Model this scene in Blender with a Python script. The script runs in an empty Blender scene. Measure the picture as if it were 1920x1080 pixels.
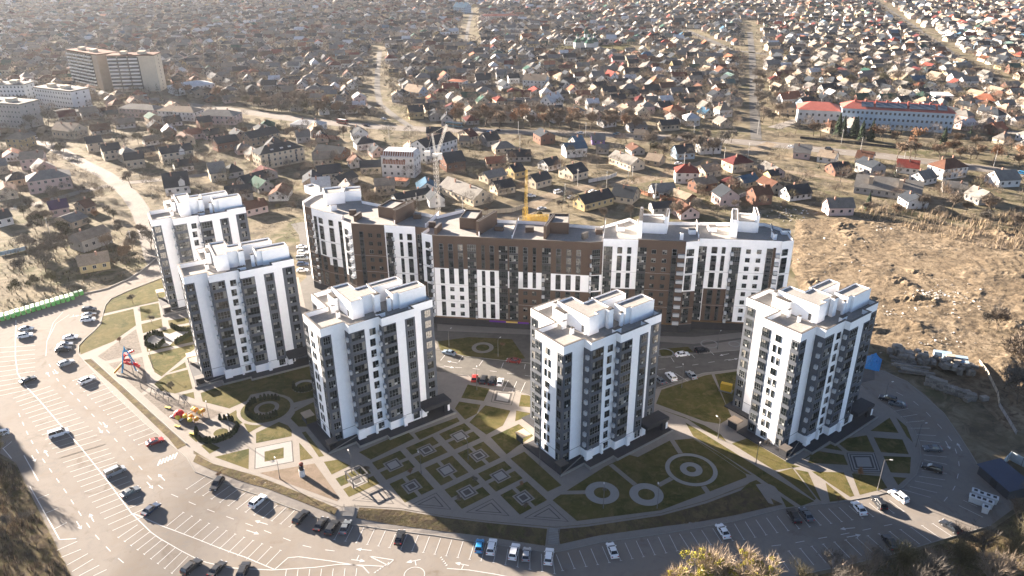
import bpy, bmesh, math, random
import numpy as np
from mathutils import Vector, Matrix
R = math.radians
sc = bpy.context.scene
# ------------------------------------------------------------------ camera
F, TH, RO, HC = 1429.12, .436876, -.008748, 123.27
FW = Vector((0, math.cos(TH), -math.sin(TH))); UP = Vector((0, math.sin(TH), math.cos(TH))); RT = Vector((1, 0, 0))
cr, sr = math.cos(RO), math.sin(RO)
cam = bpy.data.cameras.new('camera'); camo = bpy.data.objects.new('camera', cam); sc.collection.objects.link(camo)
cx_, cy_ = cr*RT + sr*UP, -sr*RT + cr*UP
m = Matrix((cx_, cy_, -FW)).transposed().to_4x4(); m.translation = (0, 0, HC); camo.matrix_world = m
cam.sensor_width = 36; cam.lens = 36*F/1920; cam.clip_start = 1; cam.clip_end = 9000
sc.camera = camo
# ------------------------------------------------------------------ light
SAZ, SEL = R(-39), R(16.3)            # the way shadows point on the ground, sun height
world = bpy.data.worlds.new('World'); sc.world = world; world.use_nodes = True
wn = world.node_tree.nodes; sky = wn.new('ShaderNodeTexSky'); sky.sky_type = 'NISHITA'; sky.sun_disc = False
sky.sun_elevation = SEL; sky.air_density = .55; sky.dust_density = .7; sky.ozone_density = 1.0; sky.altitude = 900
sd = (-math.cos(SAZ), -math.sin(SAZ))  # towards the sun
sky.sun_rotation = math.atan2(sd[0], sd[1])
wn['Background'].inputs[1].default_value = .05
hsat = wn.new('ShaderNodeHueSaturation'); hsat.inputs['Saturation'].default_value = .9; hsat.inputs['Value'].default_value = .8
world.node_tree.links.new(sky.outputs[0], hsat.inputs['Color']); world.node_tree.links.new(hsat.outputs[0], wn['Background'].inputs[0])
sun = bpy.data.lights.new('sun', 'SUN'); sun.energy = 5.0; sun.angle = R(.5); sun.color = (1, .855, .71)
suno = bpy.data.objects.new('sun', sun); sc.collection.objects.link(suno)
ldir = Vector((math.cos(SAZ)*math.cos(SEL), math.sin(SAZ)*math.cos(SEL), -math.sin(SEL)))
suno.rotation_euler = ldir.to_track_quat('-Z', 'Y').to_euler(); suno.location = (-200, 200, 200)
sc.view_settings.view_transform = 'Standard'; sc.view_settings.look = 'None'
sc.view_settings.exposure = 3.0; sc.view_settings.gamma = 1
sc.cycles.max_bounces = 5; sc.cycles.diffuse_bounces = 2; sc.cycles.glossy_bounces = 2; sc.cycles.transparent_max_bounces = 4
sc.cycles.volume_bounces = 0; sc.cycles.use_denoising = True
rnd = random.Random(7); nrs = np.random.RandomState(5)
COL = sc.collection
# ------------------------------------------------------------------ picture point -> point on a level plane
def G(px, py, z=0.):
    du, dv = px-960, py-540
    u = cr*du + sr*dv; v = -sr*du + cr*dv
    d = F*FW + u*RT - v*UP
    t = (z-HC)/d.z
    return Vector((t*d.x, t*d.y, z))
def proj(p):
    d = p - Vector((0, 0, HC)); zc = d.dot(FW)
    u = F*d.dot(RT)/zc; v = -F*d.dot(UP)/zc
    return 960+cr*u-sr*v, 540+sr*u+cr*v
def sm(t):
    t = min(1, max(0, t)); return t*t*(3-2*t)
EDGE = [G(*q).xy for q in [(330,832),(363,847),(400,867),(483,890),(567,923),(636,950),(672,948),(750,953),(833,967),(917,977),(1040,988),(1100,983),(1239,961),(1325,936),(1400,905),(1490,880)]]
def H(x, y):
    """the parking ground lies 1.5 m below the garden, with a slope between"""
    w = sm((x+88)/26)*(1-sm((x-32)/34))
    if w <= 0 or y > 185: return 0.
    best = 1e9; below = False
    for a, b in zip(EDGE, EDGE[1:]):
        ab = b-a; t = max(0, min(1, ((x-a.x)*ab.x+(y-a.y)*ab.y)/ab.length_squared))
        dx, dy = x-a.x-t*ab.x, y-a.y-t*ab.y; dd = dx*dx+dy*dy
        if dd < best: best = dd; below = ab.x*(y-a.y)-ab.y*(x-a.x) < 0
    if not below: return 0.
    return -1.5*w*sm((math.sqrt(best)-.4)/5.)
def GH(px, py):
    z = 0.
    for _ in range(6):
        p = G(px, py, z); z = H(p.x, p.y)
    p.z = z; return p
# ------------------------------------------------------------------ materials
MATS = {}
def nd(nt, t, **kw):
    n = nt.nodes.new(t)
    for k, v in kw.items(): setattr(n, k, v)
    return n
def mat(name, c, rough=.8, var=.12, scale=.6, c2=None, bump=0, spec=.3, rand=0, metal=0, detail=5, sep=None):
    """procedural paint: a base colour mottled by two noises; c2 a second colour reached in the noise's high patches"""
    if name in MATS: return MATS[name]
    M = bpy.data.materials.new(name); M.use_nodes = True; nt = M.node_tree; b = nt.nodes['Principled BSDF']
    b.inputs['Roughness'].default_value = rough; b.inputs['Specular IOR Level'].default_value = spec; b.inputs['Metallic'].default_value = metal
    tc = nd(nt, 'ShaderNodeTexCoord'); geo = nd(nt, 'ShaderNodeNewGeometry')
    vec = geo.outputs['Position']
    n1 = nd(nt, 'ShaderNodeTexNoise'); n1.inputs['Scale'].default_value = scale; n1.inputs['Detail'].default_value = detail; n1.inputs['Roughness'].default_value = .65
    nt.links.new(vec, n1.inputs['Vector'])
    mp = nd(nt, 'ShaderNodeMapRange'); mp.inputs['From Min'].default_value = .3; mp.inputs['From Max'].default_value = .7
    nt.links.new(n1.outputs['Fac'], mp.inputs['Value'])
    mix = nd(nt, 'ShaderNodeMix', data_type='RGBA')
    c = tuple(c)+(1,)
    c2 = (tuple(c2)+(1,)) if c2 else tuple(min(1, x*(1+var)) for x in c[:3])+(1,)
    c1 = tuple(x*(1-var) for x in c[:3])+(1,)
    mix.inputs['A'].default_value = c1; mix.inputs['B'].default_value = c2
    nt.links.new(mp.outputs[0], mix.inputs['Factor'])
    n2 = nd(nt, 'ShaderNodeTexNoise'); n2.inputs['Scale'].default_value = scale*9; n2.inputs['Detail'].default_value = 3
    nt.links.new(vec, n2.inputs['Vector'])
    mm = nd(nt, 'ShaderNodeMapRange'); mm.inputs['From Min'].default_value = .25; mm.inputs['From Max'].default_value = .75
    mm.inputs['To Min'].default_value = 1-var*1.2; mm.inputs['To Max'].default_value = 1+var*1.2
    nt.links.new(n2.outputs['Fac'], mm.inputs['Value'])
    hs = nd(nt, 'ShaderNodeHueSaturation'); nt.links.new(mix.outputs['Result'], hs.inputs['Color'])
    if rand:
        oi = nd(nt, 'ShaderNodeObjectInfo'); mr = nd(nt, 'ShaderNodeMapRange'); mr.inputs['To Min'].default_value = 1-rand; mr.inputs['To Max'].default_value = 1+rand
        nt.links.new(oi.outputs['Random'], mr.inputs['Value']); mu = nd(nt, 'ShaderNodeMath', operation='MULTIPLY')
        nt.links.new(mr.outputs[0], mu.inputs[0]); nt.links.new(mm.outputs[0], mu.inputs[1]); nt.links.new(mu.outputs[0], hs.inputs['Value'])
    else: nt.links.new(mm.outputs[0], hs.inputs['Value'])
    nt.links.new(hs.outputs[0], b.inputs['Base Color'])
    if bump:
        bp = nd(nt, 'ShaderNodeBump'); bp.inputs['Strength'].default_value = bump; bp.inputs['Distance'].default_value = .3
        nt.links.new(n2.outputs['Fac'], bp.inputs['Height']); nt.links.new(bp.outputs[0], b.inputs['Normal'])
    MATS[name] = M; return M
def layered(name, cols, scales, rough=.95, bump=.5, bscale=1.5, lo=None, tracks=0):
    """ground cover: colours laid over each other through separate noises"""
    M = bpy.data.materials.new(name); M.use_nodes = True; nt = M.node_tree; b = nt.nodes['Principled BSDF']
    b.inputs['Roughness'].default_value = rough; b.inputs['Specular IOR Level'].default_value = .1
    geo = nd(nt, 'ShaderNodeNewGeometry'); prev = None
    cols = [tuple(v*.72 for v in c) for c in cols]
    for i, (c, s) in enumerate(zip(cols, scales)):
        if prev is None:
            r = nd(nt, 'ShaderNodeRGB'); r.outputs[0].default_value = tuple(c)+(1,); prev = r.outputs[0]; continue
        mpg = nd(nt, 'ShaderNodeMapping'); mpg.inputs['Location'].default_value = (i*37, i*11, i*5); nt.links.new(geo.outputs['Position'], mpg.inputs['Vector'])
        n = nd(nt, 'ShaderNodeTexNoise'); n.inputs['Scale'].default_value = s; n.inputs['Detail'].default_value = 6; n.inputs['Roughness'].default_value = .7
        n.inputs['Distortion'].default_value = .6
        nt.links.new(mpg.outputs[0], n.inputs['Vector'])
        mp = nd(nt, 'ShaderNodeMapRange'); mp.inputs['From Min'].default_value = lo[i-1] if lo else .44; mp.inputs['From Max'].default_value = (lo[i-1] if lo else .44)+.18
        nt.links.new(n.outputs['Fac'], mp.inputs['Value'])
        mx = nd(nt, 'ShaderNodeMix', data_type='RGBA'); nt.links.new(mp.outputs[0], mx.inputs['Factor']); nt.links.new(prev, mx.inputs['A'])
        mx.inputs['B'].default_value = tuple(c)+(1,); prev = mx.outputs['Result']
    if tracks:      # curved wheel tracks, only here and there
        wv = nd(nt, 'ShaderNodeTexWave'); wv.inputs['Scale'].default_value = .16; wv.inputs['Distortion'].default_value = 14; wv.inputs['Detail'].default_value = 3; wv.inputs['Detail Scale'].default_value = .12
        nt.links.new(geo.outputs['Position'], wv.inputs['Vector']); n = nd(nt, 'ShaderNodeTexNoise'); n.inputs['Scale'].default_value = .02; nt.links.new(geo.outputs['Position'], n.inputs['Vector'])
        mp = nd(nt, 'ShaderNodeMapRange'); mp.inputs['From Min'].default_value = .45; mp.inputs['From Max'].default_value = .6; mp.inputs['To Max'].default_value = tracks; nt.links.new(n.outputs['Fac'], mp.inputs['Value'])
        mu = nd(nt, 'ShaderNodeMath', operation='MULTIPLY'); nt.links.new(mp.outputs[0], mu.inputs[0]); nt.links.new(wv.outputs['Fac'], mu.inputs[1])
        mx = nd(nt, 'ShaderNodeMix', data_type='RGBA'); nt.links.new(mu.outputs[0], mx.inputs['Factor']); nt.links.new(prev, mx.inputs['A']); mx.inputs['B'].default_value = tuple(v*.45 for v in cols[0])+(1,); prev = mx.outputs['Result']
    nt.links.new(prev, b.inputs['Base Color'])
    n = nd(nt, 'ShaderNodeTexNoise'); n.inputs['Scale'].default_value = bscale; n.inputs['Detail'].default_value = 8; n.inputs['Roughness'].default_value = .75
    nt.links.new(geo.outputs['Position'], n.inputs['Vector'])
    bp = nd(nt, 'ShaderNodeBump'); bp.inputs['Strength'].default_value = bump; bp.inputs['Distance'].default_value = .5
    nt.links.new(n.outputs['Fac'], bp.inputs['Height']); nt.links.new(bp.outputs[0], b.inputs['Normal'])
    MATS[name] = M; return M
def glassmat(name, c, lo=.0, tint=(.30, .27, .2), thr=.72):
    """window glass: dark and glossy, some panes with pale blinds behind them"""
    M = bpy.data.materials.new(name); M.use_nodes = True; nt = M.node_tree; b = nt.nodes['Principled BSDF']
    b.inputs['Roughness'].default_value = .12; b.inputs['Specular IOR Level'].default_value = .6
    oi = nd(nt, 'ShaderNodeObjectInfo'); cr_ = nd(nt, 'ShaderNodeValToRGB'); e = cr_.color_ramp
    e.interpolation = 'CONSTANT'; e.elements[0].color = tuple(c)+(1,); e.elements[1].position = thr; e.elements[1].color = tuple(tint)+(1,)
    x = e.elements.new(.4); x.color = tuple(v*.5 for v in c)+(1,)
    x = e.elements.new(.9); x.color = tuple(v*1.5 for v in tint)+(1,)
    nt.links.new(oi.outputs['Random'], cr_.inputs[0])
    geo = nd(nt, 'ShaderNodeNewGeometry'); n = nd(nt, 'ShaderNodeTexNoise'); n.inputs['Scale'].default_value = .9; nt.links.new(geo.outputs['Position'], n.inputs['Vector'])
    mp = nd(nt, 'ShaderNodeMapRange'); mp.inputs['From Min'].default_value = .42; mp.inputs['From Max'].default_value = .58
    nt.links.new(n.outputs['Fac'], mp.inputs['Value'])
    mx = nd(nt, 'ShaderNodeMix', data_type='RGBA'); nt.links.new(mp.outputs[0], mx.inputs['Factor']); mx.inputs['A'].default_value = tuple(c)+(1,)
    nt.links.new(cr_.outputs[0], mx.inputs['B']); nt.links.new(mx.outputs['Result'], b.inputs['Base Color'])
    MATS[name] = M; return M
WHITE = mat('white_render', (.87, .865, .86), .85, .03, .12)
CAP = mat('coping', (.09, .08, .072), .6, .1)
DECK = mat('roof_membrane', (.235, .222, .205), .9, .14, .25, bump=.1)
GREY = mat('grey_cladding', (.085, .094, .11), .7, .06, .3)
TAUPE = mat('brown_cladding', (.088, .060, .045), .75, .06, .3)
TDARK = mat('dark_plinth', (.03, .031, .036), .75, .15, .4)
GLASS = glassmat('window_glass', (.010, .015, .018), tint=(.035, .04, .04), thr=.75)
FRAME = mat('window_frame', (.06, .065, .07), .5, .05)
FRAMEW = mat('pale_frame', (.42, .42, .4), .5, .05)
BLIND = mat('pale_blind', (.5, .5, .49), .8, .05)
ASPH = layered('asphalt', [(.245, .222, .198), (.262, .238, .212), (.225, .196, .166), (.215, .20, .184), (.17, .142, .116)], [1, .035, .07, .5, .16], rough=.9, bump=.12, bscale=3, lo=(.46, .46, .5, .56))
ASPH2 = mat('old_asphalt', (.085, .08, .074), .9, .12, .06, c2=(.11, .102, .09), bump=.08)
PAVE = mat('concrete_paving', (.185, .168, .15), .9, .08, .5, bump=.05)
PAVE2 = mat('pale_paving', (.22, .215, .208), .85, .05, .6)
PAVED = mat('dark_paving', (.06, .056, .053), .85, .08, .6)
PAINT = mat('road_paint', (.42, .415, .41), .7, .1, 1.5)
KERB = mat('kerb_concrete', (.21, .20, .185), .85, .08)
LAWN = layered('lawn_grass', [(.098, .092, .028), (.13, .108, .04), (.052, .06, .016), (.155, .125, .055), (.036, .036, .016)], [1, .06, .14, .4, .9], lo=(.44, .46, .48, .6), bump=.5, bscale=4)
ROUGH = layered('rough_grass', [(.12, .10, .05), (.16, .12, .06), (.07, .07, .025), (.18, .14, .075), (.09, .065, .045)], [1, .05, .09, .22, .5], bump=.9, bscale=1.2)
DIRT = layered('bare_earth', [(.30, .235, .155), (.38, .305, .215), (.19, .145, .095), (.25, .19, .125), (.12, .09, .06)], [1, .03, .05, .13, .4], bump=1, bscale=1.1, tracks=.3)
FIELD = layered('village_ground', [(.15, .125, .08), (.21, .175, .115), (.10, .10, .045), (.095, .078, .055), (.25, .21, .145)], [1, .012, .02, .05, .14], bump=.9, bscale=.4)
RUBBER = layered('playground_sand', [(.20, .18, .16), (.25, .22, .19), (.16, .14, .12)], [1, .3, 1.2], bump=.2)
# ------------------------------------------------------------------ mesh helper
class MB:
    def __init__(s): s.v = []; s.f = []; s.m = []
    def face(s, pts, mi=0):
        n = len(s.v); s.v += [tuple(p) for p in pts]; s.f.append(tuple(range(n, n+len(pts)))); s.m.append(mi)
    def hexa(s, lo, hi, mi=0, top=None, bot=True):
        n = len(s.v); k = len(lo); s.v += [tuple(p) for p in lo]+[tuple(p) for p in hi]
        for i in range(k):
            j = (i+1) % k; s.f.append((n+i, n+j, n+k+j, n+k+i)); s.m.append(mi)
        s.f.append(tuple(range(n+k, n+2*k))); s.m.append(mi if top is None else top)
        if bot: s.f.append(tuple(range(n+k-1, n-1, -1))); s.m.append(mi)
    def prism(s, poly, z0, z1, mi=0, top=None):
        s.hexa([(p[0], p[1], z0) for p in poly], [(p[0], p[1], z1) for p in poly], mi, top)
    def box(s, x0, x1, y0, y1, z0, z1, mi=0, top=None): s.prism([(x0, y0), (x1, y0), (x1, y1), (x0, y1)], z0, z1, mi, top)
    def obox(s, o, d, n, a0, a1, b0, b1, z0, z1, mi=0, top=None):
        """box in a frame: o origin, d along, n outward"""
        P = lambda a, b: (o[0]+d[0]*a+n[0]*b, o[1]+d[1]*a+n[1]*b)
        q = [P(a0, b0), P(a1, b0), P(a1, b1), P(a0, b1)]
        if d[0]*n[1]-d[1]*n[0] < 0: q.reverse()
        s.prism(q, z0, z1, mi, top)
    def ring(s, po, pi, z0, z1, mi=0, top=None):
        k = len(po); top = mi if top is None else top
        for i in range(k):
            j = (i+1) % k; a, b, c, d = po[i], po[j], pi[j], pi[i]
            s.face([(*a, z0), (*b, z0), (*b, z1), (*a, z1)], mi); s.face([(*c, z0), (*d, z0), (*d, z1), (*c, z1)], mi)
            s.face([(*a, z1), (*b, z1), (*c, z1), (*d, z1)], top)
    def tube(s, p, q, r0, r1, n=5, mi=0, caps=False):
        p, q = Vector(p), Vector(q); d = (q-p)
        if d.length < 1e-6: return
        d.normalize(); a = d.orthogonal().normalized(); b = d.cross(a); k = len(s.v)
        for c, r in ((p, r0), (q, r1)):
            for i in range(n):
                t = 2*math.pi*i/n; s.v.append(tuple(c+(a*math.cos(t)+b*math.sin(t))*r))
        for i in range(n):
            j = (i+1) % n; s.f.append((k+i, k+j, k+n+j, k+n+i)); s.m.append(mi)
        if caps: s.f.append(tuple(range(k+n, k+2*n))); s.m.append(mi); s.f.append(tuple(range(k+n-1, k-1, -1))); s.m.append(mi)
    def ball(s, c, r, mi=0, sq=1., n=6, k=4, jit=0, rr=None):
        b = len(s.v); c = Vector(c)
        for i in range(k+1):
            ph = math.pi*i/k
            for j in range(n):
                t = 2*math.pi*j/n; q = r*(1+(rr.uniform(-jit, jit) if rr else 0))
                s.v.append((c.x+q*math.sin(ph)*math.cos(t), c.y+q*math.sin(ph)*math.sin(t), c.z+q*sq*math.cos(ph)))
        for i in range(k):
            for j in range(n):
                j2 = (j+1) % n; s.f.append((b+(i+1)*n+j, b+(i+1)*n+j2, b+i*n+j2, b+i*n+j)); s.m.append(mi)
    def mesh(s, name, mats):
        me = bpy.data.meshes.new(name); me.from_pydata(s.v, [], s.f)
        for q in mats: me.materials.append(q)
        me.polygons.foreach_set('material_index', s.m); me.update(); return me
    def build(s, name, mats, parent=None, loc=None, rz=0, **tags):
        o = bpy.data.objects.new(name, s.mesh(name, mats)); COL.objects.link(o)
        if parent: o.parent = parent
        if loc is not None: o.location = loc
        o.rotation_euler.z = rz
        for k, v in tags.items(): o[k] = v
        return o
def inset(poly, t):
    out = []; n = len(poly)
    for i in range(n):
        a, b, c = Vector(poly[i-1]), Vector(poly[i]), Vector(poly[(i+1) % n])
        d1 = (b-a).normalized(); d2 = (c-b).normalized(); n1 = Vector((-d1.y, d1.x)); n2 = Vector((-d2.y, d2.x))
        k = n1+n2
        k = k/ max(.2, k.dot(n1)); out.append((b.x+k.x*t, b.y+k.y*t))
    return out
def thing(name, label, cat, loc=(0, 0, 0), rz=0, group=None):
    o = bpy.data.objects.new(name, None); COL.objects.link(o); o.location = loc; o.rotation_euler.z = rz
    o['label'] = label; o['category'] = cat
    if group: o['group'] = group
    return o
def place(me, name, parent, loc, rz=0, scale=None):
    o = bpy.data.objects.new(name, me); COL.objects.link(o); o.parent = parent; o.location = loc; o.rotation_euler.z = rz
    if scale: o.scale = scale
    return o
def dup(o, loc, rz, label=None, group=None):
    c = o.copy(); COL.objects.link(c); c.location = loc; c.rotation_euler.z = rz
    if label: c['label'] = label
    if group: c['group'] = group
    for ch in o.children:
        k = ch.copy(); COL.objects.link(k); k.parent = c
        for g in ch.children:
            q = g.copy(); COL.objects.link(q); q.parent = k
    return c
# ------------------------------------------------------------------ ground sheets
def drape(bm_polys, lift, name, m_, px=True, step=1.6, kind='structure'):
    """flat sheets cut into small cells where the ground dips"""
    bm = bmesh.new()
    for poly in bm_polys:
        pts = [GH(*q).xy for q in poly] if px else [Vector(q[:2]) for q in poly]
        b2 = bmesh.new(); vs = [b2.verts.new((p.x, p.y, 0)) for p in pts]
        try: b2.faces.new(vs).normal_update()
        except ValueError: b2.free(); continue
        x0, x1 = min(p.x for p in pts), max(p.x for p in pts); y0, y1 = min(p.y for p in pts), max(p.y for p in pts)
        if y0 < 176 and x0 < 68 and x1 > -90 and (x1-x0 > 2.5 or y1-y0 > 2.5):
            st = step
            x = math.ceil(max(x0, -92)/st)*st
            while x < min(x1, 70):
                bmesh.ops.bisect_plane(b2, geom=b2.verts[:]+b2.edges[:]+b2.faces[:], plane_co=(x, 0, 0), plane_no=(1, 0, 0)); x += st
            y = math.ceil(y0/st)*st
            while y < min(y1, 178):
                bmesh.ops.bisect_plane(b2, geom=b2.verts[:]+b2.edges[:]+b2.faces[:], plane_co=(0, y, 0), plane_no=(0, 1, 0)); y += st
        b2.normal_update(); bmesh.ops.triangulate(b2, faces=b2.faces[:])
        for v in b2.verts: v.co.z = H(v.co.x, v.co.y)+lift
        bmesh.ops.recalc_face_normals(b2, faces=b2.faces[:])
        for f in b2.faces:
            if f.normal.z < 0: f.normal_flip()
        me = bpy.data.meshes.new('t'); b2.to_mesh(me); b2.free(); bm.from_mesh(me); bpy.data.meshes.remove(me)
    me = bpy.data.meshes.new(name); bm.to_mesh(me); bm.free(); me.materials.append(m_)
    o = bpy.data.objects.new(name, me); COL.objects.link(o); o['kind'] = kind; return o
def strip_poly(pts, w, px=True):
    P = [GH(*q).xy for q in pts] if px else [Vector(q[:2]) for q in pts]
    L, Rr = [], []
    for i, p in enumerate(P):
        a = P[max(0, i-1)]; b = P[min(len(P)-1, i+1)]; d = (b-a).normalized(); n = Vector((-d.y, d.x))
        L.append(p+n*w/2); Rr.append(p-n*w/2)
    return L+Rr[::-1]
def circ(c, r, n=40): return [(c.x+r*math.cos(2*math.pi*i/n), c.y+r*math.sin(2*math.pi*i/n)) for i in range(n)]
def grid_sheet(xs, ys, fz, name, m_):
    nx, ny = len(xs), len(ys)
    v = np.array([(x, y, fz(x, y)) for y in ys for x in xs], dtype=np.float32)
    i = np.arange(nx-1); j = np.arange(ny-1); I, J = np.meshgrid(i, j)
    f = np.stack([J*nx+I, J*nx+I+1, (J+1)*nx+I+1, (J+1)*nx+I], -1).reshape(-1, 4)
    me = bpy.data.meshes.new(name); me.from_pydata(v.tolist(), [], f.tolist()); me.materials.append(m_)
    o = bpy.data.objects.new(name, me); COL.objects.link(o); o['kind'] = 'structure'; return o
# ------------------------------------------------------------------ the ground
xs = [-3600, -2400, -1500, -900, -500, -300, -200, -140, -110] + [-92.8+1.6*i for i in range(103)] + [85, 110, 150, 220, 350, 600, 1000, 1600, 2400, 3600]
ys = [-150, 0, 50, 80] + [96+1.6*i for i in range(54)] + [195, 220, 260, 320, 420, 600, 900, 1300, 1800, 2600, 4200]
grid_sheet(xs, ys, lambda x, y: H(x, y)-.06, 'ground', FIELD)
CURB = [(147, 664), (208, 735), (275, 798), (300, 818), (350, 858), (366, 885), (400, 898), (443, 915), (487, 929), (533, 948), (613, 977), (683, 987), (747, 996), (813, 1004), (883, 1015), (960, 1026), (1025, 1036), (1050, 1034), (1127, 1017), (1280, 995), (1380, 977), (1473, 953), (1573, 942), (1640, 930), (1668, 922), (1692, 915), (1718, 890), (1727, 863), (1725, 835), (1716, 808), (1697, 785), (1673, 765), (1653, 753), (1628, 735), (1606, 716)]
LOTB = [(147, 664), (148, 648), (160, 635), (177, 620), (189, 607), (193, 588), (198, 572), (208, 560), (241, 545), (303, 521), (330, 505), (292, 487), (270, 505), (242, 523), (200, 542), (155, 552), (80, 580), (0, 604), (-160, 650), (-160, 860), (0, 850), (30, 868), (62, 935), (100, 1010), (135, 1080), (150, 1130), (700, 1130), (1100, 1130), (1480, 1083), (1560, 1066), (1670, 1040), (1800, 1002), (1858, 985), (1905, 950), (1875, 925), (1850, 900), (1835, 875), (1820, 850), (1800, 815), (1770, 775), (1735, 740), (1700, 715), (1660, 695), (1628, 690)]
drape([LOTB+CURB[::-1][:-1]], 0, 'parking_lot', ASPH)
# roads
def road(name, pts, w, m_=ASPH2, lift=0.0):
    q = strip_poly(pts, w); n = len(q)//2; L, Rr = q[:n], q[n:][::-1]; mb = MB()
    for i in range(n-1): mb.face([(*Rr[i], lift), (*Rr[i+1], lift), (*L[i+1], lift), (*L[i], lift)])
    return mb.build(name, [m_], kind='structure')
road('avenue', [(300, 190), (400, 203), (480, 212), (560, 224), (640, 232), (700, 237), (760, 241), (860, 244), (960, 247), (1080, 250), (1200, 255), (1330, 262), (1440, 270), (1540, 281), (1660, 293), (1780, 308), (1920, 326), (2040, 342)], 14, ASPH, .01)
road('side_street', [(30, 238), (62, 256), (100, 276), (150, 304), (196, 327), (222, 345), (246, 368), (262, 392), (274, 420), (282, 450), (290, 480), (310, 512)], 8.5, mat('dusty_asphalt', (.125, .112, .10), .9, .2, .12, c2=(.155, .138, .12)), .02)
road('cross_street', [(-40, 402), (60, 384), (150, 360), (215, 345), (300, 337), (380, 328), (440, 322)], 6, ASPH, .03)
road('straight_street', [(1406, 60), (1410, 100), (1413, 150), (1414, 200), (1418, 262)], 7, ASPH2, .02)
road('village_street', [(712, 96), (708, 130), (707, 165), (712, 196), (740, 218), (770, 238)], 5, ASPH2, .02)
road('village_street', [(885, 20), (878, 50), (873, 80)], 5, ASPH2, .02)
road('village_street', [(1282, 55), (1330, 75), (1372, 94), (1440, 102)], 9, ASPH2, .02)
road('village_street', [(200, -4), (180, 10), (160, 22)], 14, ASPH2, .02)
road('village_street', [(1640, 0), (1700, 40), (1780, 95), (1830, 130), (1900, 158)], 5, ASPH2, .02)
road('dirt_road', [(930, 412), (985, 398), (1020, 372), (1060, 358), (1120, 348), (1200, 338), (1270, 322), (1330, 302), (1400, 286), (1450, 268)], 9, layered('dirt_track', [(.26, .205, .145), (.20, .155, .105), (.30, .25, .19)], [1, .12, .3], bump=.6), .015)
road('dirt_road', [(1400, 305), (1450, 318), (1520, 328), (1600, 342)], 5, MATS['dirt_track'], .015)
road('school_drive', [(1450, 240), (1500, 225), (1560, 205)], 9, PAVE, .015)
road('school_drive', [(1820, 232), (1870, 245), (1930, 252)], 9, PAVE, .015)
# inner yard between the long block and the towers
drape([[(520, 560), (545, 545), (575, 520), (560, 440), (545, 420), (600, 410), (640, 420), (650, 640), (800, 600), (1010, 612), (1400, 600), (1530, 640), (1640, 690), (1640, 712), (1606, 720), (1560, 760), (1470, 730), (1390, 700), (1300, 712), (1290, 722), (1240, 728), (1000, 745), (960, 728), (895, 718), (878, 705), (815, 697), (700, 720), (600, 700), (560, 640)]], .004, 'inner_road', ASPH2)
# the garden: pale paving with lawns let into it
GARD = [(147, 665), (195, 588), (297, 565), (307, 520), (340, 500), (560, 520), (600, 700), (815, 697), (878, 705), (895, 718), (960, 728), (1000, 745), (1240, 728), (1318, 700), (1390, 692), (1470, 730), (1600, 722), (1606, 716), (1628, 735), (1653, 753), (1673, 765), (1697, 785), (1716, 808), (1725, 835), (1727, 863), (1718, 890), (1692, 915), (1668, 922), (1640, 930), (1573, 942), (1473, 953), (1441, 943), (1413, 903), (1325, 938), (1240, 962), (1100, 983), (1040, 988), (917, 977), (833, 967), (750, 953), (672, 948), (640, 950), (567, 923), (483, 890), (400, 867), (363, 845), (345, 857)] + [(300, 818), (275, 798), (208, 735)]
def flat(polys, z, name, m_):
    mb = MB()
    bm = bmesh.new()
    for poly in polys:
        vs = [bm.verts.new((p[0], p[1], z)) for p in poly]
        f = bm.faces.new(vs)
    bm.normal_update(); bmesh.ops.recalc_face_normals(bm, faces=bm.faces[:]); bmesh.ops.triangulate(bm, faces=bm.faces[:])
    for f in bm.faces:
        if f.normal.z < 0: f.normal_flip()
    me = bpy.data.meshes.new(name); bm.to_mesh(me); bm.free(); me.materials.append(m_)
    o = bpy.data.objects.new(name, me); COL.objects.link(o); o['kind'] = 'structure'; return o
W = lambda poly: [tuple(G(*q).xy) for q in poly]
flat([W(GARD)], .012, 'garden_paving', PAVE)
# the slope and its foot path
SLOPE_UP = [(355, 846), (363, 851), (400, 867), (483, 890), (567, 923), (640, 951), (672, 949), (750, 954), (833, 968), (917, 978), (1040, 989), (1100, 984), (1240, 963), (1325, 939), (1413, 906), (1441, 943), (1473, 953)]
drape([[(345, 857), (363, 845)]+SLOPE_UP[1:]+CURB[::-1][CURB[::-1].index((1473, 953)):CURB[::-1].index((350, 858))+1]], .012, 'foot_path', PAVE)
def off_curb(i0, i1, dpx): return [(x+dx, y+dpx) for (x, y) in CURB[i0:i1] for dx in (0,)]
band = [(362, 866), (393, 880), (443, 899), (500, 916), (560, 939), (627, 966), (634, 954), (567, 926), (483, 893), (400, 870), (368, 853)]
drape([band, [(668, 972), (750, 986), (833, 997), (908, 1006), (1022, 1024), (1026, 992), (917, 981), (833, 971), (750, 957), (674, 952)],
       [(1050, 1021), (1127, 1004), (1280, 983), (1380, 966), (1468, 946), (1405, 914), (1325, 944), (1240, 967), (1100, 988), (1046, 993)]], .085, 'slope_grass', ROUGH)
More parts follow.
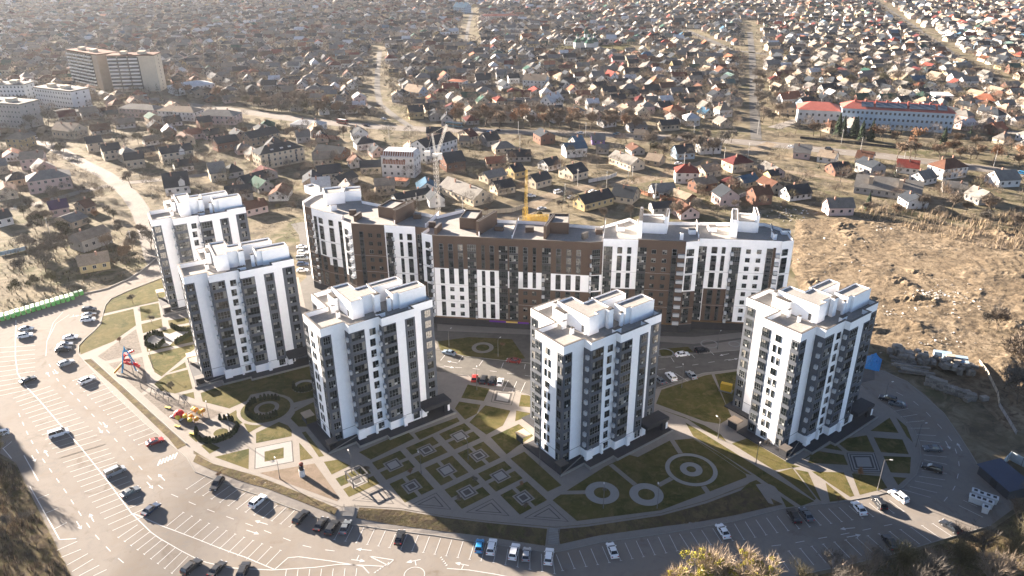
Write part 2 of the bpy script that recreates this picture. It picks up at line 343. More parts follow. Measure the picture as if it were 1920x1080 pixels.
LG = [[(303, 523), (241, 547), (210, 562), (200, 573), (196, 587), (297, 564), (310, 556)],
 [(193, 593), (250, 579), (255, 610), (213, 640), (183, 652), (151, 665), (149, 650), (161, 637), (178, 621), (190, 608)],
 [(262, 575), (297, 568), (302, 595), (265, 602)], [(265, 608), (303, 598), (305, 614), (268, 625)],
 [(315, 601), (354, 595), (380, 590), (380, 600), (341, 608), (317, 611)],
 [(271, 628), (315, 617), (359, 609), (385, 604), (385, 634), (361, 641), (276, 660)],
 [(277, 666), (364, 645), (366, 653), (303, 706), (290, 698)],
 [(289, 720), (312, 703), (352, 693), (361, 729), (328, 738), (302, 733)],
 [(316, 699), (347, 679), (350, 689)], [(341, 740), (363, 735), (365, 748)],
 [(376, 737), (420, 722), (500, 700), (585, 685), (590, 745), (548, 756), (543, 745), (505, 733), (470, 740), (462, 752), (430, 766), (380, 753)],
 [(552, 765), (588, 754), (596, 800), (560, 800), (545, 785), (553, 774)],
 [(410, 788), (443, 769), (446, 783), (455, 793), (440, 800), (447, 803)],
 [(353, 816), (382, 804), (384, 818), (368, 829)], [(377, 836), (390, 828), (413, 840), (393, 851)],
 [(457, 794), (495, 796), (466, 812)], [(480, 812), (523, 791), (540, 798), (547, 807), (547, 818), (480, 831)],
 [(402, 857), (467, 841), (466, 880)], [(561, 830), (587, 859), (563, 864)], [(566, 811), (573, 809), (608, 855), (598, 857)],
 [(607, 866), (633, 862), (657, 873), (622, 890)], [(496, 847), (532, 839), (532, 859), (496, 866)],
 [(673, 848), (763, 808), (777, 822), (695, 862)], [(777, 812), (857, 783), (862, 790), (787, 825)],
 [(877, 721), (918, 729), (907, 752), (865, 746)], [(861, 753), (901, 759), (894, 776), (872, 787), (853, 766)],
 [(910, 760), (957, 770), (943, 798), (912, 815), (880, 792)], [(977, 740), (1003, 743), (1003, 764), (973, 762)],
 [(968, 770), (1003, 776), (966, 790)], [(920, 820), (973, 795), (1000, 817), (970, 837), (950, 852)],
 [(957, 860), (983, 847), (1053, 910), (1027, 922)],
 [(1044, 932), (1134, 875), (1180, 853), (1196, 857), (1256, 826), (1299, 822), (1398, 889), (1400, 895), (1325, 924), (1239, 957), (1082, 977), (1036, 938)],
 # right part
 [(1230, 757), (1240, 731), (1322, 704), (1334, 702), (1372, 782), (1350, 795), (1320, 790)], [(1340, 702), (1390, 695), (1382, 745), (1362, 760)],
 [(1230, 765), (1320, 797), (1352, 815), (1362, 828), (1322, 808), (1285, 783)],
 [(1285, 792), (1323, 815), (1440, 888), (1527, 940), (1502, 949), (1473, 930), (1415, 890), (1300, 818)],
 [(1300, 822), (1350, 850), (1410, 891), (1398, 888)],
 [(1372, 832), (1400, 822), (1478, 868), (1500, 875), (1452, 882)], [(1456, 886), (1486, 878), (1530, 935), (1527, 938)],
 [(1418, 900), (1463, 930), (1494, 952), (1473, 953), (1440, 942), (1380, 928), (1405, 905)],
 [(1490, 880), (1515, 885), (1540, 940), (1534, 936)], [(1522, 884), (1582, 886), (1602, 930), (1594, 932), (1530, 890)], [(1548, 905), (1588, 937), (1556, 941)],
 [(1597, 888), (1650, 893), (1664, 915), (1612, 928)], [(1522, 848), (1537, 846), (1582, 853), (1590, 872), (1515, 868)],
 [(1500, 865), (1535, 842), (1520, 855)], [(1565, 826), (1625, 816), (1640, 848), (1590, 846)], [(1545, 840), (1562, 830), (1580, 846)],
 [(1632, 808), (1668, 783), (1685, 812)], [(1638, 820), (1692, 824), (1704, 852), (1652, 848)], [(1656, 855), (1708, 857), (1706, 888), (1670, 886)],
 [(1674, 894), (1700, 896), (1684, 910)], [(1600, 888), (1655, 888), (1600, 886)], [(1680, 783), (1700, 800), (1712, 830), (1700, 818)]]
drape(LG, .026, 'lawn', LAWN)
drape([[(255, 617), (266, 661), (198, 677), (183, 668)], [(203, 682), (267, 669), (278, 727), (265, 737)], [(269, 742), (281, 735), (417, 773), (400, 783), (346, 809)]], .03, 'playground_surface', RUBBER)
drape([[(487, 887), (590, 869), (637, 934), (632, 940)]], .03, 'sand_patch', layered('raw_sand', [(.23, .18, .14), (.19, .15, .11)], [1, .4], bump=.4))
# rings of paving
def ringflat(name, c, r0, r1, z, m_): return flat_ring(name, circ(c, r1), circ(c, r0), z, m_)
def flat_ring(name, po, pi, z, m_):
    mb = MB(); n = len(po)
    for i in range(n):
        j = (i+1) % n; mb.face([(*po[i], z), (*po[j], z), (*pi[j], z), (*pi[i], z)])
    return mb.build(name, [m_], kind='structure')
C1, C2 = G(498, 767), G(407, 808)
flat([circ(C1, 7.9)], .034, 'ring_path', PAVE); flat([circ(C1, 6.9)], .038, 'ring_lawn', LAWN)
ringflat('ring_path', G(500, 765), 2.3, 3.5, .044, PAVE)
flat([circ(C2, 5.0)], .034, 'round_terrace', PAVE); flat([circ(G(414, 811), 1.9)], .038, 'ring_lawn', LAWN)
flat([circ(G(571, 724), 3.6)], .034, 'ring_path', PAVE2); flat([circ(G(571, 724), 2.4)], .038, 'ring_lawn', LAWN)
for q, r0, r1 in [((1129, 924), 2.0, 4.1), ((1212, 927), 2.0, 4.1), ((1296, 880), 5.4, 6.5), ((1296, 880), 1.2, 2.8), ((905, 652), 2.2, 3.6), ((803, 650), 2.2, 3.2), ((1330, 645), 2.4, 2.9), ((1377, 645), 1.5, 2.0), ((1247, 662), 2.4, 2.9)]:
    ringflat('ring_path', G(*q), r0, r1, .04, PAVE2 if r1 < 2.95 or q[0] > 1100 else PAVE)
for pts, w in [([(1259, 824), (1276, 850)], 1.3), ([(1145, 871), (1191, 909)], 1.3), ([(1050, 924), (1098, 923)], 1.3), ([(1235, 910), (1259, 897)], 1.3), ([(1319, 912), (1329, 926)], 1.3), ([(547, 772), (590, 750)], 1.2)]:
    flat([strip_poly(pts, w)], .036, 'garden_path', PAVE)
drape([[(821, 640), (880, 632), (960, 636), (985, 672), (935, 676), (870, 668), (825, 656)], [(1236, 655), (1290, 650), (1300, 660), (1240, 668)], [(1003, 660), (1040, 640), (1040, 678), (1006, 676)]], .012, 'lawn', LAWN)
drape([[(1300, 650), (1392, 636), (1392, 655), (1320, 664)], [(820, 620), (1010, 628), (1230, 640), (1300, 645), (1400, 632), (1400, 622), (1300, 632), (1230, 630), (1010, 616), (820, 606)]], .010, 'foot_path', PAVE)
# hedge garden terrace
flat([W([(274, 636), (283, 623), (300, 622), (318, 626), (345, 616), (380, 608), (380, 625), (345, 632), (325, 641), (318, 648), (300, 651), (283, 648)])], .036, 'hedge_terrace', PAVE2)
# square courts
def lerp(a, b, t): return a+(b-a)*t
A0, A1, A2, A3 = [G(*q).xy for q in [(861.7, 817.5), (800, 844), (737.5, 871.7), (670, 902)]]
B0, B1, B2 = [G(*q).xy for q in [(898, 854), (837.5, 881.7), (772, 912)]]
Cc0, Cc1 = [G(*q).xy for q in [(938, 892.5), (876, 923)]]; D0 = G(981.7, 933).xy
e1 = ((A3-A0)/3+(B2-B0)/2+(Cc1-Cc0))/3; e2 = ((D0-A0)/3+(B1-A1)+(B0-A0))/3
def cell(c, s, a=e1, b=e2): return [tuple(c-a*s-b*s), tuple(c+a*s-b*s), tuple(c+a*s+b*s), tuple(c-a*s+b*s)]
def rect(c, a0, a1, b0, b1): return [tuple(c+e1*a0+e2*b0), tuple(c+e1*a1+e2*b0), tuple(c+e1*a1+e2*b1), tuple(c+e1*a0+e2*b1)]
lawns = []; centres = [(A0, 1, 0), (A1, 0, 0), (A2, 1, 0), (A3, 0, 0), (B0, 0, 1), (B1, 1, 1), (B2, 0, 1), (Cc0, 1, 0), (Cc1, 0, 0), (D0, 0, 1)]
arms, sq1, sq2, sq3, sq4 = [], [], [], [], []
for c, solid, turn in centres:
    lawns.append(cell(c, .41)); sq1.append(cell(c, .205)); sq2.append(cell(c, .165)); sq3.append(cell(c, .13)); sq4.append(cell(c, .085))
    if turn: arms += [rect(c, -.05, .05, -.42, -.2), rect(c, -.05, .05, .2, .42)]
    else: arms += [rect(c, -.42, -.2, -.06, .06), rect(c, .2, .42, -.06, .06)]
drape(lawns, .026, 'lawn', LAWN) if False else flat(lawns, .026, 'lawn', LAWN)
flat(arms, .034, 'garden_path', PAVE); flat(sq1, .038, 'court_paving', PAVE); flat(sq2, .042, 'court_border', PAVED)
flat(sq3, .046, 'court_slab', PAVE2)
flat([s for s, c in zip(sq4, centres) if not c[1]], .050, 'court_centre', PAVED)
tris, tri2, tri3, tri4 = [], [], [], []
for c in (A3, B2, Cc1, D0):
    a, b, d = c+e2*.5+e1*.42, c+e2*1.36-e1*.40, c+e2*.53-e1*.42
    a = c+e1*.40+e2*.56; b = c-e1*.38+e2*1.28; d = c-e1*.38+e2*.56
    g = (a+b+d)/3
    for s, lst in ((1., tris), (.93, tri2), (.62, tri3), (.52, tri4)):
        lst.append([tuple(lerp(g, p, s)) for p in (a, b, d)])
flat(tris, .034, 'court_border', PAVED); flat(tri2, .038, 'court_paving', PAVE); flat(tri3, .042, 'court_border', PAVED); flat(tri4, .046, 'court_paving', PAVE)
# far courts
flat([W([(478, 840), (548, 826), (551, 866), (477, 880)])], .030, 'court_border', PAVED)
flat_ring('court_slab', inset(W([(478, 840), (548, 826), (551, 866), (477, 880)])[::-1], .25), W([(496, 847), (532, 839), (532, 859), (496, 866)])[::-1], .034, PAVE2)
flat([W([(496, 847), (532, 839), (532, 859), (496, 866)])], .034, 'lawn', LAWN)
for k, (q, mm) in enumerate([([(1587, 849), (1640, 849), (1652, 885), (1597, 884)], PAVED)]):
    P = [Vector(p) for p in W(q)]; g = sum(P, Vector((0, 0)))/4
    for s, z, m2 in ((1, .030, PAVED), (.93, .034, PAVE2), (.84, .038, PAVED), (.74, .042, PAVE2), (.64, .046, PAVED), (.5, .05, PAVE2)):
        flat([[tuple(lerp(g, p, s)) for p in P]], z, 'court_paving', m2)
P = [Vector(p) for p in W([(930, 733), (962, 737), (956, 757), (925, 752)])]; g = sum(P, Vector((0, 0)))/4
for s, z, m2 in ((1.25, .030, PAVED), (1.18, .034, PAVE), (.95, .038, PAVED), (.72, .042, PAVE2)): flat([[tuple(lerp(g, p, s)) for p in P]], z, 'court_paving', m2)
# kerbs
def kerb(pts, name='kerb', w=.18, h=.14, px=True, step=2):
    P = [GH(*q).xy for q in pts] if px else pts; mb = MB(); Q = []
    for a, b in zip(P, P[1:]):
        n = max(1, int((b-a).length/step)); Q += [a.lerp(b, i/n) for i in range(n)]
    Q.append(P[-1])
    for a, b in zip(Q, Q[1:]):
        d = (b-a)
        if d.length < .01: continue
        d.normalize(); n = Vector((-d.y, d.x))*w/2; lo = []; hi = []
        for p in (a-n, b-n, b+n, a+n):
            z = H(p.x, p.y); lo.append((p.x, p.y, z-.05)); hi.append((p.x, p.y, z+h))
        mb.hexa(lo, hi, bot=False)
    return mb.build(name, [KERB], kind='structure')
kerb(CURB); kerb([(147, 664), (148, 648), (160, 635), (177, 620), (189, 607), (193, 588), (198, 572), (208, 560), (241, 545), (303, 521)])
kerb([(155, 552), (200, 542), (242, 523), (270, 505), (290, 487)], w=.3, h=.4); kerb([(1100, 1105), (1480, 1083), (1560, 1066), (1670, 1040), (1800, 1002), (1858, 985)])
kerb([(815, 697), (878, 705), (895, 718), (960, 728), (1000, 745)]); kerb([(1232, 728), (1318, 700), (1392, 692)]); kerb([(1905, 950), (1850, 900), (1820, 850), (1770, 775), (1700, 715), (1640, 690)])
kerb([(815, 655), (870, 668), (1000, 682)]); kerb([(1236, 671), (1320, 662), (1392, 656)])
kerb([(227, 723), (350, 834)], w=.25, h=.5); kerb([(172, 673), (227, 723)], w=.25, h=.35)
drape([[(157, 675), (217, 727), (317, 823), (333, 843), (350, 834), (230, 723), (170, 673)]], .035, 'grass_strip', ROUGH)
# ------------------------------------------------------------------ painted markings
MK = []
def seg(a, b, w=.13):
    a, b = Vector(a[:2]), Vector(b[:2]); L = (b-a).length
    n = max(1, int(L/2.2)); d = (b-a)/L; nn = Vector((-d.y, d.x))*w/2
    for i in range(n):
        p, q = a.lerp(b, i/n), a.lerp(b, (i+1)/n); MK.append([p-nn, q-nn, q+nn, p+nn])
def row(t0, b0, t1, b1, n, tee=True, w=.14):
    T0, B0_, T1, B1_ = [GH(*q).xy for q in (t0, b0, t1, b1)]
    for i in range(n):
        t = i/(n-1); a, b = T0.lerp(T1, t), B0_.lerp(B1_, t); seg(a, b, w)
        if tee: d = (T1-T0).normalized()*.3; seg(a-d, a+d, w)
def pl(pts, w=.16):
    P = [GH(*q).xy for q in pts]
    for a, b in zip(P, P[1:]): seg(a, b, w)
def dash(pts, on=2.2, off=3.4, w=.16):
    P = [GH(*q).xy for q in pts]; S = [0]
    for a, b in zip(P, P[1:]): S.append(S[-1]+(b-a).length)
    def at(t):
        for i in range(len(P)-1):
            if t <= S[i+1]: return P[i].lerp(P[i+1], (t-S[i])/(S[i+1]-S[i]))
        return P[-1]
    t = 0
    while t+on < S[-1]: seg(at(t), at(t+on), w); t += on+off
def arrow(c, d, L=3.6, bend=0):
    c = GH(*c).xy; d = (GH(*d).xy-c).normalized(); n = Vector((-d.y, d.x))
    seg(c-d*L/2, c+d*(L/2-1.1), .2); MK.append([c+d*(L/2-1.2)-n*.5, c+d*(L/2), c+d*(L/2), c+d*(L/2-1.2)+n*.5][:2]+[c+d*(L/2-1.2)+n*.5])
    if bend: seg(c-d*.4, c-d*.4+n*1.5*bend, .2)
row((137, 714), (177, 700), (260, 834), (300, 819), 17)
row((25, 747), (95, 724), (112, 859), (198, 833), 15, False); row((112, 859), (198, 833), (211, 995), (284, 962), 15, False)
for i in range(11): seg(GH(0, 652+i*9).xy, GH(66, 648+i*8).xy, .13)
row((222, 1008), (258, 984), (322, 1075), (353, 1043), 9)
row((344, 961), (312, 987), (526, 1032), (497, 1062), 12)
row((350, 917), (386, 893), (543, 988), (569, 962), 13); row((627, 1012), (642, 983), (902, 1052), (911, 1021), 14)
row((925, 1055), (932, 1026), (1040, 1076), (1036, 1042), 6); row((1055, 1070), (1043, 1040), (1270, 1033), (1255, 1003), 11); row((1292, 1029), (1274, 1001), (1374, 1014), (1357, 987), 5)
row((1395, 1012), (1377, 982), (1695, 959), (1667, 938), 16)
row((1457, 1038), (1480, 1070), (1749, 982), (1788, 1008), 15); row((1340, 1056), (1360, 1086), (1437, 1042), (1459, 1073), 5)
for a, b in [((1692, 918), (1745, 933)), ((1706, 912), (1757, 924)), ((1715, 902), (1766, 912)), ((1723, 893), (1772, 900)), ((1728, 882), (1775, 888)), ((1732, 862), (1776, 871)), ((1732, 853), (1775, 857)), ((1730, 841), (1769, 845)), ((1725, 826), (1762, 830)), ((1718, 815), (1755, 817)), ((1708, 803), (1743, 803)), ((1699, 792), (1733, 789)), ((1689, 782), (1720, 777)), ((1677, 771), (1703, 766)), ((1798, 948), (1843, 970)), ((1806, 938), (1832, 950))]: seg(GH(*a).xy, GH(*b).xy)
pl([(30, 600), (29, 640), (29, 670), (33, 700), (47, 723), (75, 752), (110, 793), (150, 837), (200, 900), (247, 963), (283, 998), (300, 1010), (340, 1033), (377, 1052), (433, 1065), (510, 1069), (590, 1064), (638, 1058), (720, 1062)], .2)
pl([(250, 963), (303, 986), (375, 1013), (460, 1045), (515, 1068)], .2); pl([(515, 1068), (540, 1046), (560, 1044), (620, 1052), (680, 1062), (692, 1075)], .2)
for x in range(537, 690, 22): pl([(x, 1068-(x-537)*.02), (x-3, 1090)], .14)
pl([(5, 840), (22, 860)], .2); pl([(5, 842), (22, 828)], .2); pl([(45, 854), (72, 902)], .2); pl([(56, 912), (112, 1012)], .2); pl([(112, 1012), (143, 1010)], .2)
for a, b in [((70, 935), (92, 927)), ((86, 962), (109, 953)), ((102, 992), (125, 980)), ((107, 1032), (145, 1015)), ((115, 1045), (152, 1030)), ((125, 1060), (165, 1038)), ((135, 1072), (175, 1048)), ((148, 1080), (186, 1060)), ((175, 1080), (200, 1068))]: pl([a, b], .14)
pl([(86, 668), (88, 640), (100, 605), (118, 585)], .12); pl([(88, 640), (105, 607), (130, 590)], .12)
dash([(92, 683), (108, 713), (134, 737), (157, 760), (180, 785), (205, 812), (240, 850), (270, 885), (290, 905), (317, 925), (365, 946), (415, 965), (466, 983), (516, 1003), (568, 1023), (600, 1030), (650, 1036)])
dash([(35, 775), (50, 810), (70, 847), (102, 892), (122, 920), (153, 968), (180, 1005), (213, 1040), (255, 1075)])
dash([(1400, 1030), (1480, 1020), (1580, 1002), (1702, 977)]); dash([(1770, 940), (1790, 915), (1799, 880), (1797, 860), (1787, 830), (1770, 808), (1753, 790), (1735, 771), (1712, 752), (1680, 735)])
dash([(820, 688), (880, 690), (930, 697), (1000, 706)]); dash([(1235, 693), (1290, 686), (1340, 678), (1395, 670)])
for c, d in [((197, 797), (204, 806)), ((188, 807), (195, 816)), ((90, 702), (84, 694)), ((105, 697), (112, 705)), ((87, 850), (82, 842)), ((63, 860), (69, 870)), ((303, 895), (295, 887)), ((281, 910), (290, 920)), ((172, 971), (166, 960)), ((148, 985), (156, 998)), ((490, 980), (480, 977)), ((474, 998), (486, 1002)), ((682, 1031), (670, 1030)), ((1589, 991), (1578, 992)), ((1601, 1005), (1612, 1003)), ((1777, 835), (1782, 844)), ((1799, 838), (1794, 830)), ((848, 679), (838, 677)), ((842, 688), (852, 690)), ((1358, 665), (1348, 667)), ((1375, 674), (1385, 672))]: arrow(c, d)
for c, d in [((672, 1051), (680, 1052)), ((775, 1052), (765, 1054)), ((866, 1058), (856, 1056)), ((140, 593), (150, 591))]: arrow(c, d, 3.2, 1)
for i in range(6): pl([(296+i*6.2, 873-i*2.6), (301+i*6.2, 862-i*2.6)], .42)
pl([(693, 1043), (738, 1050), (727, 1060), (693, 1043)], .2)
for i in range(6): c = GH(700+i*5, 1075-i*3.5).xy; MK.append([c, c+Vector((.5, .1)), c+Vector((.45, .6))])
for i in range(5): c = GH(824+i*2.6, 1047+i*3.6).xy; MK.append([c, c+Vector((.5, .1)), c+Vector((.45, .6))])
pl([(838, 1066), (880, 1069), (930, 1077), (1000, 1092)], .2)
cc = GH(777, 1078).xy; cp = circ(cc, 2.2, 28)
for a, b in zip(cp, cp[1:]+cp[:1]): seg(a, b, .16)
for a, b in [((835, 665), (826, 676)), ((868, 667), (860, 679)), ((906, 675), (898, 686)), ((944, 680), (940, 690)), ((985, 683), (983, 692)), ((953, 713), (943, 733)), ((969, 715), (960, 735)), ((985, 717), (976, 737)), ((1258, 670), (1264, 679)), ((1295, 663), (1303, 671)), ((1331, 658), (1339, 666)), ((1232, 706), (1254, 719)), ((1266, 700), (1290, 715))]: pl([a, b], .16)
dash([(500, 214), (640, 230), (760, 240), (960, 246), (1200, 254), (1440, 269), (1660, 292), (1920, 325)], 3, 5, .25)
mb = MB()
for q in MK: mb.face([(p[0], p[1], H(p[0], p[1])+.035) for p in q])
o = mb.build('road_marking', [PAINT], kind='structure')
# building site
def site_z(x, y):
    from mathutils import noise
    e = min(x-105, 1)
    n = noise.fractal(Vector((x*.04, y*.04, 0)), .9, 2, 4); k = noise.fractal(Vector((x*.22, y*.34, 4)), .7, 2, 4); g = max(0, noise.noise(Vector((x*.09, y*.09, 9)))-.12)*5
    rut = math.sin(math.hypot(x-120, y-300)*1.9)*.05*max(0, noise.noise(Vector((x*.03, y*.03, 3))))*4
    return max(.02, .3+n*1.0+k*.2+g*(.75+k)*max(0, .3+noise.noise(Vector((x*.018, y*.018, 31)))*2)+rut)
SITE = W([(1492, 392), (1560, 398), (1640, 412), (1760, 420), (1960, 440), (2060, 560), (2080, 760), (1900, 815), (1838, 760), (1800, 735), (1745, 700), (1690, 672), (1640, 655), (1560, 600), (1500, 550), (1482, 500)])
def inpoly(x, y, P):
    c = False
    for (ax, ay), (bx, by) in zip(P, P[1:]+P[:1]):
        if (ay > y) != (by > y) and x < (bx-ax)*(y-ay)/(by-ay)+ax: c = not c
    return c
def edist(x, y, P):
    b = 1e9
    for p, q in zip(P, P[1:]+P[:1]):
        a = Vector(p); d = Vector(q)-a; t = max(0, min(1, (Vector((x, y))-a).dot(d)/d.length_squared)); b = min(b, (a+d*t-Vector((x, y))).length)
    return b
gx = [86+1.3*i for i in range(130)]; gy = [150+1.3*i for i in range(145)]
def sz(x, y):
    if not inpoly(x, y, SITE): return -.5
    return -.03+(site_z(x, y)+.05)*sm(edist(x, y, SITE)/4)
grid_sheet(gx, gy, sz, 'building_site_ground', DIRT)
# brush covered bank in the lower left corner, bank along the lower edge
drape([[(0, 858), (28, 872), (60, 935), (98, 1010), (133, 1080), (150, 1130), (-250, 1130), (-250, 860)], [(1090, 1112), (1480, 1090), (1560, 1073), (1670, 1047), (1800, 1010), (1862, 992), (1915, 955), (2100, 955), (2100, 1200), (1090, 1200)]], -.005, 'rough_bank', ROUGH)
# ------------------------------------------------------------------ windows
CURT = mat('curtain', (.20, .19, .17), .6, .12, 1.5); CURT2 = mat('blind_white', (.42, .42, .40), .6, .06)
def win_mesh(w, h, nm=1, tr=.62, fr=FRAME, seed=0):
    """frame, mullions and transom over dark panes, some with curtains drawn behind them; outward is -y"""
    mb = MB(); t = .07; r = random.Random(seed); n = nm+1
    for i in range(n):
        x0, x1 = -w/2+w*i/n, -w/2+w*(i+1)/n; c = r.random(); mb.box(x0, x1, -.02, .0, 0, h, 1)
        if c < .22: z0 = h*r.choice((.0, .35, .62)); mb.box(x0+.04, x1-.04, -.0215, -.0201, z0, h, 2)
        elif c < .32: mb.box(x0+.04, x1-.04, -.0215, -.0201, h*.1, h*r.choice((.35, .3)), 3)
    for a, b in ((-w/2, -w/2+t), (w/2-t, w/2)): mb.box(a, b, -.07, -.022, 0, h, 0)
    mb.box(-w/2+t, w/2-t, -.065, -.022, 0, t, 0); mb.box(-w/2+t, w/2-t, -.065, -.022, h-t, h, 0)
    for i in range(nm):
        x = -w/2+w*(i+1)/(nm+1); mb.box(x-.035, x+.035, -.06, -.022, t, h-t, 0)
    if tr: mb.box(-w/2+t, w/2-t, -.05, -.022, h*(1-tr)-.03, h*(1-tr)+.03, 0)
    return mb.mesh('window', [fr, GLASS, CURT, CURT2])
WSP = {'A': (1.9, 2.2, 2), 'B': (3.5, 2.3, 3), 'C': (1.7, 1.9, 1, 0), 'D': (.9, 2.1, 0, 0), 'E': (1.5, 2.1, 1), 'S': (1.45, 1.5, 1, 0), 'N': (1.15, 2.2, 0, .5), 'T': (1.6, 2.45, 1, .5)}
FRL = mat('window_frame_light', (.19, .20, .205), .5, .05)
WV = {k_: [win_mesh(*v, seed=97*i+ord(k_), fr=(FRL if i % 2 else FRAME)) for i in range(6)] for k_, v in WSP.items()}
wr = random.Random(77)
class _W:
    def __getitem__(s, k_): return wr.choice(WV[k_])
WM = _W(); WMATS = [FRAME, GLASS, CURT, CURT2]
# ------------------------------------------------------------------ white towers
TF = [(0, 0), (6.5, 0), (6.5, -2.5), (14.9, -2.5), (14.9, -4), (24.4, -4), (24.4, -2.1), (31.1, -2.1), (31.1, 5.5), (28, 5.5), (28, 11), (18.5, 11), (18.5, 14.5), (16.1, 14.5), (16.1, 20.9), (6.5, 20.9), (6.5, 10.9), (0, 10.9)]
ZT, ZD = 34.5, 33.2
tm = {}
mb = MB(); fi = inset(TF, .38)
k = len(TF)
for i in range(k):
    a, b = TF[i], TF[(i+1) % k]; mb.face([(*a, .3), (*b, .3), (*b, ZT), (*a, ZT)], 0)
    a, b = fi[(i+1) % k], fi[i]; mb.face([(*a, ZD), (*b, ZD), (*b, ZT), (*a, ZT)], 0)
    mb.face([(*TF[i], ZT), (*TF[(i+1) % k], ZT), (*fi[(i+1) % k], ZT), (*fi[i], ZT)], 0)
tm['wall'] = mb.mesh('tower_wall', [WHITE])
mb = MB(); mb.ring(inset(TF, -.07), inset(TF, .46), ZT+.003, ZT+.09, 0); tm['coping'] = mb.mesh('tower_coping', [CAP])
bm = bmesh.new(); bm.faces.new([bm.verts.new((p[0], p[1], ZD)) for p in fi]); bm.normal_update(); bmesh.ops.triangulate(bm, faces=bm.faces[:]); me = bpy.data.meshes.new('tower_deck'); bm.to_mesh(me); bm.free(); me.materials.append(DECK); tm['roof_deck'] = me
# grey strips: (face, from, to)
def fpt(face, s, d=0):
    """point on a face: which wall, distance along, distance out; returns x, y, rz"""
    if face == 'a': return (s, -d, 0)
    if face == 'b': return (s, -2.5-d, 0)
    if face == 'c': return (s, -4-d, 0)
    if face == 'd': return (s, -2.1-d, 0)
    if face == 'l': return (-d, s, -math.pi/2)
    if face == 'm': return (6.5-d, s, -math.pi/2)
    if face == 'r': return (31.1+d, s, math.pi/2)
    if face == 'k': return (s, 20.9+d, math.pi)
    if face == 'f': return (6.5-d, s, -math.pi/2)
    if face == 'g': return (14.9-d, s, -math.pi/2)
STR = [('a', 0, 2.7), ('b', 6.5, 10.7), ('c', 14.9, 18.9), ('c', 21.5, 24.4), ('d', 27.4, 31.1), ('l', 0, 2.3), ('l', 8.2, 10.9), ('m', 17.6, 20.9), ('f', -2.5, 0), ('g', -4, -2.5), ('r', -2.1, 1.0), ('r', 3, 5.5), ('k', 7.5, 10.5), ('k', 12, 15)]
mb = MB()
for face, s0, s1 in STR:
    x0, y0, r = fpt(face, s0); x1, y1, _ = fpt(face, s1); nx, ny = math.sin(r), -math.cos(r)
    d = Vector((x1-x0, y1-y0)); L = d.length; d /= L
    top = 32.2; e = .1 if s0 in (0,) or s1 in (24.4, 31.1) else 0
    mb.obox((x0, y0), d, (nx, ny), (-.055 if face in 'a' else 0), L+(.055 if s1 in (24.4,) else 0), .004, .06, 3.3 if face in 'bcfg' else .35, top, 0)
    for kf in range(10):       # floor bands stand a little proud
        z = 3.35+3.2*kf
        if z < 31.9: mb.obox((x0, y0), d, (nx, ny), .0, L, .062, .10, z-.5, z+.32, 0)
tm['loggia_panel'] = mb.mesh('loggia_panel', [GREY])
mb = MB(); mb.ring(inset(TF, -.03), inset(TF, .02), 3.15, 3.25, 0); tm['string_course'] = mb.mesh('string_course', [CAP])
# balcony side screens that give the returns their zigzag
mb = MB(); mb.box(-.62, -.0, -.42, .42, 0, 1.1, 0); tm['balcony'] = mb.mesh('balcony', [mat('balcony_side', (.42, .43, .44), .7, .05)])

# roof superstructures
def pent(poly, z1, nm):
    mb = MB(); pin = inset(poly, .3); n = len(poly)
    mb.ring(poly, pin, ZD+.002, z1, 0, 1)
    o = MB()
    mb.face([(*p, z1-.4) for p in pin], 2); return mb.mesh(nm, [WHITE, CAP, DECK])
tm['penthouse'] = pent([(9.7, 2.1), (13.2, 2.1), (13.2, 3.3), (18, 3.3), (18, 9.5), (14.5, 9.5), (14.5, 14.0), (9.7, 14.0)], 38.3, 'penthouse')
tm['plant_room'] = pent([(18.3, 7.2), (27.2, 7.2), (27.2, 10.6), (18.3, 10.6)], 38.0, 'plant_room')
tm['roof_annex'] = pent([(21, 1.0), (22.6, 1.0), (22.6, .3), (30.6, .3), (30.6, 4.9), (21, 4.9)], 37.8, 'roof_annex')
CHM = [(6.9, 8.6, 8.2, 8.9, 2.2), (7.0, 5.3, 7.9, 5.9, 1.6), (15.0, -1.6, 17.3, -.7, 1.5), (16.2, 1.9, 17.8, 3.0, 5.2), (9.0, 14.3, 13.3, 14.95, 4.4), (8.3, 9.6, 9.4, 13.6, 3.6), (19.4, .9, 20.4, 1.5, 3.8), (19, 11, 22, 11.5, 0)]
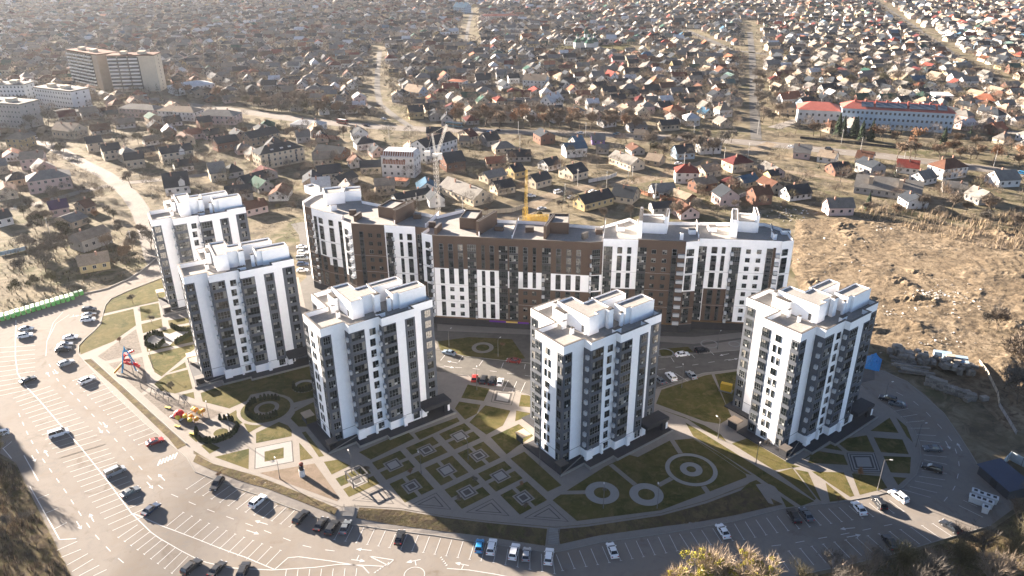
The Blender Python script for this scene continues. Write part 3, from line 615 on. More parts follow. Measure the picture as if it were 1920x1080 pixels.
def tower(n, tx, ty, rot, label):
    T = thing('apartment_tower', label, 'tower', (tx, ty, 0), rot, 'white apartment towers around the garden')
    for nm in ('wall', 'coping', 'roof_deck', 'loggia_panel', 'string_course', 'penthouse', 'plant_room', 'roof_annex'):
        place(tm[nm], nm, T, (0, 0, 0))
    if n == 0:
        for i, (x0, y0, x1, y1, h) in enumerate(CHM):
            if h <= 0: continue
            b = MB(); b.box(x0, x1, y0, y1, ZD, ZD+h, 0); b.box(x0-.08, x1+.08, y0-.08, y1+.08, ZD+h+.002, ZD+h+.1, 1)
            for q in range(int(max(x1-x0, y1-y0)/.7)):
                if x1-x0 > y1-y0: b.box(x0+.2+q*.7, x0+.6+q*.7, y0+.1, y1-.1, ZD+h+.1, ZD+h+.32, 1)
                else: b.box(x0+.1, x1-.1, y0+.2+q*.7, y0+.6+q*.7, ZD+h+.1, ZD+h+.32, 1)
            tm['ch%d' % i] = b.mesh('chimney', [WHITE, CAP])
        b = MB(); b.box(-.35, .35, -.03, .03, 0, 1.9, 0); b.box(-.3, .3, -.05, -.031, .05, 1.85, 1); tm['door'] = b.mesh('roof_door', [FRAME, TDARK])
        # podium and canopies
        b = MB(); b.prism([(-2.8, -3.2), (5, -3.2), (5, -5.6), (13, -5.6), (13, -7.2), (33.2, -7.2), (33.2, 6.2), (29, 8), (29, 12), (20, 16), (17.5, 22.3), (4.5, 22.3), (4.5, 12.2), (-2.8, 12.2)], -.05, .32, 0); tm['podium'] = b.mesh('podium', [TDARK])
        b = MB(); b.ring([(-3.2, -3.6), (4.6, -3.6), (4.6, -6.0), (12.6, -6.0), (12.6, -7.6), (33.6, -7.6), (33.6, 6.4)], [(-2.9, -3.3), (4.9, -3.3), (4.9, -5.7), (12.9, -5.7), (12.9, -7.3), (33.3, -7.3), (33.3, 6.4)], -.05, .55, 0); tm['low_wall'] = b.mesh('low_wall', [KERB])
        b = MB(); b.box(24.6, 33.0, -6.2, -2.104, 3.3, 4.2, 0); b.box(24.9, 32.7, -5.9, -2.2, 4.2, 4.35, 0)
        b.box(31.0, 32.6, -5.7, -4.9, .3, 3.3, 0); b.box(24.7, 26.2, -4.1, -2.2, .3, 3.3, 1); tm['entrance_canopy'] = b.mesh('entrance_canopy', [TDARK, WHITE])
        b = MB(); b.box(31.7, 32.3, -6.35, -6.21, 1.0, 2.9, 0); tm['sign'] = b.mesh('house_sign', [WHITE])
        b = MB(); b.box(-2.6, -.0, -3.0, -.6, 2.4, 2.65, 0); b.box(-2.5, -2.35, -2.9, -.7, .3, 2.4, 1); b.box(-2.2, -.1, -.85, -.7, .3, 2.4, 1); tm['porch'] = b.mesh('porch', [CAP, TDARK])
        b = MB(); b.box(-2.9, -.1, 12.3, 15.5, 2.3, 2.6, 0); b.box(-2.7, -2.5, 12.5, 15.3, .3, 2.3, 1); tm['porch2'] = b.mesh('porch', [mat('porch_roof', (.33, .26, .19), .8, .1), TDARK])
        b = MB(); b.box(24.41, 27.3, -2.9, -2.11, .33, 3.3, 0); b.box(26.0, 26.9, -2.93, -2.902, .5, 3.0, 1); tm['bay'] = b.mesh('ground_floor_bay', [WHITE, GLASS])
        b = MB()
        for q, (x0, x1, y) in enumerate(((10.9, 11.5, -3.3), (18.6, 19.6, -4.9), (5.9, 8.0, -3.1))): b = MB(); b.box(x0, x1, y, y+.9, .33, 3.1, 0); tm['pier%d' % q] = b.mesh('ground_floor_pier', [WHITE])
        tm['pier'] = 1
    for i in range(len(CHM)):
        if 'ch%d' % i in tm: place(tm['ch%d' % i], 'chimney', T, (0, 0, 0))
    for nm, part in (('door', 'roof_door'),): place(tm[nm], part, T, (9.66, 4.2, ZD+.3), -math.pi/2)
    for nm in ('podium', 'low_wall', 'entrance_canopy'): place(tm[nm], nm, T, (0, 0, 0))
    place(tm['bay'], 'ground_floor_bay', T, (0, 0, 0)); [place(tm['pier%d' % q], 'ground_floor_pier', T, (0, 0, 0)) for q in range(3)]; [place(tm['balcony'], 'balcony', T, (x_-.101, y_, 4.1+3.2*q)) for q in range(9) for x_, y_ in ((6.5, -1.8), (14.9, -3.4))]; place(tm['sign'], 'house_sign', T, (0, 0, 0)); place(tm['porch'], 'porch', T, (0, 0, 0)); place(tm['porch2'], 'porch', T, (0, 0, 0))
    cols = [('a', 1.4, 'A'), ('b', 8.75, 'B'), ('b', 12.7, 'CC'), ('c', 17.0, 'B'), ('c', 22.95, 'A'), ('d', 29.3, 'A'), ('l', 1.15, 'E'), ('l', 5.9, 'DD'), ('l', 9.6, 'A'), ('m', 19.2, 'A')]
    extra = [('r', -.6, 'A'), ('r', 4.2, 'A'), ('k', 9, 'A'), ('k', 13.5, 'A'), ('m', 13.5, 'C')]
    stuff = MB(); cnt = 0
    for ci, (f, s, ty_) in enumerate(cols+extra):
        for kf in range(10):
            if kf == 0 and ty_ == 'B': continue
            z = .9 if kf == 0 else 5.2+3.2*(kf-1)-1.05
            spec = [(s, ty_)]
            if ty_ == 'CC': spec = [(s, 'C')]; z += .1; s_ = 12.9 if kf % 3 == 0 else 12.7; spec = [(s_, 'C' if kf % 3 == 0 else 'E')]
            if ty_ == 'DD': spec = [(s, 'C')] if kf % 3 == 0 else [(s-.75, 'D'), (s+.75, 'D')]
            for s2, t2 in spec:
                x, y, r = fpt(f, s2, .115 if ty_ in 'ABE' else .02)
                if cnt < 98 and ci < len(cols):
                    place(WM[t2], 'window', T, (x, y, z), r); cnt += 1
                else:
                    M_ = Matrix.Translation((x, y, z)) @ Matrix.Rotation(r, 4, 'Z'); src = WM[t2]; n0 = len(stuff.v)
                    stuff.v += [tuple(M_ @ v.co) for v in src.vertices]
                    for p in src.polygons: stuff.f.append(tuple(n0+q for q in p.vertices)); stuff.m.append(p.material_index)
    o = stuff.build('window', WMATS, T); o['kind'] = 'stuff'
    return T
TW = [(12.09, 157.0, .6397, 'white tower near the middle with sunlit cream left wall, standing beside the round paving circles'),
      (-47.75, 166.87, .6261, 'white tower in shade next to the square paved courts, dark canopy facing them'),
      (70.03, 162.27, .6437, 'rightmost white tower, nearest the curved road and the concrete block pile'),
      (-94.18, 199.27, .5014, 'white tower beside the curved cypress hedges, in front of the farthest tower'),
      (-123.72, 247.51, .5214, 'farthest left white tower, partly hidden by another, beside the road bend'),
      (-248, 222, R(30), 'sixth white tower standing outside the left picture edge, seen only by its shadow')]
for i, t in enumerate(TW): tower(i, *t)
# ------------------------------------------------------------------ the long brown and white block
HB = 33.
BL = thing('apartment_block', 'long brown and white apartment block of many joined sections behind the towers', 'apartment block')
FPX = [(570, 386), (583, 390), (608, 397), (643, 403), (640, 412), (658, 419), (720, 422), (778, 425), (802, 428), (790, 436), (810, 441), (1107, 454.5), (1131, 453), (1131, 447.5), (1197, 449), (1287, 453), (1287, 453.5), (1312, 452), (1312, 447), (1467, 452), (1467, 453), (1489, 450.5)]
FPT = [G(x, y, HB).xy for x, y in FPX]
back = [G(x, y, HB).xy for x, y in [(1476, 430), (1434, 418), (1300, 416), (1195, 415), (1180, 408), (1125, 424), (1010, 415), (900, 410), (870, 392), (820, 404), (740, 388), (680, 376), (676, 362), (640, 350), (590, 362), (567, 376)]]
body = FPT+back
mb = MB(); n = len(body); bi = inset([tuple(p) for p in body], .35)
segm = [1, 0, 0, 0, 0, 1, 0, 1, 0, 0, 1, 1, 0, 0, 1, 0, 0, 0, 0, 0, 0]
for i in range(n):
    a, b = body[i], body[(i+1) % n]; mi = segm[i] if i < len(segm) else 0
    mb.face([(*a, 3.2), (*b, 3.2), (*b, HB), (*a, HB)], mi); mb.face([(*a, 0), (*b, 0), (*b, 3.2), (*a, 3.2)], 2)
    a2, b2 = bi[(i+1) % n], bi[i]; mb.face([(*a2, HB-1.1), (*b2, HB-1.1), (*b2, HB), (*a2, HB)], 0)
    mb.face([(*a, HB), (*b, HB), (*bi[(i+1) % n], HB), (*bi[i], HB)], 3)
mb.build('wall', [WHITE, TAUPE, TDARK, CAP], BL)
bm = bmesh.new(); bm.faces.new([bm.verts.new((p[0], p[1], HB-1.1)) for p in bi]); bm.normal_update(); bmesh.ops.triangulate(bm, faces=bm.faces[:]); me = bpy.data.meshes.new('block_deck'); bm.to_mesh(me); bm.free(); me.materials.append(DECK); place(me, 'roof_deck', BL, (0, 0, 0))
FH = 3.05; ZR = lambda k_: HB-2.4-FH*(k_+1)     # sill side of row k
bwin = []; balo = []; BF = mat('balcony_front', (.42, .43, .44), .6, .04)
panelW, panelB, panelG, panelT = MB(), MB(), MB(), MB(); balc = MB(); lines = MB()
def fac(i, cols, white=None, brown=None):
    P, Q = FPT[i], FPT[i+1]; d = (Q-P); L = d.length; d = d/L; nrm = Vector((d.y, -d.x)); rz = math.atan2(d.y, d.x)
    def pan(mbx, f0, f1, r0, r1, out, zt=0):
        if mbx is panelB: q_ = MB(); q_.obox(P, d, nrm, f0*L, f1*L, .003, out, ZR(r1), ZR(r0-1)+zt); q_.build('brown_cladding_panel', [TAUPE], BL); return
        mbx.obox(P, d, nrm, f0*L, f1*L, .003, out, ZR(r1), ZR(r0-1)+zt)
    for (f0, f1, r0, r1) in (white or []): pan(panelW, f0, f1, r0, r1, .12)
    for (f0, f1, r0, r1) in (brown or []): pan(panelB, f0, f1, r0, r1, .10)
    for k_ in (2, 4, 6, 8):
        z = ZR(k_); lines.obox(P, d, nrm, 0.02, L-.02, .004, .135, z-.03, z+.03)
    for c in cols:
        f0, f1, kind = c[:3]; rows = c[3] if len(c) > 3 else range(9)
        fm = (f0+f1)/2*L; w = (f1-f0)*L
        if kind == 'g':
            panelG.obox(P, d, nrm, f0*L, f1*L, .003, .15, ZR(max(rows))-.2, ZR(min(rows)-1)-.35)
        if kind == 't':
            g = [r for r in rows]
            grp = [g[:1]]+[g[1+2*j:3+2*j] for j in range(5)] if len(g) == 9 and not (len(c) > 4 and c[4]) else ([g[:3]]+[g[3:5]]+[g[5:7]]+[g[7:9]] if len(g) == 9 else [g])
            for q in grp:
                if q: panelG.obox(P, d, nrm, f0*L, f1*L, .003, .15, ZR(q[-1])+.45, ZR(q[0]-1)-.55)
        nw = 1
        for r in rows:
            if kind == 's': key, sc_ = 'S', (1, 1, 1)
            elif kind == 'b': key, sc_ = 'S', (w*.9/1.45, 1, 1.2)
            else: key, sc_ = ('N', (w*.92/1.15, 1, 1.02)) if w < 2.3 else ('B', (w*.94/3.3, 1, 1.02))
            p = P+d*fm+nrm*(.155 if kind in 'gt' else .125)
            bwin.append((key, (p.x, p.y, ZR(r)+(.75 if kind in 'sb' else .5)), rz, sc_))
        if kind == 'b' or (len(c) > 4 and c[4] == 'balc'): pass
def balcony(i, f0, f1, rows=range(9), dep=1.0):
    P, Q = FPT[i], FPT[i+1]; d = (Q-P); L = d.length; d = d/L; nrm = Vector((d.y, -d.x))
    for r in rows:
        z = ZR(r); q_ = MB() if len(balo) < 99 else balc
        q_.obox(P, d, nrm, f0*L, f1*L, .16, dep, z+.05, z+1.15, 0); q_.obox(P, d, nrm, f0*L, f1*L, .16, dep+.03, z-.2, z+.04, 1)
        if q_ is not balc: balo.append(q_.build('balcony', [BF, TDARK], BL))
fac(0, [(.3, .8, 'b')]); fac(1, [(.15, .35, 'g'), (.5, .8, 't')], brown=[(0, 1, 5, 8)]); balcony(1, .0, .12, range(9), .6)
fac(2, [(.18, .42, 't'), (.72, .96, 'g')], brown=[(0, 1, 6, 8)]); fac(4, [(.25, .6, 't')], brown=[(0, 1, 6, 8)]); balcony(4, .7, 1, range(6))
fac(5, [(.22, .35, 'g'), (.50, .62, 's'), (.76, .88, 's')]); fac(6, [(.04, .27, 'g'), (.48, .58, 't'), (.73, .88, 't')]); balcony(6, .26, .31, range(9), .7)
fac(7, [(.15, .95, 'g')]); fac(9, [(.35, .8, 't')], brown=[(0, .3, 5, 8)]); balcony(9, .82, .99)
c8 = [(.042, .07, 't', range(9), 1), (.10, .133, 't', range(5), 1), (.163, .197, 't', range(5), 1), (.10, .133, 's', range(5, 9)), (.163, .197, 's', range(5, 9)),
      (.225, .281, 'g'), (.315, .337, 't', range(9), 1), (.368, .398, 't', range(9), 1), (.427, .483, 'g'), (.494, .55, 'g'), (.581, .612, 't', range(5), 1), (.643, .665, 't', range(5), 1), (.581, .612, 's', range(5, 9)), (.643, .665, 's', range(5, 9)),
      (.702, .757, 'g'), (.789, .822, 't', range(9), 1), (.853, .886, 't', range(9), 1), (.915, .945, 't', range(9), 1)]
fac(10, c8, white=[(.004, .223, 3, 8), (.283, .425, 3, 8), (.4251, .581, 4, 4), (.485, .492, 3, 4), (.552, .7, 3, 4), (.759, .999, 3, 4)])
balcony(10, .268, .281, range(3, 9), .6); balcony(10, .702, .72, range(3, 6), .6)
fac(11, [(.15, .8, 't', range(9), 1)], white=[(.02, .98, 3, 4)]); balcony(11, .0, .12)
fac(13, [(.03, .28, 'g'), (.42, .56, 't'), (.70, .82, 't')], brown=[(.29, 1, 5, 8)])
fac(14, [(.0, .19, 'g'), (.29, .40, 's'), (.51, .63, 's'), (.72, .83, 'g')]); balcony(14, .85, .99)
fac(16, [(.1, .65, 't')], brown=[(0, 1, 5, 8)])
fac(18, [(.0, .10, 'g'), (.16, .23, 't'), (.285, .33, 't'), (.40, .515, 'g'), (.575, .645, 's'), (.705, .775, 's'), (.83, .905, 'g')], brown=[(.11, .395, 5, 8), (.907, .94, 0, 8)]); balcony(18, .395, .43); balcony(18, .94, .99)
fac(20, [(.1, .6, 't')])
panelW.build('white_cladding', [WHITE], BL); panelG.build('glazed_strip', [mat('spandrel', (.03, .032, .038), .35, .1, spec=.5)], BL)
balc.build('balcony', [BF, TDARK], BL, kind='stuff'); lines.build('facade_groove', [mat('joint', (.32, .31, .30), .8, .05)], BL)
stuff = MB()
for i, (key, p, r, s_) in enumerate(sorted(bwin, key=lambda q: -q[1][2])):
    if i < 99: place(WM[key], 'window', BL, p, r, s_)
    else:
        M_ = Matrix.Translation(p) @ Matrix.Rotation(r, 4, 'Z') @ Matrix.Diagonal((*s_, 1)); src = WM[key]; n0 = len(stuff.v)
        stuff.v += [tuple(M_ @ v.co) for v in src.vertices]
        for q in src.polygons: stuff.f.append(tuple(n0+z for z in q.vertices)); stuff.m.append(q.material_index)
stuff.build('window', WMATS, BL)['kind'] = 'stuff'
# roof boxes: near edge in the picture (left, right), depth, height
def rbox(x0, y0, x1, y1, dep, h, m_, nm='roof_house', z=HB-1.1, hollow=True):
    a, b = G(x0, y0, z).xy, G(x1, y1, z).xy; d = (b-a).normalized(); n_ = Vector((-d.y, d.x)); L = (b-a).length
    q = [tuple(a), tuple(b), tuple(b+n_*dep), tuple(a+n_*dep)]; o = MB()
    if hollow:
        qi = inset(q, .3); o.ring(q, qi, z, z+h, 0, 1); o.face([(*p, z+h-.6) for p in qi], 2)
    else: o.prism(q, z, z+h, 0, 1)
    o.build(nm, [m_, CAP, DECK], BL)
for a in [(710, 407, 738, 411, 9, 4, TAUPE), (738, 419, 743, 420, 11, 5, TAUPE), (862, 429, 893, 431, 9, 4, TAUPE), (893, 441, 898, 442, 12, 5, TAUPE), (1027, 438, 1066, 439, 9, 4, TAUPE), (1019, 448, 1024, 448.5, 12, 4.5, TAUPE),
          (1203, 437, 1246, 439, 9, 3.8, WHITE), (1196, 447, 1203, 447.4, 14, 6.2, WHITE), (1244, 438, 1250, 438.5, 9, 6, WHITE), (1376, 434, 1417, 437, 9, 3.8, WHITE), (1369, 445, 1381, 446, 12, 6.2, WHITE), (1414, 436, 1421, 436.4, 9, 6, WHITE),
          (612, 385, 648, 381, 8, 4.5, WHITE), (648, 378, 678, 376, 6, 4, WHITE), (585, 366, 600, 362, 5, 3, WHITE)]: rbox(*a)
for a in [(655, 404, 668, 404, 1, 2.0, TAUPE), (668, 416, 679, 408, .9, 2.2, TAUPE), (775, 411, 789, 411, 2, 1.8, TAUPE), (804, 427, 817, 427, 1, 2, TAUPE), (819, 440, 829, 430, .9, 2.4, TAUPE), (927, 433, 943, 434, 2, 1.6, TAUPE), (985, 436, 1001, 436, 2, 1.8, TAUPE), (1094, 450, 1103, 446, .9, 2.2, CAP), (1117, 440, 1130, 440, 2, 1.8, TAUPE), (1157, 434, 1171, 434, 3, 1.6, WHITE), (1275, 450, 1281, 450, .8, 2.4, WHITE), (1292, 440, 1305, 440, 2, 1.6, WHITE), (1329, 435, 1344, 435, 3, 1.6, WHITE), (1450, 450, 1456, 450, 3, 2, WHITE), (1466, 440, 1482, 440, 2, 1.4, WHITE), (620, 396, 632, 394, 1, 2, WHITE)]:
    rbox(*a, nm='chimney', hollow=False)
for a, b, h in [((960, 447), (972, 413), 1.2), ((898, 443), (906, 412), 1.6), ((798, 427), (822, 404), 1.6), ((1131, 446), (1135, 416), 1.4), ((1196, 447), (1196, 417), 1.4), ((1310, 446), (1306, 418), 1.4), ((740, 420), (758, 394), 1.4), ((1452, 450), (1445, 425), 1.2)]:
    p, q = G(*a, HB-1.1).xy, G(*b, HB-1.1).xy; d = (q-p).normalized(); o = MB(); o.obox(p, d, Vector((d.y, -d.x)), 0, (q-p).length, -.15, .15, HB-1.1, HB-1.1+h, 0, 1); o.build('fire_wall', [WHITE, CAP], BL)
# shop fronts and signs
P, Q = FPT[10], FPT[11]; d = (Q-P).normalized(); nrm = Vector((d.y, -d.x))
o = MB(); o.obox(P, d, nrm, 18.6, 32.2, .3, .42, 2.3, 3.15, 0); o.obox(P, d, nrm, 24.4, 28.4, .421, .5, 2.4, 3.05, 1); o.build('shop_sign', [mat('purple_sign', (.09, .015, .22), .5, .05), mat('gold_sign', (.55, .38, .10), .5, .1)], BL)
o = MB()
for i in (9, 10, 13, 14, 18):
    A, B = FPT[i], FPT[i+1]; d = (B-A).normalized(); nn = Vector((d.y, -d.x)); o.obox(A, d, nn, 0, (B-A).length, .14, .9, 3.2, 3.35, 0)
o.build('shop_canopy', [mat('canopy_edge', (.16, .10, .05), .6, .1)], BL)
# ------------------------------------------------------------------ houses
RC = {'dark': (.035, .042, .052), 'grey': (.20, .19, .175), 'brown': (.13, .065, .045), 'red': (.22, .05, .04), 'orange': (.32, .125, .075), 'green': (.03, .085, .065), 'blue': (.05, .12, .19), 'white': (.60, .60, .60), 'purple': (.065, .04, .09), 'tan': (.30, .24, .18), 'maroon': (.11, .03, .03), 'teal': (.10, .16, .15)}
WC = {'white': (.66, .65, .63), 'cream': (.55, .47, .36), 'pink': (.52, .40, .37), 'grey': (.33, .32, .31), 'yellow': (.48, .38, .21), 'brick': (.18, .10, .075), 'blue': (.28, .38, .48), 'violet': (.22, .15, .34), 'beige': (.42, .34, .26)}
RM = {k_: mat('roof_'+k_, tuple(q*.72 for q in v), .88, .2, .35, rand=.12, spec=.08) for k_, v in RC.items()}
WLM = {k_: mat('wall_'+k_, tuple(q*.80 for q in v), .9, .09, .3, rand=.08, spec=.08) for k_, v in WC.items()}
HWIN = mat('house_window', (.03, .035, .045), .2, .1, spec=.5); BRICK = mat('chimney_brick', (.26, .15, .11), .9, .15, 2)
SPOTS = []    # x, y, radius of everything standing, so trees and houses keep clear
def house_parts(L, W, h, rh, kind, seed, wins=True, detail=True):
    """returns meshes in a frame whose origin is the middle of the near long wall; x along, y away"""
    r = random.Random(seed); b = MB(); b.prism([(-L/2, 0), (L/2, 0), (L/2, W), (-L/2, W)], 0, h, 0)
    if kind == 'gable':
        for x in (-L/2, L/2): b.face([(x, 0, h), (x, W, h), (x, W/2, h+rh*.97)] if x > 0 else [(x, W, h), (x, 0, h), (x, W/2, h+rh*.97)], 0)
    wall = b; o = .45; t = .14; rf = MB()
    if kind == 'gable':
        s_ = rh/(W/2)
        for sg in (0, 1):
            y0, y1 = (-o, W/2) if sg == 0 else (W+o, W/2); z0 = h-o*s_
            lo = [(-L/2-o, y0, z0), (L/2+o, y0, z0), (L/2+o, y1, h+rh), (-L/2-o, y1, h+rh)]
            if sg: lo.reverse()
            rf.hexa(lo, [(x, y, z+t) for x, y, z in lo], 0)
    elif kind == 'hip':
        q = min(W/2, L/2-.3); zz = h-.1
        A = [(-L/2-o, -o), (L/2+o, -o), (L/2+o, W+o), (-L/2-o, W+o)]; r0, r1 = (-L/2+q, W/2), (L/2-q, W/2)
        n = len(rf.v); rf.v += [(*p, zz) for p in A]+[(*r0, h+rh), (*r1, h+rh)]
        for f in ((0, 1, 5, 4), (1, 2, 5), (2, 3, 4, 5), (3, 0, 4), (3, 2, 1, 0)): rf.f.append(tuple(n+i for i in f)); rf.m.append(0)
    elif kind == 'mansard':
        A = [(-L/2-.3, -.3), (L/2+.3, -.3), (L/2+.3, W+.3), (-L/2-.3, W+.3)]; B_ = [(-L/2+1.2, 1.4), (L/2-1.2, 1.4), (L/2-1.2, W-1.4), (-L/2+1.2, W-1.4)]
        rf.hexa([(*p, h) for p in A], [(*p, h+rh) for p in B_], 0)
    else:
        rf.prism([(-L/2-.25, -.25), (L/2+.25, -.25), (L/2+.25, W+.25), (-L/2-.25, W+.25)], h, h+.3, 0)
    ch = MB()
    if kind in ('gable', 'hip') and detail:
        for k_ in range(1 if L < 16 else 2):
            cx = (r.uniform(-.3, .3) if L < 16 else (-.22+.44*k_))*L; cy = W/2+r.choice((-1, 1))*W*.12
            ch.box(cx-.35, cx+.35, cy-.3, cy+.3, h+rh*.3, h+rh+.9, 0)
    wn_ = []
    if wins:
        nf = max(1, int(h/2.9)); fh = h/nf
        for f in range(nf):
            n = max(2, int(L/3.2))
            for i in range(n): wn_.append((-L/2+L*(i+.5)/n+r.uniform(-.2, .2), -.03, f*fh+fh*.38, 0))
            n = max(1, int(W/4))
            for i in range(n):
                wn_.append((-L/2-.03, W*(i+.5)/n, f*fh+fh*.38, 1)); wn_.append((L/2+.03, W*(i+.5)/n, f*fh+fh*.38, 1))
        if kind == 'gable' and rh > 2.4: wn_.append((-L/2-.03, W/2, h+.5, 1)); wn_.append((L/2+.03, W/2, h+.5, 1))
    return wall, rf, ch, wn_
HW = {}
b = MB(); b.box(-.6, .6, -.02, .02, 0, 1.35, 1); b.box(-.68, .68, -.05, -.021, -.06, .0, 0); b.box(-.03, .03, -.04, -.021, 0, 1.35, 0); b.box(-.68, -.6, -.05, .0, 0, 1.35, 0); b.box(.6, .68, -.05, .0, 0, 1.35, 0); b.box(-.68, .68, -.05, .0, 1.35, 1.42, 0)
HW['w'] = b.mesh('house_window', [FRAMEW, HWIN])
LANDM = ['th']
def house_at(a, dvec, L, W, h, rh, kind, rc, wc, label, group='houses of the village', wins=2, seed=0, name='house', cat='house'):
    """a: middle of the near wall"""
    rz = math.atan2(dvec.y, dvec.x); T = thing(name, label, cat, (a.x, a.y, 0), rz, group)
    wall, rf, ch, wl = house_parts(L, W, h, rh, kind, seed, wins > 0)
    wall.build('wall', [WLM[wc]], T); ro = rf.build('roof', [RM[rc]], T)
    if ch.v: ch.build('chimney', [BRICK], ro)
    if wins == 2:
        for x, y, z, s_ in wl[:60]:
            if y < 0 or x < 0 or s_: place(HW['w'], 'window', T, (x, y, z), (0 if y < 0 else (-math.pi/2 if x < 0 else math.pi/2)))
    elif wins == 1 and wl:
        w_ = MB()
        for x, y, z, s_ in wl:
            if s_: w_.box(x-.03, x+.03, y-.55, y+.55, z, z+1.3)
            else: w_.box(x-.6, x+.6, y-.03, y+.03, z, z+1.3)
        o = w_.build('window', [HWIN], T); o['kind'] = 'stuff'
    n = Vector((-dvec.y, dvec.x)); c = a+n*W/2
    k_ = max(1, int(L/9))
    for i in range(k_): SPOTS.append((c.x+dvec.x*L*((i+.5)/k_-.5), c.y+dvec.y*L*((i+.5)/k_-.5), W/2+2.5))
    return T
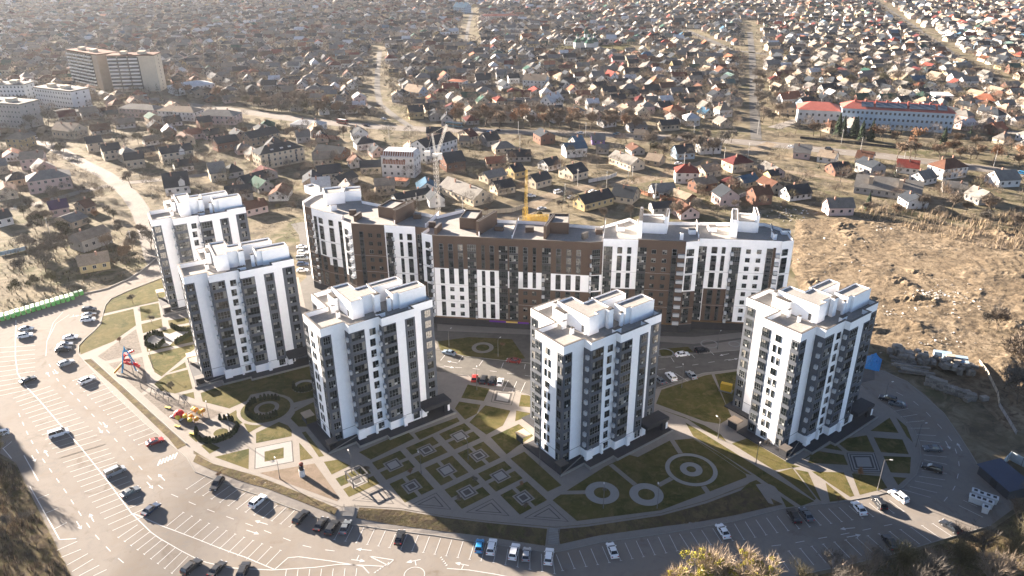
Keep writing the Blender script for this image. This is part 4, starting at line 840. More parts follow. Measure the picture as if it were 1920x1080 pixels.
# near wall left end, right end (in the picture), depth, wall height, roof height, kind, roof, wall, label
MH = [
 ((167, 287), (196, 283), 9, 6, 3.2, 'gable', 'dark', 'cream', 'farthest of three steep dark-roofed houses stepping along the side street'),
 ((197, 302), (230, 297), 9, 6, 3.2, 'gable', 'dark', 'cream', 'middle of three steep dark-roofed houses stepping along the side street'),
 ((238, 318), (273, 314), 9, 5.6, 3, 'gable', 'dark', 'cream', 'nearest of three steep dark-roofed houses stepping along the side street'),
 ((307, 309), (365, 300), 10, 6.5, 3, 'gable', 'dark', 'cream', 'long two-storey cream house with dark roof behind the house with the white dormer'),
 ((312, 368), (358, 362), 12, 4.6, 6, 'gable', 'dark', 'white', 'white house with large dark roof and white dormer behind the farthest tower'),
 ((397, 342), (426, 338), 11, 5, 4.6, 'gable', 'grey', 'cream', 'cream house with smooth grey roof beside a dark hipped roof'),
 ((430, 336), (458, 331), 10, 3.5, 3.6, 'hip', 'dark', 'grey', 'low house with dark hipped roof touching the smooth grey-roofed house'),
 ((462, 354), (506, 341), 8, 3.2, 3, 'gable', 'dark', 'grey', 'low long dark-roofed shed in front of the three-storey cream block'),
 ((492, 319), (573, 303), 12, 9, 3.4, 'hip', 'dark', 'cream', 'three-storey cream block with skylights in its dark roof'),
 ((472, 277), (526, 265), 11, 6, 3.2, 'gable', 'dark', 'beige', 'beige house with dark roof directly behind the three-storey cream block'),
 ((410, 286), (450, 279), 10, 5.6, 3, 'gable', 'dark', 'brick', 'brown house with dark roof behind leafless trees near the grey-roofed pair'),
 ((370, 233), (440, 235), 13, 6.5, 3, 'hip', 'grey', 'pink', 'pinkish two-storey house with grey hipped roof below the avenue'),
 ((298, 224), (366, 228), 12, 6.5, 3, 'hip', 'tan', 'white', 'white two-storey house with pale brown hipped roof beside the pinkish one'),
 ((225, 219), (292, 223), 12, 6.5, 2.6, 'hip', 'grey', 'pink', 'pale pink two-storey house with grey roof nearest the twin tall blocks'),
 ((57, 365), (138, 353), 13, 7, 3.4, 'hip', 'grey', 'pink', 'large beige two-storey house with grey hipped roof beside the side street'),
 ((42, 320), (85, 316), 11, 6.5, 3, 'gable', 'tan', 'pink', 'beige gabled house directly behind the large hipped-roof house'),
 ((-14, 330), (18, 325), 12, 5, 3, 'gable', 'grey', 'cream', 'pale house with grey roof cut by the left picture edge'),
 ((14, 278), (47, 279), 11, 6, 3.6, 'hip', 'tan', 'yellow', 'pale yellow house with light hipped roof at the far left'),
 ((100, 258), (140, 262), 12, 5.5, 4, 'gable', 'tan', 'cream', 'cream house with light brown roof at the top of the side street'),
 ((98, 408), (132, 402), 9, 4, 3, 'gable', 'purple', 'pink', 'single-storey pinkish house with purple metal roof'),
 ((-6, 428), (27, 420), 10, 4, 2.6, 'gable', 'dark', 'white', 'white house with dark roof at the left edge near the cross street'),
 ((158, 474), (212, 455), 10, 5.4, 2.2, 'gable', 'tan', 'grey', 'grey plastered house with flat light roof near the green bins'),
 ((137, 430), (167, 419), 12, 3.4, 2, 'gable', 'grey', 'beige', 'low grey-roofed building just behind the grey plastered house'),
 ((163, 402), (182, 396), 9, 3.4, 2.6, 'gable', 'brown', 'beige', 'small brown-roofed house beside the purple-roofed one'),
 ((152, 514), (208, 504), 8, 3.6, 3, 'gable', 'tan', 'yellow', 'weathered yellow cottage with worn roof closest to the green bins'),
 ((717, 331), (778, 334), 12, 11.5, 2.8, 'mansard', 'white', 'white', 'grey-white four-storey building with rusty metal mansard roof'),
 ((800, 308), (858, 290), 13, 10, 3.4, 'gable', 'dark', 'white', 'tall white house with dark solar-like roof behind the white crane'),
 ((838, 323), (873, 318), 12, 5.4, 4.4, 'gable', 'dark', 'brick', 'brick house with steep dark roof right of the white crane mast'),
 ((824, 362), (888, 388), 12, 4, 3.8, 'gable', 'grey', 'cream', 'long cream hall with grey roof and a hole in it'),
 ((933, 367), (966, 361), 9, 3.6, 3, 'gable', 'dark', 'cream', 'cream cottage with curved dark roof left of the yellow crane'),
 ((916, 346), (950, 338), 9, 3.4, 2.6, 'gable', 'grey', 'cream', 'grey-roofed cottage behind the curved dark roof'),
 ((800, 262), (828, 262), 10, 4.5, 2.8, 'gable', 'dark', 'pink', 'pink house with dark roof beneath the bus stop'),
 ((862, 276), (880, 276), 9, 4, 2.4, 'gable', 'tan', 'cream', 'low cream house beside the dark maroon-roofed one'),
 ((883, 274), (897, 271), 14, 6, 3, 'gable', 'maroon', 'cream', 'narrow two-storey house with dark maroon roof below the avenue'),
 ((914, 276), (938, 272), 11, 4, 4, 'gable', 'dark', 'grey', 'steep dark-roofed cottage below the avenue'),
 ((1005, 355), (1034, 347), 9, 4, 3, 'gable', 'dark', 'cream', 'cream cottage with dark roof right of the yellow crane'),
 ((965, 336), (985, 332), 10, 4, 3, 'gable', 'dark', 'yellow', 'pale yellow cottage with dark roof behind the yellow crane tip'),
 ((1028, 322), (1052, 316), 9, 3.4, 3, 'gable', 'dark', 'white', 'white cottage with black roof in the allotments'),
 ((1074, 341), (1102, 334), 12, 4.4, 3.4, 'gable', 'dark', 'cream', 'cream house with dark roof behind the white-grey street fence'),
 ((1141, 306), (1182, 322), 10, 4, 3.2, 'gable', 'grey', 'cream', 'long cream house with two-part grey roof beside the dirt road'),
 ((1096, 397), (1150, 383), 9, 4, 3.2, 'gable', 'dark', 'yellow', 'long yellow house with black roof just behind the apartment block'),
 ((1145, 378), (1185, 384), 12, 3.4, 4, 'gable', 'dark', 'cream', 'steep dark-roofed barn beside the black-roofed yellow house'),
 ((1266, 344), (1309, 345), 10, 6, 3.6, 'hip', 'red', 'white', 'white house with bright red roof beside the dirt road'),
 ((1110, 272), (1134, 272), 10, 3.4, 3, 'gable', 'grey', 'violet', 'violet-walled house with light grey roof below the avenue'),
 ((1081, 283), (1097, 281), 11, 4.5, 3.6, 'gable', 'blue', 'grey', 'small blue-grey gabled house left of the violet one'),
 ((1119, 289), (1141, 289), 8, 3.2, 2, 'gable', 'grey', 'grey', 'low grey cottage in front of the violet-walled house'),
 ((1188, 262), (1208, 263), 9, 3.6, 2.4, 'gable', 'tan', 'grey', 'small grey house with tan roof beside big leafless trees'),
 ((1209, 309), (1235, 313), 10, 3.2, 2.8, 'gable', 'tan', 'beige', 'tan-roofed cottage right of the long two-part grey roof'),
 ((1270, 300), (1302, 298), 11, 4, 3.6, 'gable', 'dark', 'blue', 'blue-roofed cottage with white chimney behind the red-roofed house'),
 ((1250, 372), (1285, 384), 8, 2.8, 2, 'gable', 'tan', 'brick', 'long low outbuilding with orange brick wall'),
 ((1322, 336), (1352, 330), 9, 4, 2.8, 'gable', 'tan', 'cream', 'cream cottage with ribbed tan roof right of the bright red one'),
 ((1373, 325), (1412, 320), 11, 5, 3.6, 'hip', 'maroon', 'cream', 'cream house with dark maroon hipped roof and two chimneys'),
 ((1395, 354), (1422, 348), 8, 3.2, 2.8, 'gable', 'blue', 'cream', 'small cottage with deep blue roof by the grey fence'),
 ((1348, 350), (1378, 356), 8, 3, 2.4, 'hip', 'maroon', 'brick', 'low maroon hipped roof next to the deep blue one'),
 ((1444, 345), (1460, 343), 7, 4.5, 2.2, 'gable', 'dark', 'yellow', 'narrow pale yellow gable beside the dirt road'),
 ((1486, 297), (1517, 300), 10, 4, 3.8, 'gable', 'grey', 'pink', 'pinkish gable house with grey roof at the avenue junction'),
 ((1531, 303), (1562, 308), 9, 3.4, 3, 'gable', 'tan', 'white', 'white house with light tan roof right of the pinkish gable'),
 ((1602, 307), (1632, 311), 10, 3.8, 3.2, 'gable', 'brown', 'white', 'white house with dusty brown roof below the avenue'),
 ((1680, 324), (1720, 328), 10, 3.6, 3.2, 'gable', 'red', 'white', 'white house with crimson roof behind the long grey building'),
 ((1730, 348), (1755, 343), 9, 3.4, 3.2, 'gable', 'grey', 'white', 'small white gabled house right of the long grey building'),
 ((1766, 338), (1811, 332), 11, 6, 4, 'hip', 'brown', 'white', 'tall white house with brown hipped roof and dark balcony'),
 ((1600, 362), (1724, 378), 14, 3.6, 4.8, 'gable', 'grey', 'grey', 'very long grey-roofed building with two square chimneys'),
 ((1767, 361), (1811, 365), 8, 3.2, 2.2, 'gable', 'grey', 'grey', 'long low grey shed in front of the tall brown-roofed house'),
 ((1871, 352), (1911, 350), 11, 4, 3.8, 'gable', 'grey', 'white', 'grey gabled house at the right picture edge near the beige brush'),
 ((1820, 196), (1864, 201), 12, 4.5, 4, 'hip', 'orange', 'white', 'white house with vivid orange hipped roof right of the school'),
 ((1752, 190), (1786, 191), 14, 4.5, .5, 'flat', 'white', 'white', 'flat white-roofed shed behind the school'),
 ((980, 166), (1022, 168), 14, 7.5, 4, 'gable', 'tan', 'white', 'large white two-storey house with tan roof beyond the avenue trees'),
 ((1033, 207), (1056, 200), 10, 6, 5, 'gable', 'white', 'white', 'tall white triangular gable among the brown avenue trees'),
 ((893, 159), (921, 158), 10, 4, 5, 'gable', 'dark', 'white', 'white steep gable with near-black roof beyond the avenue'),
 ((962, 188), (992, 189), 11, 3.2, 4.2, 'gable', 'maroon', 'white', 'white house with dark maroon roof beside the avenue trees'),
 ((839, 165), (868, 167), 11, 6, 1, 'hip', 'orange', 'white', 'white box-like house with orange-beige flat-looking roof'),
 ((757, 178), (785, 183), 11, 4, 4.6, 'gable', 'tan', 'blue', 'house with tan roof and blue gable beyond the avenue'),
 ((845, 132), (868, 133), 11, 4, 3.4, 'hip', 'brown', 'brick', 'wide low brown hipped roof house in the middle distance'),
 ((1020, 131), (1040, 131), 11, 4.5, 3.4, 'gable', 'orange', 'pink', 'house with salmon orange roof in the middle distance, left of a dark tree'),
 ((332, 180), (405, 170), 20, 6, 3, 'hip', 'white', 'white', 'large hall with bright white metal roof below the twin blocks'),
 ((140, 221), (172, 212), 20, 3.5, .5, 'flat', 'dark', 'grey', 'row of flat black garages below the four-storey block'),
 ((545, 245), (600, 248), 11, 4.6, 2.2, 'hip', 'white', 'white', 'white low building with pale roof beside the avenue at the junction'),
 ((590, 294), (640, 300), 10, 3.6, 3, 'gable', 'dark', 'brick', 'dark-roofed brick cottage left of the rusty mansard building'),
 ((670, 283), (705, 279), 10, 4, 3.4, 'hip', 'dark', 'white', 'white house with dark hipped roof below the avenue bend'),
 ((598, 340), (642, 335), 9, 4, 3.6, 'gable', 'dark', 'cream', 'cream house with black gable roof behind the block left end'),
 ((640, 352), (672, 340), 8, 3, 2.6, 'gable', 'dark', 'grey', 'small dark shed right behind the black gable roof'),
 ((720, 348), (762, 350), 6, 2.8, .4, 'flat', 'orange', 'grey', 'open shed with salmon flat roof in front of the mansard building'),
 ((745, 385), (810, 372), 7, 3, 2, 'gable', 'dark', 'white', 'long low black-roofed barn left of the crane mast foot'),
 ((1225, 402), (1262, 400), 8, 3, 2, 'gable', 'dark', 'grey', 'low dark shed just behind the apartment block right half'),
 ((900, 38), (972, 38), 22, 6, 2.5, 'hip', 'maroon', 'white', 'long distant building with dark red roof on the upper edge'),
 ((850, 25), (872, 26), 20, 10, 7, 'gable', 'blue', 'blue', 'distant building with vivid blue steep roof'),
]
for i, (a, b, W_, h, rh, kd, rc, wc, lab) in enumerate(MH):
    A, B = G(*a).xy, G(*b).xy; d = (B-A); L = d.length; d.normalize()
    T = house_at((A+B)/2, d, L, W_, h, rh, kd, rc, wc, lab, 'houses below the avenue' if a[1] > 215 else 'houses beyond the avenue', 2 if a[1] > 150 else 1, i)
    if 'white dormer' in lab:
        o = MB(); o.box(1, 4, -.2, 3, 4.4, 7.0, 0); o.face([(1, -.2, 7), (4, -.2, 7), (2.5, -.2, 8.6)]); o.build('dormer', [WLM['white']], T)
        o = MB(); o.hexa([(.6, -.5, 6.7), (2.5, -.5, 8.7), (2.5, 5, 8.7), (.6, 5, 6.7)], [(.6, -.5, 6.85), (2.5, -.5, 8.85), (2.5, 5, 8.85), (.6, 5, 6.85)]); o.hexa([(2.5, -.5, 8.7), (4.4, -.5, 6.7), (4.4, 5, 6.7), (2.5, 5, 8.7)], [(2.5, -.5, 8.85), (4.4, -.5, 6.85), (4.4, 5, 6.85), (2.5, 5, 8.85)]); o.build('dormer_roof', [RM['dark']], T)
    if 'two square chimneys' in lab:
        for x in (-L*.27, L*.18): o = MB(); o.box(x-1, x+1, 2, 4.2, 4.5, 9, 0); o.build('chimney', [WLM['beige']], T)
    if 'skylights' in lab:
        for x in (-L*.2, L*.02, L*.2): o = MB(); o.box(x-.9, x+.9, 1.6, 2.8, 9.9, 10.6, 0); o.build('skylight', [WLM['white']], T)
        for x in (-L*.32, L*.3): o = MB(); o.box(x-.5, x+.5, -.06, -.01, 1.5, 8.3, 0); o.build('stair_window', [HWIN], T)
    if 'mansard' in lab:
        o = MB(); rr = random.Random(3)
        for q in range(14): x = -L/2+L*(q+.5)/14; o.hexa([(x-.35, .1, 12.0), (x+.35, .1, 12.0), (x+.55, 1.0, 14.2), (x-.2, 1.0, 14.2)], [(x-.35, 0, 12.06), (x+.35, 0, 12.06), (x+.55, .9, 14.26), (x-.2, .9, 14.26)], 0)
        o.build('rust_streak', [mat('rusty_metal', (.16, .07, .045), .9, .3, .6)], T)
# twin tall blocks
def slab_block(name, a, b, W_, h, label, floors, wall, balc_=True, plain=None, rc='grey', grp=None):
    A, B = G(*a).xy, G(*b).xy; d = (B-A); L = d.length; d.normalize()
    T = thing(name, label, 'apartment block', ((A+B)/2).to_3d()[:], math.atan2(d.y, d.x), grp)
    o = MB(); o.box(-L/2, L/2, 0, W_, 0, h, 0); o.build('wall', [WLM[wall]], T)
    o = MB(); o.box(-L/2-.4, L/2+.4, -.4, W_+.4, h+.003, h+.9, 0); o.box(-L/4, -L/4+5, 4, 9, h+.9, h+3.4, 1); o.box(L/8, L/8+6, 4, 9, h+.9, h+3.2, 1); o.build('roof', [RM['brown' if balc_ else rc], WLM['cream']], T)
    fh = h/floors; x0, x1 = -L/2, (L/2 if not plain else L/2-plain)
    if balc_:
        nb = max(2, int((x1-x0)/7))
        for i in range(nb):
            xa, xb = x0+(x1-x0)*i/nb+.8, x0+(x1-x0)*(i+1)/nb-.6
            for f in range(1, floors):
                o = MB(); o.box(xa, xb, -1.3, -.003, f*fh+.1, f*fh+1.3, 0); o.box(xa, xb, -1.25, -.003, f*fh+1.301, f*fh+fh-.2, 1); o.build('balcony', [WLM['white'], HWIN], T)
            o = MB(); o.box(xb+.1, xb+.9, -.1, -.01, 2, h-1, 0); o.build('wall_recess', [TDARK], T)
    else:
        n = int(L/3)
        for f in range(floors):
            for i in range(n): place(HW['w'], 'window', T, (-L/2+L*(i+.5)/n, -.03, f*fh+1), 0)
    for f in range(floors):
        for yy in ((W_*.3, W_*.7) if not balc_ else (W_*.5,)): place(HW['w'], 'window', T, (L/2+.03, yy, f*fh+1), math.pi/2)
    n_ = Vector((-d.y, d.x))
    for i in range(int(L/8)+1): c = A+d*(i+.5)*8+n_*W_/2; SPOTS.append((c.x, c.y, W_/2+6))
    return T
slab_block('apartment_block', (214, 173), (302, 171), 16, 30, 'tall ten-storey block with white balconies and plain pale end strip', 10, 'cream', True, 14)
slab_block('apartment_block', (140, 158), (196, 170), 18, 30, 'tall ten-storey block standing behind its twin, brownish side wall', 10, 'beige', True, 10)
slab_block('apartment_block', (72, 198), (140, 207), 16, 14, 'four-storey white block with dark gabled roof below the twin towers', 4, 'white', False)
slab_block('apartment_block', (-30, 190), (52, 190), 14, 13, 'four-storey white block furthest left behind the grey one', 4, 'white', False)
slab_block('apartment_block', (-40, 236), (48, 243), 16, 17, 'five-storey grey block with white balconies at the left edge', 5, 'grey', False)
# the school with the red roof
A, B = G(1574, 238).xy, G(1783, 250).xy; d = (B-A); L = d.length; d.normalize(); rz = math.atan2(d.y, d.x)
T = thing('school_building', 'long pale blue three-storey school with red roof and solar panels', 'school', ((A+B)/2).to_3d()[:], rz)
BLUEW = mat('pale_blue_wall', (.38, .45, .50), .85, .05, .3)
o = MB(); o.box(-L/2, L/2, 0, 16, 0, 13, 0); o.box(-L/2-28, -L/2-.01, 3, 24, 0, 10, 1); o.build('wall', [BLUEW, WLM['white']], T)
o = MB(); q = 7.5; A_ = [(-L/2-.8, -.8), (L/2+.8, -.8), (L/2+.8, 16.8), (-L/2-.8, 16.8)]
o.v += [(*p, 13.) for p in A_]+[(-L/2+q, 8, 17.2), (L/2-q, 8, 17.2)]
for f in ((0, 1, 5, 4), (1, 2, 5), (2, 3, 4, 5), (3, 0, 4), (3, 2, 1, 0)): o.f.append(f); o.m.append(0)
n = len(o.v); o.v += [(-L/2-29, 2.2, 10.), (-L/2-.2, 2.2, 10.), (-L/2-.2, 24.8, 10.), (-L/2-29, 24.8, 10.), (-L/2-20, 13, 14.), (-L/2-8, 13, 14.)]
for f in ((0, 1, 5, 4), (1, 2, 5), (2, 3, 4, 5), (3, 0, 4), (3, 2, 1, 0)): o.f.append(tuple(n+i for i in f)); o.m.append(0)
REDR = mat('red_roof', (.30, .085, .065), .85, .15, .3)
ro = o.build('roof', [REDR], T)
for i in range(9):
    x = -L/2+8+i*(L-16)/8; o = MB(); o.box(x-.6, x+.6, 6, 7.2, 15, 18.2, 0); o.build('chimney', [REDR], ro)
for x0, x1 in ((-.33, -.22), (-.2, .08), (.1, .33), (.35, .43)):
    o = MB(); o.hexa([(x0*L, 1.2, 14.3), (x1*L, 1.2, 14.3), (x1*L, 6.2, 16.7), (x0*L, 6.2, 16.7)], [(x0*L, 1.1, 14.5), (x1*L, 1.1, 14.5), (x1*L, 6.1, 16.9), (x0*L, 6.1, 16.9)]); o.build('solar_panel', [mat('solar_glass', (.05, .07, .10), .25, .1, spec=.6)], T)
for f in range(3):
    for i in range(24): place(HW['w'], 'window', T, (-L/2+L*(i+.5)/24, -.03, 1.8+f*4), 0, (1.1, 1, 1.2))
for f in range(2):
    for i in range(7): place(HW['w'], 'window', T, (-L/2-28+4*(i+.5), 2.97, 1.8+f*4.2), 0, (1.1, 1, 1.2))
for i in range(12): c = A+d*(i-2.4)*(L/9.5)+Vector((-d.y, d.x))*9; SPOTS.append((c.x, c.y, 14))
# the church
c = G(1103, 92); T = thing('church', 'small white church with dark green domed roofs in a grassy yard', 'church', (c.x, c.y, 0), R(12)); SPOTS.append((c.x, c.y, 30))
GR = RM['green']; W0 = WLM['white']
o = MB(); o.prism(circ(Vector((0, 10)), 9, 8), 0, 8, 0); o.box(-5, 5, -6, 2, 0, 7, 0); o.box(-14, 14, 6, 14, 0, 7, 0); o.box(-4, 4, 16, 26, 0, 7, 0); o.build('wall', [W0], T)
o = MB()
for cx, cy, r_, z in ((0, 10, 8.5, 8), (-10, 10, 5, 7), (10, 10, 5, 7), (0, -2, 5.5, 7)): o.hexa([(*p, z+.05) for p in circ(Vector((cx, cy)), r_+.6, 8)], [(*p, z+4) for p in circ(Vector((cx, cy)), r_*.4, 8)])
o.build('roof', [GR], T)
for cx, cy, r_, z in ((0, 10, 2.6, 12), (-10, 10, 1.5, 11), (10, 10, 1.5, 11), (0, -2, 1.7, 11)):
    o = MB(); o.prism(circ(Vector((cx, cy)), r_, 10), z-.5, z+r_*1.4, 0); o.ball((cx, cy, z+r_*2.1), r_*1.15, 1, 1.15, 10, 6); o.tube((cx, cy, z+r_*3), (cx, cy, z+r_*4.2), .12, .1, 4, 1); o.build('dome', [W0, GR], T)
flat([W([(1040, 84), (1180, 84), (1200, 96), (1140, 104), (1040, 102)])], .02, 'church_lawn', LAWN)
for q in [(1060, 93), (1120, 92), (1160, 93), (1190, 92)]: c = G(*q); SPOTS.append((c.x, c.y, 22))
# keep streets, site and estate clear
def clear_px(pts, r):
    P_ = [G(*q).xy for q in pts]
    for a, b in zip(P_, P_[1:]):
        n = max(1, int((b-a).length/(r*.8)))
        for i in range(n+1): c = a.lerp(b, i/n); SPOTS.append((c.x, c.y, r))
clear_px([(300, 190), (480, 212), (560, 224), (640, 232), (860, 244), (1080, 250), (1330, 262), (1440, 270), (1660, 293), (1920, 326), (2100, 350)], 11)
clear_px([(430, 214), (560, 233), (640, 241), (860, 253), (1080, 259), (1330, 271), (1440, 280), (1660, 304), (1920, 337)], 7); clear_px([(30, 238), (100, 276), (150, 304), (196, 327), (246, 368), (274, 420), (300, 512)], 9); clear_px([(-40, 402), (60, 384), (220, 345), (440, 322)], 6)
clear_px([(1500, 254), (1600, 262), (1700, 272), (1830, 280)], 13); clear_px([(1406, 40), (1413, 150), (1418, 262)], 11); clear_px([(712, 90), (707, 165), (712, 196), (740, 218)], 8); clear_px([(885, 15), (873, 80)], 12); clear_px([(1282, 55), (1372, 94), (1440, 102)], 12)
clear_px([(930, 412), (985, 398), (1020, 372), (1120, 348), (1270, 322), (1400, 286), (1450, 268)], 8); clear_px([(1400, 305), (1520, 328), (1600, 342)], 5); clear_px([(1640, 0), (1780, 95), (1900, 158)], 9); clear_px([(1450, 240), (1560, 205)], 8)
EST = W([(-300, 1300), (-300, 640), (0, 604), (155, 550), (240, 523), (292, 487), (275, 430), (330, 395), (560, 400), (680, 375), (960, 410), (1300, 415), (1500, 395), (1640, 405), (2100, 450), (2300, 1300)])
ALLOT = W([(960, 285), (1280, 275), (1290, 300), (1200, 325), (1000, 345)])
CELL = {}
def reg(x, y, r):
    CELL.setdefault((int(x//40), int(y//40)), []).append((x, y, r))
for s_ in SPOTS: reg(*s_)
def free(x, y, r):
    i, j = int(x//40), int(y//40)
    for a in (i-1, i, i+1):
        for b_ in (j-1, j, j+1):
            for (u, v, q) in CELL.get((a, b_), ()):
                if (x-u)**2+(y-v)**2 < (r+q)**2: return False
    return not inpoly(x, y, EST)
# the village: plots in rows along imaginary streets, jittered
cand = []
rw = 0; y = 330.
while y < 1950:
    x = -1250.; ang0 = R(6)+.18*math.sin(y*.004)
    while x < 1250:
        xx = x+rnd.uniform(-4, 4)+(rw % 2)*9; yy = y+rnd.uniform(-4.5, 4.5)+.10*xx*math.sin(y*.003+1)+.03*xx
        px, py = proj(Vector((xx, yy, 0)))
        if -40 < px < 1960 and -30 < py < 420 and rnd.random() < (.96 if py < 235 else .62): cand.append((px, py, xx, yy, ang0))
        x += 15.5 if y > 520 else 19
    y += 17 if rw % 2 else 22; rw += 1
RW_ = ['dark']*34+['grey']*34+['tan']*12+['brown']*8+['red']*2+['orange']*3+['green']*2+['blue']*1+['white']*4+['maroon']*5+['teal']*1
WW_ = ['white']*30+['cream']*18+['pink']*8+['grey']*24+['yellow']*4+['brick']*10+['beige']*18+['blue']*2
vill = []
cand.sort(key=lambda c: -c[1])
for px, py, x, y, a in cand:
    L = rnd.uniform(8.5, 13.5); W_ = rnd.uniform(7.5, 10.5)
    if not free(x, y, 5.2): continue
    reg(x, y, 4.8)
    a2 = a+rnd.gauss(0, .12)+(math.pi/2 if rnd.random() < .5 else 0)+(R(20) if px < 500 and py > 150 else 0)
    vill.append((px, py, x, y, a2, L, W_, rnd.choice([3.0, 3.2, 3.6, 4.2, 5.4]), rnd.uniform(2.2, 3.9), 'hip' if rnd.random() < .25 else 'gable', rnd.choice(RW_), rnd.choice(WW_)))
ORD = ['first', 'second', 'third', 'fourth', 'fifth', 'sixth', 'seventh', 'eighth', 'ninth', 'tenth']+['%dth' % i for i in range(11, 80)]
def ordn(i): return ORD[i] if i < 10 else ('%d%s' % (i+1, {1: 'st', 2: 'nd', 3: 'rd'}.get((i+1) % 10, 'th') if (i+1) % 100 not in (11, 12, 13) else 'th'))
NIND = 300-len(MH)
ind = vill[:NIND]; rest = vill[NIND:]
# rows of the near houses, numbered upwards from the long block, each counted from the left
bands = [ind[i:i+24] for i in range(0, len(ind), 24)]
lab_of = {}
for bi_, bd in enumerate(bands):
    for j, h_ in enumerate(sorted(bd, key=lambda q: q[0])):
        lab_of[h_] = '%s house with %s roof, %s from left in village row %d counted up' % (h_[11], {'tan': 'light brown', 'dark': 'dark slate', 'grey': 'grey'}.get(h_[10], h_[10]), ordn(j), bi_+1)
for i, h_ in enumerate(ind):
    px, py, x, y, a, L, W_, h, rh, kd, rc, wc = h_
    d = Vector((math.cos(a), math.sin(a)))
    if d.x < 0: d = -d
    n_ = Vector((-d.y, d.x))
    house_at(Vector((x, y))-n_*W_/2, d, L, W_, h, rh, kd, rc, wc, lab_of[h_], 'houses of the village', 1, i)
# houses farther off: past three hundred, one mass
rk, wk = list(RC), list(WC); mass = MB()
for i, (px, py, x, y, a, L, W_, h, rh, kd, rc, wc) in enumerate(rest):
    wall, rf, ch, wl = house_parts(L, W_, h, rh, kd, i, py > 60, False)
    d = Vector((math.cos(a), math.sin(a)))
    if d.x < 0: d = -d
    n_ = Vector((-d.y, d.x)); o_ = Vector((x, y))-n_*W_/2
    parts = [(wall, len(rk)+wk.index(wc)), (rf, rk.index(rc))]
    if wl:
        w_ = MB()
        for q in wl[:14]:
            if q[3]: w_.face([(q[0], q[1]-.6, q[2]), (q[0], q[1]+.6, q[2]), (q[0], q[1]+.6, q[2]+1.4), (q[0], q[1]-.6, q[2]+1.4)])
            else: w_.face([(q[0]-.7, q[1], q[2]), (q[0]+.7, q[1], q[2]), (q[0]+.7, q[1], q[2]+1.4), (q[0]-.7, q[1], q[2]+1.4)])
        parts.append((w_, len(rk)+len(wk)))
    if i % 2 == 0:   # lean-to or shed beside it
        s_ = MB(); sx = L/2+3+rnd.uniform(0, 3); s_.box(sx, sx+rnd.uniform(3, 6), rnd.uniform(-2, 3), 6, 0, 2.6); parts.append((s_, rk.index(rnd.choice(('grey', 'dark', 'tan', 'brown')))))
    for q, mi in parts:
        n0 = len(mass.v); mass.v += [(o_.x+d.x*vx+n_.x*vy, o_.y+d.y*vx+n_.y*vy, vz) for vx, vy, vz in q.v]
        mass.f += [tuple(n0+z for z in f) for f in q.f]; mass.m += [mi]*len(q.f)
mass.build('distant_houses', [RM[k_] for k_ in rk]+[WLM[k_] for k_ in wk]+[HWIN], kind='stuff', label='dense mass of small distant houses with mixed coloured roofs', category='houses')
# sheds and outbuildings between the near houses
# ------------------------------------------------------------------ trees
BARK = mat('bark', (.10, .077, .057), .95, .2, 1.5); 
TWIG = {'tan': mat('twig_tan', (.150, .120, .092), .95, .3, .25, rand=.2), 'grey': mat('twig_grey', (.110, .098, .084), .95, .3, .25, rand=.2),
        'brown': mat('twig_brown', (.140, .098, .066), .95, .3, .25, rand=.2), 'olive': mat('twig_olive', (.085, .074, .042), .95, .3, .25, rand=.2), 'rust': mat('leaf_rust', (.23, .115, .055), .9, .3, .3, rand=.15)}
EVER = mat('evergreen', (.022, .038, .018), .9, .3, .6, rand=.25); THUJA = mat('thuja', (.028, .035, .014), .95, .3, 1., rand=.3)
MISTLE = mat('mistletoe', (.25, .225, .02), .85, .3, .5); PALET = mat('pale_twig', (.30, .235, .165), .9, .2, .4)
def bare_tree(seed, h, spread, levels=4, twigs=5, tw=.055, upright=.5, fine=True):
    """trunk mesh and twig mesh"""
    r = random.Random(seed); tr, cw = MB(), MB(); tips = []
    def grow(p, d, L, rad, lev):
        segs = 2 if lev < 2 else 1; q = p
        for s_ in range(segs):
            d2 = (d+Vector((r.gauss(0, .12), r.gauss(0, .12), .06))).normalized(); q2 = q+d2*L/segs
            (tr if lev < 2 or not fine else cw).tube(q, q2, rad*(1-.25*s_), rad*(1-.25*(s_+1)), 5 if lev == 0 else 3); q = q2; d = d2
        if lev >= levels: tips.append((q, d)); return
        n = r.choice((3, 4)) if lev < levels-1 else twigs
        for i in range(n):
            az = 2*math.pi*(i+r.random())/n; tilt = r.uniform(.35, 1.0)*spread
            a = d.orthogonal().normalized(); b_ = d.cross(a); nd_ = (d*math.cos(tilt)+(a*math.cos(az)+b_*math.sin(az))*math.sin(tilt)+Vector((0, 0, upright*.4))).normalized()
            t0 = r.uniform(.55, 1.) if lev < 2 else r.uniform(.25, 1.)
            grow(p.lerp(q, t0), nd_, L*r.uniform(.58, .82), rad*.52, lev+1)
    grow(Vector((0, 0, 0)), Vector((0, 0, 1)), h*.33, h*.017+.05, 0)
    for q, d in tips:
        for i in range(3):
            e = q+(d+Vector((r.gauss(0, .5), r.gauss(0, .5), r.gauss(.15, .35)))).normalized()*r.uniform(.07, .13)*h
            s_ = Vector((r.gauss(0, 1), r.gauss(0, 1), r.gauss(0, .5))).normalized()*tw
            cw.face([q-s_, q+s_, e], 0)
    return tr, cw, tips
